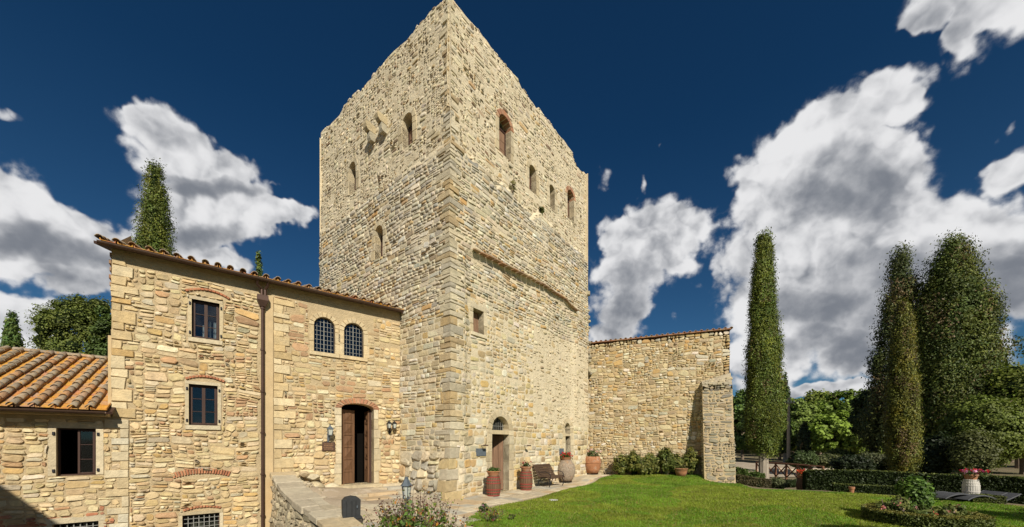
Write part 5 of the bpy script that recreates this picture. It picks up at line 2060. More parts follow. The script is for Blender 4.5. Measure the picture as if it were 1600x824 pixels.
# ------------------------------------------------------------------ leaves and trees
def leaf_quads(C, size, rng, col, aspect=1.6, up=0.0, nrm=None, loose=.7):
    """one small leaf at each of C (n,3), facing roughly along nrm when given"""
    n = len(C)
    nv = rng.normal(size=(n, 3))
    if nrm is not None:
        nv = nv / np.linalg.norm(nv, axis=1)[:, None] * loose + nrm
    nv /= np.linalg.norm(nv, axis=1)[:, None] + 1e-9
    a = rng.normal(size=(n, 3)); a[:, 2] += up
    a -= nv * (a * nv).sum(1)[:, None]; a /= np.linalg.norm(a, axis=1)[:, None] + 1e-9
    b = np.cross(nv, a)
    s = np.broadcast_to(size, (n,)) * rng.uniform(.6, 1.35, n)
    L, W_ = (a * (s * aspect / 2)[:, None]), (b * (s / 2)[:, None])
    V = np.empty((n, 4, 3))
    V[:, 0] = C - L; V[:, 1] = C + W_ - L * .1; V[:, 2] = C + L; V[:, 3] = C - W_ - L * .1
    return V.reshape(-1, 3), np.arange(n * 4).reshape(n, 4), np.repeat(col, 4, 0)


def unit(v):
    return v / (np.linalg.norm(v, axis=-1, keepdims=True) + 1e-9)


def crown_obj(name, parent, Cs, sizes, cols, mat, rng, aspect=1.6, up=0.0, nrm=None, **tags):
    V, F, K = leaf_quads(Cs, sizes, rng, cols, aspect, up, nrm)
    return obj(name, V, F, mat, parent, K, **tags)


def core_mesh(prof, c, n=14, jit=.08, seed=1):
    mb = MB(); r = random.Random(seed); st = random.getstate(); random.seed(seed)
    mb.lathe(prof, c, n, None, jit); random.setstate(st)
    return mb


def cypress(name, base, h, zc0, radii, label, n=9000, tint=(.045, .070, .016), leaf=.10, group=None, seed=1, trunk_r=.16, clumps=None, loose=0.0, trunk_mat='bark_grey', cat='tree', forks=1, brown=0.03, core_f=.70, width=.82, plume=None):
    """columnar conifer: radii = radius at equal steps from the crown's foot to its tip"""
    r = np.random.default_rng(seed)
    base = np.array(base, float)
    t = empty(name, tuple(base), label, cat, group)
    ztop = base[2] + h
    hc = h - zc0
    rp_ = lambda f: np.interp(f, np.linspace(0, 1, len(radii)), radii)
    # clumps over the surface
    nc = clumps or int(n / 16)
    f = r.uniform(0, 1, nc * 3)
    f = f[r.random(nc * 3) < (rp_(f) / max(radii)) ** .8][:nc]
    nc = len(f)
    th = r.uniform(0, 2 * PI, nc)
    lump = fbm(th / PI * 3 + 5, f * hc * 1.1, seed + 3, 3)
    rad = rp_(f) * width * (.70 + .42 * lump) * (1 + r.normal(0, .05, nc))
    cc = np.stack([base[0] + rad * np.cos(th), base[1] + rad * np.sin(th), base[2] + zc0 + f * hc], -1)
    k = r.integers(nc, size=n)
    cs = (.65 + .7 * r.random(nc)) * (plume or (.07 + .05 * .5) * (.6 + max(radii) * .40) * (1 + loose))
    off = np.clip(r.normal(size=(n, 3)), -1.45, 1.45) * cs[k][:, None] * np.array([1, 1, 2.1])
    P = cc[k] + off
    lf = (.55 + .9 * r.random(nc)) * (.7 + .6 * fbm(th * 2.2, f * hc * .8, seed + 8, 2))
    hue = r.random(nc)[:, None]
    base_c = np.array(tint) * lf[:, None] * (1 + (hue - .5) * np.array([.5, .15, -.3]))
    if brown:
        bk = r.random(nc) < brown
        base_c[bk] = np.array([.13, .09, .04]) * lf[bk][:, None]
    cols = base_c[k] * r.uniform(.88, 1.14, (n, 1))
    ow = unit((cc - base) * np.array([1, 1, 0])) + (0, 0, .35)
    nr = unit(unit(off / np.array([1, 1, 2.1])) * 1.0 + ow[k] * .6)
    crown_obj('crown', t, P, leaf, cols, M['needle'], r, 2.2, 1.2, nr)
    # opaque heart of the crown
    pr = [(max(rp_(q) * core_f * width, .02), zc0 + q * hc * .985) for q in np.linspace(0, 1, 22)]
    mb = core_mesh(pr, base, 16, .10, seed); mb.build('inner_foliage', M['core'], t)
    mb = MB(); mb.tube([base + (0, 0, -.2), base + (.02, 0, .5), base + (-.02, 0, zc0 + .6)], [trunk_r * 1.25, trunk_r, trunk_r * .8], 10)
    mb.build('trunk', M[trunk_mat], t)
    return t


def branchy(t, base, h, zc0, spread, rng, trunk_r, nb=9, lean=(0, 0), mat='bark'):
    mb = MB()
    base = np.array(base, float)
    top = base + np.array([lean[0], lean[1], h * .78])
    mid = (base + top) / 2 + rng.normal(0, .06 * spread, 3) * (1, 1, 0)
    tr = [base + (0, 0, -.2), base + (0, 0, zc0 * .5), mid, top]
    mb.tube(tr, [trunk_r * 1.2, trunk_r, trunk_r * .7, trunk_r * .2], 9)
    tips = [top]
    for k in range(nb):
        f = rng.uniform(zc0 / h, .75)
        p0 = base + (top - base) * (f / .78)
        a = 2 * PI * (k / nb) + rng.uniform(-.4, .4)
        L = spread * rng.uniform(.55, .95) * (1.15 - f * .6)
        d = np.array([math.cos(a), math.sin(a), rng.uniform(.35, .9)])
        p1 = p0 + d * L * .5 + (0, 0, .1); p2 = p0 + d * L + (0, 0, rng.uniform(0, .3) * L)
        mb.tube([p0, p1, p2], [trunk_r * .45, trunk_r * .28, trunk_r * .10], 6, cap=False)
        tips += [p1, p2]
    return mb.build('trunk', M[mat], t), tips


def broadleaf(name, base, h, zc0, spread, label, n=6000, nclump=60, leaf=.22, tint=(.07, .095, .02), group=None, seed=1, tint2=None, trunk_r=.18, dens=1.0, cat='tree', squash=1.0, lean=(0, 0), shape=None, core=True):
    r = np.random.default_rng(seed)
    base = np.array(base, float)
    t = empty(name, tuple(base), label, cat, group)
    tk, tips = branchy(t, base, h, zc0, spread, r, trunk_r, 10, lean)
    hc = h - zc0
    cen = base + np.array([lean[0] * .6, lean[1] * .6, zc0 + hc / 2])
    d = r.normal(size=(nclump, 3)); d /= np.linalg.norm(d, axis=1)[:, None]
    q = r.uniform(.45, 1, nclump) ** .6
    cc = cen + d * q[:, None] * np.array([spread * .82, spread * .82 * squash, hc / 2 * .86])
    if shape is not None: cc = cc[[shape(*(c_ - base)) for c_ in cc]]
    nclump = len(cc)
    rad = spread * r.uniform(.16, .33, nclump) * dens ** .3
    k = r.integers(nclump, size=n)
    dd = r.normal(size=(n, 3)); dd /= np.linalg.norm(dd, axis=1)[:, None]
    P = cc[k] + dd * (rad[k] * r.uniform(.45, 1.08, n))[:, None] * np.array([1, 1, .8])
    c0 = np.array(tint); c1 = np.array(tint2 if tint2 is not None else tint)
    mixk = r.random((nclump, 1))
    cl = (c0 * (1 - mixk) + c1 * mixk) * r.uniform(.7, 1.25, (nclump, 1))
    cols = cl[k] * r.uniform(.82, 1.2, (n, 1))
    crown_obj('crown', t, P, leaf, cols, M['leaf'], r, 1.4, .2, unit(dd * .7 + unit(cc - cen)[k] * .6 + (0, 0, .25)))
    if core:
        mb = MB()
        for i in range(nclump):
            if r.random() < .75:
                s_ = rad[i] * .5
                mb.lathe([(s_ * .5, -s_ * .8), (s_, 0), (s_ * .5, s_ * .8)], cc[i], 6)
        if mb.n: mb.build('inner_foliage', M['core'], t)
    return t


def shrub(name, base, h, rx, label, n=2500, leaf=.06, tint=(.06, .09, .02), tint2=None, group=None, seed=1, ry=None, core=.72, cat='shrub', stems=0, flowers=None, mat='leaf', top_flat=False, aspect=1.6):
    r = np.random.default_rng(seed)
    base = np.array(base, float); ry = ry or rx
    t = empty(name, tuple(base), label, cat, group)
    nc = max(10, n // 40)
    d = r.normal(size=(nc, 3)); d /= np.linalg.norm(d, axis=1)[:, None]
    q = r.uniform(.6, 1, nc)
    cc = base + np.array([0, 0, h * .52]) + d * q[:, None] * np.array([rx * .85, ry * .85, h * .42])
    k = r.integers(nc, size=n)
    dd = r.normal(size=(n, 3)); P = cc[k] + dd * min(rx, h / 2) * .16
    P[:, 2] = np.maximum(P[:, 2], base[2] + .01)
    c0 = np.array(tint); c1 = np.array(tint2 or tint); mk = r.random((nc, 1))
    cl = (c0 * (1 - mk) + c1 * mk) * r.uniform(.7, 1.3, (nc, 1))
    crown_obj('foliage', t, P, leaf, cl[k] * r.uniform(.8, 1.2, (n, 1)), M[mat], r, aspect, .3, unit(unit(dd) * .5 + d[k] * .7 + (0, 0, .3)))
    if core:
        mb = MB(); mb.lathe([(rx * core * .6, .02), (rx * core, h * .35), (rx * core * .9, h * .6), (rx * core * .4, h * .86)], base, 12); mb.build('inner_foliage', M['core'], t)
    mb = MB()
    for s_ in range(stems or 4):
        e = base + np.array([r.uniform(-.7, .7) * rx, r.uniform(-.7, .7) * ry, h * r.uniform(.6, 1.0)])
        mb.tube([base + r.normal(0, .04, 3) * (1, 1, 0) - (0, 0, .03), (base + e) / 2 + r.normal(0, .03, 3), e], [.014, .010, .005], 5)
    mb.build('stems', M['bark'], t)
    if flowers:
        nf, fc, fs = flowers
        V = []; F = []; K = []
        for i in range(nf):
            p = cc[r.integers(nc)] + r.normal(0, .05, 3) + (0, -.04, .08 * h)
            c = np.array(fc[r.integers(len(fc))]) * r.uniform(.85, 1.1)
            pp = p + r.normal(0, fs * .5, (7, 3))
            v, f, kk = leaf_quads(pp, fs, r, np.tile(c, (7, 1)), 1.1)
            F.append(f + len(V) * 28); V.append(v); K.append(kk)
        obj('flowers', np.concatenate(V), np.concatenate(F), M['petal'], t, np.concatenate(K), kind='stuff')
    return t


def G3(px, depth, dz=0.0):
    x = (px - HX) / FPX * depth
    return np.array([x, depth, float(tz(np.array([x]), np.array([depth]))[0]) + dz])


def ztop(py, depth): return EYE + (HY - py) / FPX * depth


# the tall cypress by the garden wall
b = G3(1193, 17)
cypress('cypress_tree', b, ztop(372, 17) - b[2], 1.38 - b[2], [.35, .85, 1.0, 1.0, .97, .93, .90, .86, .80, .74, .68, .62, .57, .50, .42, .36, .22],
        'tall dense columnar cypress standing alone right of the garden wall', n=150000, tint=(.112, .142, .024), leaf=.036, seed=101, trunk_r=.22, clumps=900, plume=.115, width=.65)
# cypress behind the house roof, two small tips further off
b = np.array([*GP(242, 24), 0.]);
cypress('cypress_tree', b, ztop(254, 24), 2.5, [1.6, 1.65, 1.65, 1.6, 1.55, 1.50, 1.42, 1.36, 1.25, 1.05, .80, .52, .22], 'pointed cypress rising behind the two storey house roof', n=65000, tint=(.12, .145, .025), leaf=.055, seed=102, clumps=520, plume=.18, width=.72)
b = np.array([*GP(405, 34), 0.])
cypress('cypress_tree', b, ztop(394, 34), 3, [.8, .8, .75, .7, .6, .5, .35, .12], 'thin distant cypress tip above the tiled eave beside the tower', n=7000, tint=(.10, .14, .03), leaf=.11, seed=103)
b = np.array([*GP(19, 30), 0.])
cypress('cypress_tree', b, ztop(489, 30), 2, [.8, .8, .78, .74, .68, .6, .45, .15], 'slim cypress at the far left behind the low roof', n=12000, tint=(.09, .14, .03), leaf=.10, seed=104)
b = np.array([*GP(1226, 40), -.1])
cypress('cypress_tree', b, ztop(586, 40) - b[2], 1.2, [.5, .6, .6, .58, .52, .45, .3, .08], 'slim far cypress beside the utility pole', n=5000, tint=(.05, .075, .02), leaf=.13, seed=105)
b = np.array([*GP(1256, 36), -.1])
cypress('cypress_tree', b, ztop(662, 36) - b[2], .4, [.5, .65, .65, .6, .55, .4, .15], 'short dark cypress behind the rustic fence', n=3500, tint=(.03, .045, .018), leaf=.09, seed=106)
# round evergreen behind the low roof
b = np.array([*GP(128, 22), 0.])
broadleaf('evergreen_oak', b, ztop(444, 22) + .1, 2.2, 2.4, 'rounded evergreen tree behind the low tiled roof', n=60000, nclump=320, leaf=.07, tint=(.11, .145, .03), tint2=(.15, .17, .035), seed=107, squash=.9)
b = np.array([*GP(172, 21), 0.])
broadleaf('evergreen_oak', b, ztop(458, 21), 2.6, 1.1, 'narrower evergreen crown squeezed against the house corner', n=15000, nclump=90, leaf=.10, tint=(.08, .12, .03), seed=108)

# the right hand group
b = G3(1488, 27)
cypress('cedar_tree', b, ztop(386, 27) - b[2], .9, [2.6, 3.6, 4.2, 4.4, 4.4, 4.3, 4.1, 3.9, 3.6, 3.3, 2.8, 2.2, 1.4, .4], 'broad dark conical conifer, the biggest of the group on the right', n=180000, tint=(.088, .112, .022), leaf=.075, seed=111, trunk_r=.4, clumps=700, plume=.33, width=.53)
b = G3(1408, 29)
cypress('cedar_tree', b, ztop(394, 29) - b[2], 1.2, [2.2, 2.7, 2.9, 2.4, 2.5, 1.9, 2.1, 1.5, 1.7, 1.1, 1.2, .6, .6, .2], 'ragged dark conifer with open branches left of the biggest one', n=60000, tint=(.075, .090, .025), leaf=.08, seed=112, trunk_r=.35, clumps=340, plume=.28, width=.76, brown=.12, core_f=.5)
b = G3(1411, 20)
cypress('cypress_tree', b, ztop(476, 20) - b[2], .4, [.55, .95, 1.05, 1.08, 1.05, 1.0, .95, .9, .82, .72, .6, .52, .3], 'olive green cypress with bronze patches in front of the dark conifers', n=80000, tint=(.14, .14, .024), leaf=.042, seed=113, brown=.13, width=.56, clumps=620, plume=.11)
b = G3(1368, 33)
broadleaf('oak_tree', b, ztop(600, 33) - b[2], 1.5, 1.9, 'dark shaded oak left of the conifer group', n=22000, nclump=110, leaf=.16, tint=(.05, .075, .025), seed=114)
b = G3(1535, 23)
broadleaf('holm_oak', b, ztop(612, 23) - b[2], .3, 2.0, 'bushy olive coloured tree right of the biggest conifer', n=30000, nclump=150, leaf=.10, tint=(.15, .175, .035), tint2=(.12, .155, .03), seed=115)
b = G3(1600, 24)
broadleaf('maple_tree', b, ztop(563, 24) - b[2], .4, 3.0, 'light green broadleaf tree at the right edge', n=34000, nclump=160, leaf=.115, tint=(.14, .19, .03), tint2=(.18, .19, .035), seed=116)
b = G3(1592, 30)
t_ = broadleaf('walnut_tree', b, ztop(520, 30) - b[2], 6, 2.2, 'thin leaved tree top against the cloud at the right edge', n=1100, nclump=40, leaf=.13, tint=(.07, .09, .03), seed=117, core=False)
b = G3(1520, 21)
shrub('juniper_shrub', b, 2.9, .95, 'grey green upright shrub under the biggest conifer', n=14000, leaf=.075, tint=(.11, .12, .04), seed=118, group=None)
b = G3(1462, 23)
shrub('laurel_shrub', b, 2.6, 1.2, 'dark shrub filling the gap behind the long hedge', n=8000, leaf=.12, tint=(.022, .034, .012), seed=119)
# beyond: the line of deciduous trees
far_tr = [(1160, 46, 598, 2.6, (.055, .085, .02), 'tree glimpsed between the buttress and the tall cypress'),
          (1246, 52, 618, 3.4, (.075, .10, .022), 'mid green tree behind the utility pole'),
          (1282, 60, 605, 4.2, (.095, .115, .022), 'yellowish tree right of the utility pole'),
          (1325, 50, 603, 4.0, (.085, .12, .02), 'bright green spreading tree in the middle of the far tree line'),
          (1302, 40, 640, 2.4, (.10, .14, .022), 'small sunlit tree in front of the spreading one'),
          (1362, 58, 616, 3.6, (.08, .10, .022), 'hazy green tree behind the dark oak'),
          (1350, 38, 655, 2.2, (.095, .125, .022), 'low leafy tree beside the dark oak'),
          (1190, 60, 622, 3.6, (.06, .085, .02), 'far tree hidden mostly behind the tall cypress'),
          (1218, 44, 640, 1.8, (.05, .072, .018), 'narrow dark tree just left of the utility pole'),
          (1580, 40, 585, 4.6, (.07, .10, .02), 'far broadleaf behind the right edge trees'),
          (1660, 30, 560, 4.0, (.08, .11, .02), 'broadleaf crown cut by the right edge of the frame')]
for i, (px, D, py, sp_, tn, lb) in enumerate(far_tr):
    b = G3(px, D)
    broadleaf('broadleaf_tree', b, ztop(py, D) - b[2], .5, sp_, lb, n=11000, nclump=90, leaf=.20 + D * .0015, tint=tuple(q_ * 1.9 for q_ in tn), tint2=tuple(q_ * 2.5 for q_ in tn), seed=130 + i, group='trees beyond the drive')
# a far-off wood closing the view
r = np.random.default_rng(77)
n = 60000
ang_ = r.uniform(-.9, 1.25, n); D = r.uniform(85, 130, n)
X, Y = D * np.sin(ang_), D * np.cos(ang_)
hh = 6.0 + 5 * fbm(ang_ * 14, D * 0.03, 78)
Z = .5 + r.random(n) ** .7 * hh + (D - 90) * .012
cols = np.array([.10, .135, .04]) * (.6 + .9 * fbm(ang_ * 40, Z * .5, 79))[:, None] * r.uniform(.7, 1.3, (n, 1))
crown_obj('far_wood', None, np.stack([X, Y, Z], -1), .9, cols, M['leaf'], r, 1.3, kind='stuff')
mbw = MB()
aa = np.linspace(-.95, 1.3, 70)
V = [(125 * math.sin(a), 125 * math.cos(a), 0) for a in aa] + [(125 * math.sin(a), 125 * math.cos(a), 6.5 + 3 * float(fbm(np.array([a * 14]), np.array([3.]), 78)[0])) for a in aa]
mbw.add(V, [(i, i + 1, 70 + i + 1, 70 + i) for i in range(69)])
mbw.build('far_wood_shade', M['core'], None, center=False, kind='stuff')

# shrubs beyond the lawn
b = G3(1252, 24); broadleaf('fig_tree', b, ztop(705, 24) - b[2], .5, .95, 'small dark leafy tree overhanging the rustic fence', n=7000, nclump=45, leaf=.09, tint=(.05, .075, .022), seed=150, trunk_r=.06)
b = G3(1330, 24); shrub('shrub', b, ztop(712, 24) - b[2], 1.25, 'round very dark shrub behind the long hedge', n=9000, leaf=.09, tint=(.018, .028, .010), seed=151)
b = G3(1216, 17.5); shrub('shrub', b, .62, .42, 'grey green lavender clump right of the cypress trunk', n=2500, leaf=.05, tint=(.10, .115, .05), seed=152)
b = G3(1237, 18.5); shrub('shrub', b, .42, .35, 'low dark clump left of the orange flowered barrel', n=1500, leaf=.05, tint=(.035, .05, .015), seed=153)
b = G3(1290, 30); shrub('shrub', b, 1.3, 1.2, 'pale olive shrub beside the gravel drive', n=4000, leaf=.09, tint=(.11, .12, .05), seed=154)
b = G3(1365, 26); shrub('shrub', b, 1.5, 1.3, 'silvery shrub behind the long hedge, left of the olive cypress', n=5000, leaf=.09, tint=(.11, .12, .06), seed=155)
b = G3(1312, 34); shrub('shrub', b, 1.6, 1.5, 'bright green shrub at the far side of the drive', n=4000, leaf=.1, tint=(.10, .13, .03), seed=156)


# clipped hedges
def hedge(name, P, w_, h_, label, n, tint=(.040, .058, .014), leaf=.045, seed=1, closed=False, round_=False, cat='hedge', top_tint=None):
    r = np.random.default_rng(seed)
    P = [np.array(p, float) for p in P]
    if closed: P = P + [P[0]]
    seg = [np.linalg.norm(P[i + 1] - P[i]) for i in range(len(P) - 1)]
    tot = sum(seg)
    arcs = np.concatenate([[0], np.cumsum(seg)])
    xs = np.array([p[0] for p in P]); ys = np.array([p[1] for p in P])
    t = empty(name, (float(xs.mean()), float(ys.mean()), float(tz(np.array([xs.mean()]), np.array([ys.mean()]))[0])), label, cat)
    # inner body
    m = len(P)
    V = []
    for i in range(m):
        a, b_ = P[max(i - 1, 0)], P[min(i + 1, m - 1)]
        if closed and i in (0, m - 1): a, b_ = P[-2], P[1]
        d = (b_ - a) / np.linalg.norm(b_ - a); nn = np.array([d[1], -d[0]])
        z0 = float(tz(np.array([P[i][0]]), np.array([P[i][1]]))[0])
        for (o_, zz) in ((-w_ / 2 + .02, -.1), (-w_ / 2 + .02, h_ - .03), (w_ / 2 - .02, h_ - .03), (w_ / 2 - .02, -.1)):
            V.append((*(P[i] + nn * o_), z0 + zz))
    F = []
    for i in range(m - 1):
        for k in range(4): F.append((i * 4 + k, i * 4 + (k + 1) % 4, (i + 1) * 4 + (k + 1) % 4, (i + 1) * 4 + k))
    if not closed: F += [(0, 1, 2, 3), ((m - 1) * 4 + 3, (m - 1) * 4 + 2, (m - 1) * 4 + 1, (m - 1) * 4)]
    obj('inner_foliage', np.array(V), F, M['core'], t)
    s_ = r.uniform(0, tot, n)
    x = np.interp(s_, arcs, xs); y = np.interp(s_, arcs, ys)
    e = .05
    dx = np.interp((s_ + e), arcs, xs) - np.interp(s_ - e, arcs, xs); dy = np.interp(s_ + e, arcs, ys) - np.interp(s_ - e, arcs, ys)
    L = np.hypot(dx, dy) + 1e-9
    nx, ny = dy / L, -dx / L
    face = r.random(n)
    fr = w_ / (w_ + 2 * h_)
    on_top = face < fr
    off = np.where(on_top, r.uniform(-w_ / 2, w_ / 2, n), np.where(r.random(n) < .5, -w_ / 2, w_ / 2))
    zz = np.where(on_top, h_, r.uniform(0, h_, n)) + r.normal(0, .015, n)
    off = off + r.normal(0, .012, n)
    X, Y = x + nx * off, y + ny * off
    Z = tz(X, Y) + zz
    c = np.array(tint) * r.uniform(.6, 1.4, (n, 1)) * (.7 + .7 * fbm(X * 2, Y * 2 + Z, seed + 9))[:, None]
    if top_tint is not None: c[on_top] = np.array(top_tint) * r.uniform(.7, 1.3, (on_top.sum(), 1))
    crown_obj('leaves', t, np.stack([X, Y, Z], -1), leaf, c, M['needle'], r, 1.4)
    return t


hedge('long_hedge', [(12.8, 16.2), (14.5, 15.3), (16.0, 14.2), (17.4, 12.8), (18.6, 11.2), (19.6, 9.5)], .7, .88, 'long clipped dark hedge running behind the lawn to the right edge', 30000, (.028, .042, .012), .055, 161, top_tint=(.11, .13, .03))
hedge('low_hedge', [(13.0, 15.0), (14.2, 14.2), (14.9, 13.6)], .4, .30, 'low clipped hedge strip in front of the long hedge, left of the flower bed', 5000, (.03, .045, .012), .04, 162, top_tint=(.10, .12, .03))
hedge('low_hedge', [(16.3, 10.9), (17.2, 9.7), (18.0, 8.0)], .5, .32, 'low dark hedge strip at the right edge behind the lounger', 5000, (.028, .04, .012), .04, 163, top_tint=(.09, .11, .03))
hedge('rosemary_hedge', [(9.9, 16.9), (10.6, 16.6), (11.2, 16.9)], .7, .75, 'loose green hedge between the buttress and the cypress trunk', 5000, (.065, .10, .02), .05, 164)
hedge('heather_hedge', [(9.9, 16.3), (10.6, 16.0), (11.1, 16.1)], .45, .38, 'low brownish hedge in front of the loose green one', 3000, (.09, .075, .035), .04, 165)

# flower bed: oval box ring, clipped ball, roses
BC = np.array([9.2, 8.3]); 
ring = [(BC[0] + .84 * math.cos(a), BC[1] + .85 * math.sin(a)) for a in np.linspace(0, 2 * PI, 28, endpoint=False)]
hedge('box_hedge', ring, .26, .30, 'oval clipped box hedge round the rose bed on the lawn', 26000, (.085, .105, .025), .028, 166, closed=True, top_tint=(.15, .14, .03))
bedP = [(BC[0] + .75 * math.cos(a), BC[1] + .75 * math.sin(a)) for a in np.linspace(0, 2 * PI, 20, endpoint=False)]
sheet_on_ground('flower_bed_soil', bedP, M['soil'], .06, .12)
b = np.array([9.35, 8.6, -.1]); shrub('clipped_shrub', b, 1.08, .30, 'rounded dark green bush in the middle of the rose bed', n=12000, leaf=.044, tint=(.06, .12, .02), tint2=(.11, .18, .03), seed=170, core=.92)
ros = [(-.62, .15, .52, 'pink rose bush at the left of the bed'), (-.48, .05, .62, 'pink and white rose bush just left of the round bush'), (-.35, -.35, .48, 'rose bush with red blooms in front of the round bush'),
       (.55, -.1, .50, 'yellowing rose bush right of the round bush'), (.66, .05, .40, 'small rose bush at the right of the bed'), (.25, -.42, .40, 'low leafy rose in the front of the bed'), (-.05, -.38, .42, 'low rose at the foot of the round bush')]
for i, (dx, dy, hh, lb) in enumerate(ros):
    shrub('rose_bush', (BC[0] + dx, BC[1] + dy, -.08), hh, .22, lb, n=900, leaf=.042, tint=(.08, .12, .03), tint2=(.14, .15, .04), seed=171 + i, core=0, stems=7,
          flowers=(5 if i < 4 else 2, [(.75, .30, .30), (.8, .6, .55), (.75, .22, .14)], .045), group='roses in the oval bed')

# rose shrubs along the garden wall
for i, (px, hh, rx) in enumerate([(972, 1.05, .42), (992, 1.20, .38), (1018, 1.0, .45), (1040, 1.45, .36), (1057, 1.0, .34), (1078, 1.30, .34), (1006, .8, .35)]):
    u, z_ = W_G.hit(px, 700)
    p = W_G.map(u, 0, .55 + (.25 if i == 6 else 0))
    base = (p[0], p[1], float(tz(np.array([p[0]]), np.array([p[1]]))[0]))
    lb = ['bushy rose at the left end of the row along the garden wall', 'taller rose, second from the left along the garden wall', 'spreading rose in the left middle of the wall row', 'tallest rose shoot in the row along the garden wall',
          'short rose behind the hidden terracotta pot', 'rose beside the buttress at the right end of the row', 'low rose in front, between the second and third bushes of the row'][i]
    shrub('rose_shrub', base, hh, rx, lb, n=2100, leaf=.065, tint=(.10, .135, .03), tint2=(.19, .18, .045), seed=180 + i, core=.45, stems=9, group='roses along the garden wall', cat='shrub')

# ------------------------------------------------------------------ pots, barrels, bench
def ground_at(px, py):
    """point on the ground seen at this pixel"""
    D = 12.0
    for _ in range(40):
        x = (px - HX) / FPX * D
        z_ = float(tz(np.array([x]), np.array([D]))[0])
        D = .5 * D + .5 * (EYE - z_) * FPX / (py - HY)
    return np.array([(px - HX) / FPX * D, D, z_ + .02])


def plant(parent, c, n, rad, h, leaf, tint, seed, flowers=None, name='plant', aspect=1.5):
    r = np.random.default_rng(seed)
    P = np.array(c) + r.normal(size=(n, 3)) * np.array([rad * .5, rad * .5, h * .3]) + (0, 0, h * .45)
    V, F, K = leaf_quads(P, leaf, r, np.array(tint) * r.uniform(.6, 1.4, (n, 1)), aspect, .5)
    obj(name, V, F, M['leaf'], parent, K, kind='stuff')
    if flowers:
        nf, fc, fs = flowers
        P = np.array(c) + r.normal(size=(nf, 3)) * np.array([rad * .5, rad * .5, h * .18]) + (0, 0, h * .8)
        cc = np.array(fc)[r.integers(len(fc), size=nf)] * r.uniform(.8, 1.1, (nf, 1))
        P = np.repeat(P, 6, 0) + r.normal(0, fs * .4, (nf * 6, 3)); cc = np.repeat(cc, 6, 0)
        V, F, K = leaf_quads(P, fs, r, cc, 1.1)
        obj('flowers', V, F, M['petal'], parent, K, kind='stuff')


def barrel(base, h, r_, label, pot='terracotta', hoops='hoop_red', body='barrel_wood', seed=1, group=None, plantkw=None, name='barrel_planter', wide_top=True):
    t = empty(name, tuple(base), label, 'barrel planter', group)
    bz = base[2]
    prof = [(r_ * (.80 + .20 * math.sin(PI * k / 10)), h * k / 10) for k in range(11)]
    n = 22
    # each stave bulges a little and is parted by a groove
    V = []; F = []
    for s_ in range(n):
        a0, a1 = 2 * PI * s_ / n + .018, 2 * PI * (s_ + 1) / n - .018
        for (rr, z_) in prof:
            for (a, q) in ((a0, .975), ((a0 + a1) / 2, 1.0), (a1, .975)):
                V.append((base[0] + rr * q * math.cos(a), base[1] + rr * q * math.sin(a), bz + z_))
        for k in range(10):
            o_ = s_ * 33 + k * 3
            for e in (0, 1): F.append((o_ + e, o_ + e + 1, o_ + e + 4, o_ + e + 3))
    obj('staves', np.array(V), F, M[body], t)
    mb = MB(); mb.lathe([(rr * .955, z_) for rr, z_ in prof], base, 22); mb.build('barrel_core', M['core'] if body == 'barrel_wood' else M[body], t)
    for f in (.04, .20, .34, .66, .80, .95):
        rr = r_ * (.80 + .20 * math.sin(PI * f)) + .006
        mb = MB(); mb.lathe([(rr - .01, f * h - .016), (rr, f * h - .014), (rr, f * h + .014), (rr - .01, f * h + .016)], base, 26, cap=False); mb.build('hoop', M[hoops], t)
    ph = .17
    mb = MB(); mb.lathe([(r_ * .62, h), (r_ * .82, h + ph * .75), (r_ * .92, h + ph * .78), (r_ * .92, h + ph), (r_ * .80, h + ph), (r_ * .76, h + ph * .8)], base, 24); mb.build('flower_pot', M[pot], t)
    mb = MB(); mb.lathe([(.01, h + ph * .8), (r_ * .78, h + ph * .82)], base, 16, cap=False); mb.build('soil', M['soil'], t)
    if plantkw: plant(t, (base[0], base[1], bz + h + ph * .85), seed=seed, **plantkw)
    return t


b1 = ground_at(771, 776); s1 = b1[1] / FPX
barrel(b1, 31 * s1, 11.8 * s1, 'red hooped wooden barrel left of the tower door, topped by a pot of short greenery', seed=201, group='barrels beside the tower door', plantkw=dict(n=300, rad=.16, h=.12, leaf=.04, tint=(.06, .10, .02)))
b2 = ground_at(822, 767); s2 = b2[1] / FPX
barrel(b2, 30 * s2, 10.3 * s2, 'red hooped wooden barrel right of the tower door, with reddish flowers', seed=202, group='barrels beside the tower door', plantkw=dict(n=160, rad=.16, h=.18, leaf=.04, tint=(.06, .09, .025), flowers=(9, [(.40, .07, .07), (.5, .15, .13)], .04)))


def jar(base, h, r_, label, mat, prof, seed, plantkw, bands=(), saucer=False, name='terracotta_jar', collar=None):
    t = empty(name, tuple(base), label, 'jar')
    z0 = .06 if saucer else 0
    mb = MB(); P = [(r_ * a, z0 + h * b_) for a, b_ in prof]
    mb.lathe(P, base, 32, None, .006); mb.build('jar_body', M[mat], t, smooth=True)
    for (f, w_) in bands:
        rr = np.interp(f, [p[1] for p in prof], [p[0] for p in prof]) * r_
        mb = MB(); mb.lathe([(rr - .01, z0 + f * h - w_), (rr + .018, z0 + f * h - w_ * .6), (rr + .018, z0 + f * h + w_ * .6), (rr - .01, z0 + f * h + w_)], base, 32, cap=False); mb.build('raised_band', M[mat], t)
    if saucer:
        mb = MB(); mb.lathe([(r_ * .62, 0), (r_ * .66, .06), (r_ * .60, .062)], base, 24); mb.build('stone_foot', M['flag'], t)
    if collar:
        mb = MB(); mb.lathe([(r_ * .45, h + z0), (r_ * .58, h + z0 + .10), (r_ * .62, h + z0 + .13), (r_ * .5, h + z0 + .13)], base, 24); mb.build('flower_pot', M['terracotta'], t)
    plant(t, (base[0], base[1], base[2] + z0 + h + (.10 if collar else -.02)), seed=seed, **plantkw)
    return t


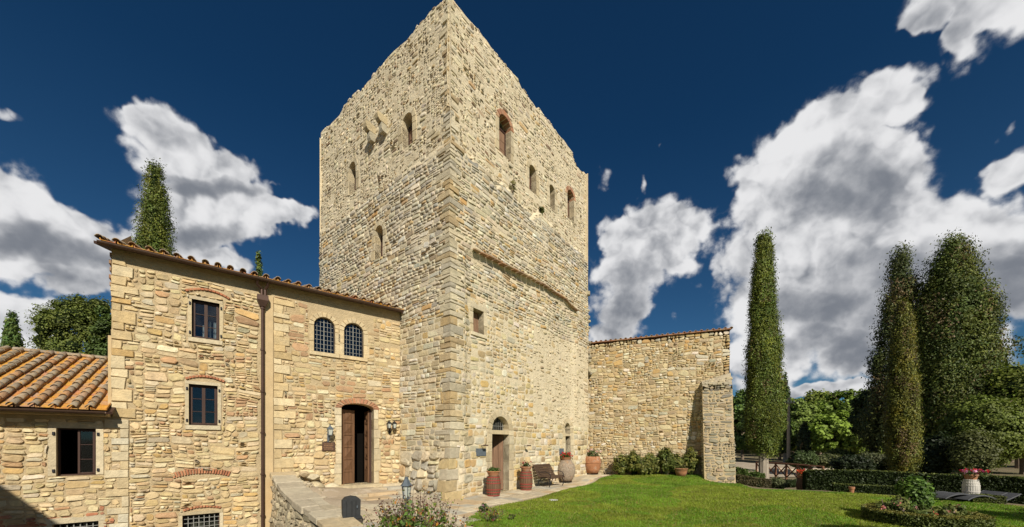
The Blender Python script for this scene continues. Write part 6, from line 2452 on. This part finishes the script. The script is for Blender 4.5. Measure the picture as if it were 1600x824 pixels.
b3 = ground_at(884.5, 755); s3 = b3[1] / FPX
jar(b3, 33 * s3, 14.3 * s3, 'big weathered grey jar with bright red geraniums, right of the bench', 'old_jar',
    [(.58, 0), (.82, .18), (.98, .40), (1.0, .58), (.90, .78), (.66, .93), (.60, .96), (.62, 1.0), (.50, 1.0), (.46, .92)], 211,
    dict(n=220, rad=.26, h=.20, leaf=.05, tint=(.07, .12, .03), flowers=(26, [(.70, .02, .03), (.60, .02, .04)], .055)), saucer=True, collar=True, name='stone_jar')
_p = W_G.map(W_G.hit(928, 700)[0], 0, .52); b4 = np.array([_p[0], _p[1], float(tz(np.array([_p[0]]), np.array([_p[1]]))[0]) + .03]); s4 = b4[1] / FPX
jar(b4, 26 * s4, 13.8 * s4, 'round terracotta jar with pink and white flowers in the corner by the garden wall', 'terracotta',
    [(.66, 0), (.84, .20), (.97, .48), (1.0, .68), (.93, .86), (.80, 1.0), (.66, 1.0), (.60, .90)], 212,
    dict(n=330, rad=.38, h=.34, leaf=.055, tint=(.07, .10, .03), flowers=(30, [(.80, .45, .45), (.85, .75, .70)], .055)), bands=((.62, .02), (.95, .025)), saucer=True)
p = W_G.map(W_G.hit(1063, 735)[0], 0, .75)
jar((p[0], p[1], float(tz(np.array([p[0]]), np.array([p[1]]))[0])), .36, .27, 'small terracotta pot half hidden among the roses', 'terracotta', [(.7, 0), (.9, .5), (1, .9), (1.06, .92), (1.06, 1.0), (.9, 1.0)], 213,
    dict(n=200, rad=.25, h=.2, leaf=.05, tint=(.10, .10, .03)), name='terracotta_pot')
# white barrel and the orange flowered one beyond the lawn
D = 12.3; bb = G3(1517, D); bb[2] = -.05
barrel(bb, .60, .20, 'white painted barrel with red and pink flowers in front of the long hedge', 'terracotta', 'barrel_white', 'barrel_white', 221, None, dict(n=150, rad=.28, h=.16, leaf=.05, tint=(.06, .10, .03), flowers=(34, [(.55, .03, .05), (.65, .10, .35), (.75, .35, .6)], .05)))
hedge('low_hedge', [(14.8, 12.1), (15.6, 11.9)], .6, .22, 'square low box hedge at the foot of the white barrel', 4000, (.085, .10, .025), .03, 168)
bb = G3(1254, 16.8)
barrel(bb, .62, .24, 'wooden barrel with a pot of orange red flowers beyond the lawn edge', 'terracotta', 'barrel_wood', 'barrel_wood', 222, None, dict(n=100, rad=.22, h=.2, leaf=.05, tint=(.07, .10, .03), flowers=(40, [(.65, .10, .02), (.60, .05, .03)], .05)))

# garden bench with its back to the tower wall
def bench():
    uc = W_TR.hit(849, 740)[0] - .12
    c = W_TR.map(uc, 0, .42)
    z0 = float(tz(np.array([c[0]]), np.array([c[1]]))[0]) + .03
    t = empty('garden_bench', (c[0], c[1], z0), 'dark slatted bench with scrolled iron legs between the barrel and the big jar', 'bench')
    ax = np.array([*UR, 0]); ou = np.array([*W_TR.nd, 0]); up_ = np.array([0, 0, 1.])
    L = 1.25
    def P(s, o, z_): return np.array([c[0], c[1], z0]) + ax * s + ou * o + up_ * z_
    # seat and back profile (outwards, height)
    prof = [(.42, .36), (.36, .405), (.27, .415), (.18, .41), (.09, .40), (.0, .40), (-.07, .45), (-.11, .53), (-.15, .61), (-.19, .69), (-.235, .77), (-.29, .84)]
    for i, (o, z_) in enumerate(prof):
        a, b_ = prof[max(i - 1, 0)], prof[min(i + 1, len(prof) - 1)]
        d = ou * (b_[0] - a[0]) + up_ * (b_[1] - a[1]); d /= np.linalg.norm(d)
        nn = np.cross(ax, d)
        mb = MB(); mb.box(P(0, o, z_), (L, .078, .028), np.stack([ax, d, nn], 1), bev=.006); mb.build('slat', M['bench_wood'], t)
    for s in (-L / 2 + .12, L / 2 - .12):
        mb = MB()
        mb.tube([P(s, o, z_ - .03) for o, z_ in prof], .017, 7)
        # scrolled legs
        mb.tube([P(s, .38 - .0 * k, .36) if k == 0 else P(s, .34 + .12 * math.sin(k * .5), .36 - .06 * k) for k in range(6)] + [P(s, .40, .0)], .018, 7)
        mb.tube([P(s, .05, .37), P(s, -.02, .28), P(s, -.10, .20), P(s, -.12, .10), P(s, -.20, 0)], .018, 7)
        mb.tube([P(s, .18 + .13 * math.cos(a), .20 + .12 * math.sin(a)) for a in np.linspace(-.4, PI + .4, 12)], .013, 6)
        mb.tube([P(s, .43, .36), P(s, .46, .45), P(s, .38, .56), P(s, .20, .60), P(s, .0, .58), P(s, -.12, .60)], .015, 7)
        mb.build('leg', M['iron'], t)
    mb = MB(); mb.tube([P(-L / 2 + .12, .15, .12), P(L / 2 - .12, .15, .12)], .012, 6); mb.build('stretcher', M['iron'], t)


bench()


# sun loungers on the right
def lounger(px, D, rot, label, sc=1.0):
    bx = (px - HX) / FPX * D; z0 = float(tz(np.array([bx]), np.array([D]))[0]) + .02
    t = empty('sun_lounger', (bx, D, z0), label, 'sun lounger', 'dark sun loungers at the lawn edge')
    ax = np.array([math.cos(rot), math.sin(rot), 0]); sd_ = np.array([-ax[1], ax[0], 0])
    prof = [(-1.0, .10), (-.85, .19), (-.6, .27), (-.35, .28), (-.1, .22), (.15, .12), (.35, .07), (.5, .12), (.72, .22), (1.0, .36)]
    pts = smooth_line([np.array(p) for p in prof], 3)
    for w_ in (-.32, .32):
        mb = MB(); mb.tube([np.array([bx, D, z0]) + ax * p[0] * sc + sd_ * w_ + np.array([0, 0, p[1] * sc]) for p in pts], .022, 6); mb.build('frame_rail', M['sling'], t)
    V = []; n = len(pts)
    for p in pts:
        for w_ in (-.31, .31): V.append(np.array([bx, D, z0 + .012]) + ax * p[0] * sc + sd_ * w_ + np.array([0, 0, p[1] * sc]))
    V = np.array(V); V2 = V - (0, 0, .012)
    F = [(2 * i, 2 * i + 1, 2 * i + 3, 2 * i + 2) for i in range(n - 1)]
    F += [tuple(q_ + 2 * n for q_ in f)[::-1] for f in F]
    obj('sling_seat', np.concatenate([V, V2]), F, M['sling'], t)
    mb = MB(); mb.box(np.array([bx, D, z0 + .03]) + ax * .38, (.06, .62, .06), np.stack([ax, sd_, (0, 0, 1)], 1), bev=.01); mb.build('foot_bar', M['sling'], t)
    return t


lounger(1508, 12.2, math.radians(-8), 'dark curved sun lounger nearer the rose bed', .85)
lounger(1534, 12.0, math.radians(-2), 'second dark sun lounger, just right of the first', .8)

# rustic crossed fence
fe = empty('rustic_fence', (*GP(1235, 20.5), -.4), 'low rustic wooden fence with crossed rails behind the garden edge', 'fence')
pA, pB = np.array(GP(1182, 23.5)), np.array(GP(1286, 19.0))
nP = 7
zf = lambda p: float(tz(np.array([p[0]]), np.array([p[1]]))[0])
for k in range(nP):
    p = pA + (pB - pA) * k / (nP - 1); z_ = zf(p)
    mb = MB(); mb.tube([(p[0], p[1], z_ - .1), (p[0], p[1], z_ + .92)], .055, 8); mb.build('post', M['fence_wood'], fe)
    if k < nP - 1:
        q = pA + (pB - pA) * (k + 1) / (nP - 1); zq = zf(q)
        mb = MB(); mb.tube([(p[0], p[1], z_ + .90), (q[0], q[1], zq + .90)], .042, 7); mb.build('rail', M['fence_wood'], fe)
        for (a, b_) in ((.12, .82), (.82, .12)):
            mb = MB(); mb.tube([(p[0], p[1] - .03, z_ + a), (q[0], q[1] - .03, zq + b_)], .034, 7); mb.build('brace', M['fence_wood'], fe)
# utility pole
D = 38; bx, by = GP(1232, D); zb = zf((bx, by))
t = empty('utility_pole', (bx, by, zb), 'tall utility pole with a short crossarm in front of the far trees', 'pole')
mb = MB(); mb.tube([(bx, by, zb), (bx, by, ztop(622, D))], [.17, .12], 10); mb.build('pole', material('pole_wood', (.36, .30, .22), var=.3), t)
mb = MB(); mb.box((bx, by - .16, ztop(630, D)), (1.05, .10, .12)); mb.build('crossarm', M['bark_grey'], t)
for dx in (-.45, -.15, .15, .45):
    mb = MB(); mb.lathe([(.04, 0), (.06, .06), (.03, .12), (.05, .18)], (bx + dx, by - .16, ztop(630, D) + .06), 8); mb.build('insulator', M['white'], t)
# three stakes and the split trunk round the cypress
for px, lb in ((1188, 'short wooden stake left of the cypress trunk'), (1201, 'short wooden stake right of the cypress trunk')):
    b = G3(px, 16.2); mb = MB(); mb.tube([b - (0, 0, .1), b + (.01, 0, .42)], .035, 7); tag(mb.build('stake', M['fence_wood']), lb, 'stake', 'stakes round the cypress')
b = G3(1331, 14.3) + (0, 0, .12); mb = MB(); mb.lathe([(.06, 0), (.075, .15), (.09, .16), (.095, .24), (.07, .24)], b - (0, 0, .12), 14); tag(mb.build('clay_pot', M['terracotta']), 'small empty clay pot on the low hedge left of the flower bed', 'pot')

# low stone edging along the drive
eb = empty('stone_edging', (*GP(1215, 28), -.3), 'low line of pale rocks bordering the gravel drive', 'rocks')
rr_ = np.random.default_rng(88)
for k in range(26):
    x = GP(1185 + k * 4.6, 1)[0]; D = 27 + rr_.uniform(-.5, .5); mb = MB()
    s_ = rr_.uniform(.25, .5)
    mb.box((x * D, D, zf((x * D, D)) + .12), (s_, .3, .28), None, dress([(.50, .44, .33), (.44, .36, .27)]), bev=.07); mb.build('rock', M['stone'], eb, usecol=True)

# ------------------------------------------------------------------ lamps, plaques
def plaque(wall, px0, py0, px1, py1, mat, label, lines=0, d=.03, cat='plaque'):
    a, za = wall.hit(px0, py0); b, zb_ = wall.hit(px1, py1)
    c = wall.map((a + b) / 2, zb_, d)
    t = empty('wall_plaque', tuple(c), label, cat)
    mb = MB(); slab(mb, wall, rect(a, zb_, b, za), 0.0, d + .02, .006); mb.build('plate', M[mat], t)
    for (uu, zz) in ((a + .03, za - .03), (b - .03, za - .03), (a + .03, zb_ + .03), (b - .03, zb_ + .03)):
        mb = MB(); slab(mb, wall, [(uu + .008 * math.cos(q_), zz + .008 * math.sin(q_)) for q_ in np.linspace(0, 2 * PI, 6, endpoint=False)], d, d + .03, .002); mb.build('screw', M['iron'], t)
    if lines:
        H_ = za - zb_; W_ = b - a
        r = np.random.default_rng(3)
        for k in range(lines):
            zz = za - H_ * (.22 + .58 * k / (lines - 1))
            mb = MB(); x = a + W_ * (.10 + .08 * r.random()); e = b - W_ * (.10 + .1 * r.random())
            while x < e:
                l_ = r.uniform(.012, .035); slab(mb, wall, rect(x, zz - .011, min(x + l_, e), zz + .011), d + .015, d + .024, .002); x += l_ + .012
            mb.build('worn_lettering', M['bronze_text'], t)


plaque(W_H, 503, 691, 523, 704.5, 'bronze', 'dark brown plaque with worn lettering beneath the left wall lamp', 4)
plaque(W_TR, 747, 701, 762, 712.5, 'slate', 'slate plaque left of the tower door')
plaque(W_TR, 876, 701, 882, 710.5, 'slate', 'small grey plaque beside the narrow doorway')


def coach_lamp(wall, px, py, label, sc=1.0, mat='iron', twin=False):
    u, z_ = wall.hit(px, py)
    c = wall.map(u, z_, 0.0)
    t = empty('wall_lantern', tuple(c), label, 'wall lantern', 'wall lanterns either side of the arched door')
    n3 = np.array([*wall.nd, 0]); u3 = np.array([*wall.ud, 0]); k3 = np.array([0, 0, 1.])
    P = lambda a, b, h: np.array(c) + u3 * a * sc + n3 * b * sc + k3 * h * sc
    mb = MB(); mb.tube([P(0, .02, -.20), P(0, .12, -.24), P(0, .22, -.16), P(0, .26, -.05)], .012, 6)
    mb.tube([P(0, .05, -.05 + .05 * math.sin(a)) + n3 * .05 * sc * math.cos(a) for a in np.linspace(0, 5, 9)], .010, 6)
    slab(mb, wall, rect(u - .035 * sc, z_ - .30 * sc, u + .035 * sc, z_ + .0), 0, .03, .008)
    mb.build('bracket', M[mat], t)
    R3 = np.stack([u3, n3, k3], 1)
    for dx in ((-.12, .10) if twin else (0,)):
        mb = MB()
        V = [P(dx + sx * s_, .26 + sy * s_, h_) for s_, h_ in ((.045, -.04), (.075, .14)) for sx, sy in ((-1, -1), (1, -1), (1, 1), (-1, 1))]
        mb.add(V, [(0, 1, 5, 4), (1, 2, 6, 5), (2, 3, 7, 6), (3, 0, 4, 7)]); mb.build('lantern_glass', M['frost'], t)
        mb = MB()
        for k in range(4): mb.tube([V[k], V[k + 4]], .009, 5)
        mb.add([P(dx + sx * .095, .26 + sy * .095, .14) for sx, sy in ((-1, -1), (1, -1), (1, 1), (-1, 1))] + [P(dx + sx * .03, .26 + sy * .03, .23) for sx, sy in ((-1, -1), (1, -1), (1, 1), (-1, 1))],
               [(0, 1, 5, 4), (1, 2, 6, 5), (2, 3, 7, 6), (3, 0, 4, 7), (4, 5, 6, 7), (3, 2, 1, 0)])
        mb.tube([P(dx, .26, .22), P(dx, .26, .29)], .018, 6)
        mb.box(P(dx, .26, -.05), (.10 * sc, .10 * sc, .02 * sc), R3)
        mb.build('lantern_frame', M[mat], t)


coach_lamp(W_H, 513, 678, 'grey iron wall lantern left of the arched door, above the brown plaque', .95, 'iron_blue')
coach_lamp(W_H, 609, 668, 'twin black wall lantern right of the arched door', .8, 'iron', True)


def spot(px, py, label):
    u, z_ = W_TR.hit(px, py)
    c = W_TR.map(u, z_, 0)
    t = empty('spotlight', tuple(c), label, 'spotlight', 'small bracket spotlights on the tower wall')
    n3 = np.array([*W_TR.nd, 0]); u3 = np.array([*UR, 0]); k3 = np.array([0, 0, 1.])
    mb = MB(); mb.tube([np.array(c), np.array(c) + n3 * .26], .012, 6); mb.build('arm', M['iron'], t)
    mb = MB(); mb.box(np.array(c) + n3 * .24 + k3 * .01, (.16, .10, .045), np.stack([u3, n3, k3], 1), bev=.01); mb.build('lamp_head', M['bronze'], t)


spot(755, 696.5, 'bracket spotlight above the slate plaque'); spot(822, 697, 'bracket spotlight right of the tower door'); spot(902, 696, 'bracket spotlight right of the narrow doorway')

# post lantern behind the foreground bush
def post_lantern():
    D = 6.3
    bx = (635 - HX) / FPX * D; zb = -.05; zt = ztop(745, D)
    t = empty('garden_lantern', (bx, D, zb), 'grey lantern on a post rising behind the foreground rose bush', 'lantern')
    mb = MB(); mb.tube([(bx, D, zb), (bx, D, zt - .36)], .025, 8); mb.build('post', M['iron_blue'], t)
    r6 = 6
    mb = MB(); mb.lathe([(.055, zt - .36 - 0), (.075, zt - .15)], (bx, D, 0), r6, cap=False); mb.build('lantern_glass', M['frost'], t)
    mb = MB(); mb.lathe([(.105, zt - .155), (.07, zt - .11), (.04, zt - .05), (.032, zt - .03), (.035, zt - .02), (.01, zt)], (bx, D, 0), r6)
    for k in range(r6):
        a = 2 * PI * k / r6
        mb.tube([(bx + .056 * math.cos(a), D + .056 * math.sin(a), zt - .36), (bx + .077 * math.cos(a), D + .077 * math.sin(a), zt - .15)], .006, 5)
    mb.lathe([(.06, zt - .38), (.06, zt - .355)], (bx, D, 0), r6)
    mb.build('lantern_frame', M['iron_blue'], t)


post_lantern()

# the hooded dark box on the parapet
D = 6.9
cx, cy = (548.5 - HX) / FPX * D, D
z0 = ztop(808, D); hh = ztop(775, D) - z0
t = empty('hooded_box', (cx, cy, z0), 'dark grey hooded metal box standing on the stone parapet', 'floodlight')
rot = .55
R3 = np.array([[math.cos(rot), -math.sin(rot), 0], [math.sin(rot), math.cos(rot), 0], [0, 0, 1]])
prof = [(-.15, 0), (.15, 0), (.155, hh * .82), (.10, hh * .95), (.0, hh), (-.10, hh * .95), (-.155, hh * .80)]
V = np.array([(x, y, z_) for y in (-.09, .09) for (x, z_) in prof]) @ R3.T + np.array([cx, cy, z0])
n = len(prof)
obj('casing', V, [(k, (k + 1) % n, n + (k + 1) % n, n + k) for k in range(n)] + [tuple(range(n))[::-1], tuple(range(n, 2 * n))], M['dark_box'], t)
for dx_, ww_ in ((-.09, .012), (.0, .016), (.07, .012)):
    mb = MB(); mb.box(np.array([cx, cy, z0 + hh * .42]) + R3 @ np.array([dx_, -.092, 0]), (ww_, .02, hh * .78), R3, bev=.005); mb.build('rib', M['dark_box'], t)
mb = MB(); mb.box(np.array([cx, cy, z0 + hh * .5]) + R3 @ np.array([.09, -.115, 0]), (.02, .02, .05), R3, bev=.004); mb.build('catch', M['iron_blue'], t)
mb = MB(); mb.box(np.array([cx, cy, z0 - .01]), (.36, .24, .05), R3, bev=.01); mb.build('foot_plate', M['dark_box'], t)

# the foreground rose bush with dry seed heads, and smaller growth round it
def wild_bush(px0, px1, D, py_top, label, n_st, seed, zb=-.05):
    r = np.random.default_rng(seed)
    x0, x1 = (px0 - HX) / FPX * D, (px1 - HX) / FPX * D
    cx = (x0 + x1) / 2
    t = empty('rose_bush', (cx, D, zb), label, 'bush')
    st = MB(); LP = []; LC = []; LS = []
    for s_ in range(n_st):
        f = r.uniform(0, 1)
        tx = x0 + (x1 - x0) * f
        ht = (ztop(py_top, D) - zb) * (1 - .45 * abs(2 * f - 1) ** 2) * r.uniform(.72, 1.02)
        ty = D + r.uniform(-.45, .45)
        a = np.array([cx + (tx - cx) * .25 + r.normal(0, .05), D + r.normal(0, .1), zb]); e = np.array([tx, ty, zb + ht])
        m_ = (a + e) / 2 + r.normal(0, .05, 3)
        st.tube([a, m_, e], [.007, .005, .002], 5, cap=False)
        for k in range(int(36 * ht)):
            g_ = r.uniform(.25, 1.0)
            p = (a * (1 - g_) ** 2 + 2 * m_ * g_ * (1 - g_) + e * g_ ** 2) + r.normal(0, .045, 3)
            LP.append(p)
            q_ = r.random()
            up_f = g_ > .82
            if up_f and q_ < .6: c = (.10, .055, .04)
            elif q_ < .55: c = (.085, .15, .025)
            elif q_ < .80: c = (.17, .21, .035)
            elif q_ < .90: c = (.38, .17, .03)
            else: c = (.16, .04, .03)
            LC.append(np.array(c) * r.uniform(.7, 1.35)); LS.append(.022 if up_f else .040)
    st.build('stems', M['bark'], t)
    V, F, K = leaf_quads(np.array(LP), np.array(LS), r, np.array(LC), 1.6, .2)
    obj('leaves', V, F, M['leaf'], t, K)


wild_bush(566, 738, 4.9, 757, 'big straggly rose bush with dry brown tips at the bottom centre', 105, 301)
wild_bush(745, 790, 8.4, 790, 'low flowering clump at the near corner of the lawn', 22, 302)
wild_bush(548, 585, 5.2, 812, 'small green sprig at the end of the parapet by the bush', 16, 303)
b = ground_at(757, 802); shrub('flower_clump', b, .22, .16, 'purple flowered clump where the paving meets the lawn', n=500, leaf=.03, tint=(.07, .11, .03), seed=304, core=0, flowers=(5, [(.35, .12, .30), (.5, .25, .4)], .03))
b = ground_at(800, 813); shrub('flower_clump', b, .12, .14, 'tiny weed tuft in the lawn near its corner', n=250, leaf=.025, tint=(.10, .13, .03), seed=305, core=0)
# stepping disc in the lawn
b = ground_at(865, 783.5); mb = MB(); mb.lathe([(.15, 0), (.14, .04), (.02, .045)], b - (0, 0, .01), 14); tag(mb.build('stone_disc', M['flag'], usecol=True), 'small pale round stone set in the lawn', 'stone')

# tufts growing from the tower's ledges
for i, (px, py, lb, hh) in enumerate([(848, 332, 'dark tuft of weeds on the tower wall below the small arched windows', .34), (801, 296, 'dry tuft growing on the ledge under the largest arched window', .42)]):
    u, z_ = W_TR.hit(px, py)
    p = W_TR.map(u, z_ - .1, .0)
    shrub('weed_tuft', p, hh, .16, lb, n=260, leaf=.05, tint=(.09, .10, .03) if i in (0,) else (.26, .23, .11), seed=310 + i, core=0, group='weeds on the tower ledge')

# rubble and dry plants on the earth slope beside the parapet
r = np.random.default_rng(99)
mb = MB()
for k in range(260):
    s = r.uniform(2.6, 3.9); d = r.uniform(.1, 2.2)
    p = HP(s, d)
    if p[0] < para_x(p[1]) + .4: continue
    sz = r.uniform(.03, .11)
    mb.box((p[0], p[1], zf(p) + .01), (sz, sz * .8, sz * .6), None, dress([(.46, .38, .26), (.40, .33, .22), (.52, .45, .33)]), bev=.012)
mb.build('loose_stones', M['stone'], None, usecol=True, kind='stuff')

# ------------------------------------------------------------------ out of the frame: what throws the shadows
# a neighbouring wing behind and left of the camera, whose eave shades the low house
nb = empty('neighbouring_wing', (-8, -2, -3.1), 'stone wing of the house standing left of and behind the viewer, outside the picture', 'building')
A_, B__ = np.array([-8.4, .93]), np.array([-7.29, .08]); dAB = (B__ - A_) / np.linalg.norm(B__ - A_); nb_ = np.array([-dAB[1], dAB[0]])
if nb_[0] > 0: nb_ = -nb_
a0, a1 = A_ - dAB * 2.5, A_ + dAB * 4.2
mb = MB(); c0, c1 = a1 + nb_ * 5, a0 + nb_ * 5
q4 = [a0, a1, c0, c1]
V = [(*p, -3.1) for p in q4] + [(*p, 5.66) for p in q4]
mb.add(V, [(0, 1, 5, 4), (1, 2, 6, 5), (2, 3, 7, 6), (3, 0, 4, 7)]); mb.build('wall', M['mortar_house'], nb)
mb = MB(); r0, r1 = (a0 + c1) / 2, (a1 + c0) / 2
V = [(*a0, 5.66), (*a1, 5.66), (*c0, 5.66), (*c1, 5.66), (*r0, 6.6), (*r1, 6.6)]
mb.add(V, [(0, 1, 5, 4), (2, 3, 4, 5), (1, 2, 5), (3, 0, 4), (3, 2, 1, 0)]); mb.build('roof', M['plaster'], nb)
for i, (x, y, h_, sp_, lb) in enumerate([(10.2, -3.2, 8.2, 2.2, 'spreading tree on the lawn outside the picture, nearer the viewer'), (16.5, -1.0, 8.0, 2.8, 'larger tree outside the picture to the right')]):
    broadleaf('garden_tree', (x, y, -.2), h_, 2.2, sp_, lb, n=9000, nclump=70, leaf=.18, tint=(.06, .09, .02), seed=400 + i, group='trees outside the picture')

# fallen leaves and daisies scattered on the lawn
r = np.random.default_rng(500)
P_ = np.array(LAWN); x = r.uniform(-1, 15, 1100); y = r.uniform(6.5, 18, 1100)
k = in_poly(x, y, LAWN); x, y = x[k], y[k]
z = tz(x, y) + (fbm(x * .5, y * .5, 91) - .5) * .05 + .045
n = len(x)
cols = np.where(r.random((n, 1)) < .4, (.42, .30, .12), (.16, .26, .04)) * r.uniform(.7, 1.1, (n, 1))
V, F, K = leaf_quads(np.stack([x, y, z], -1), .035, r, cols, 1.4, 0, np.tile((0, 0, 1.), (n, 1)), .5)
obj('fallen_leaves', V, F, M['leaf'], None, K, kind='stuff')
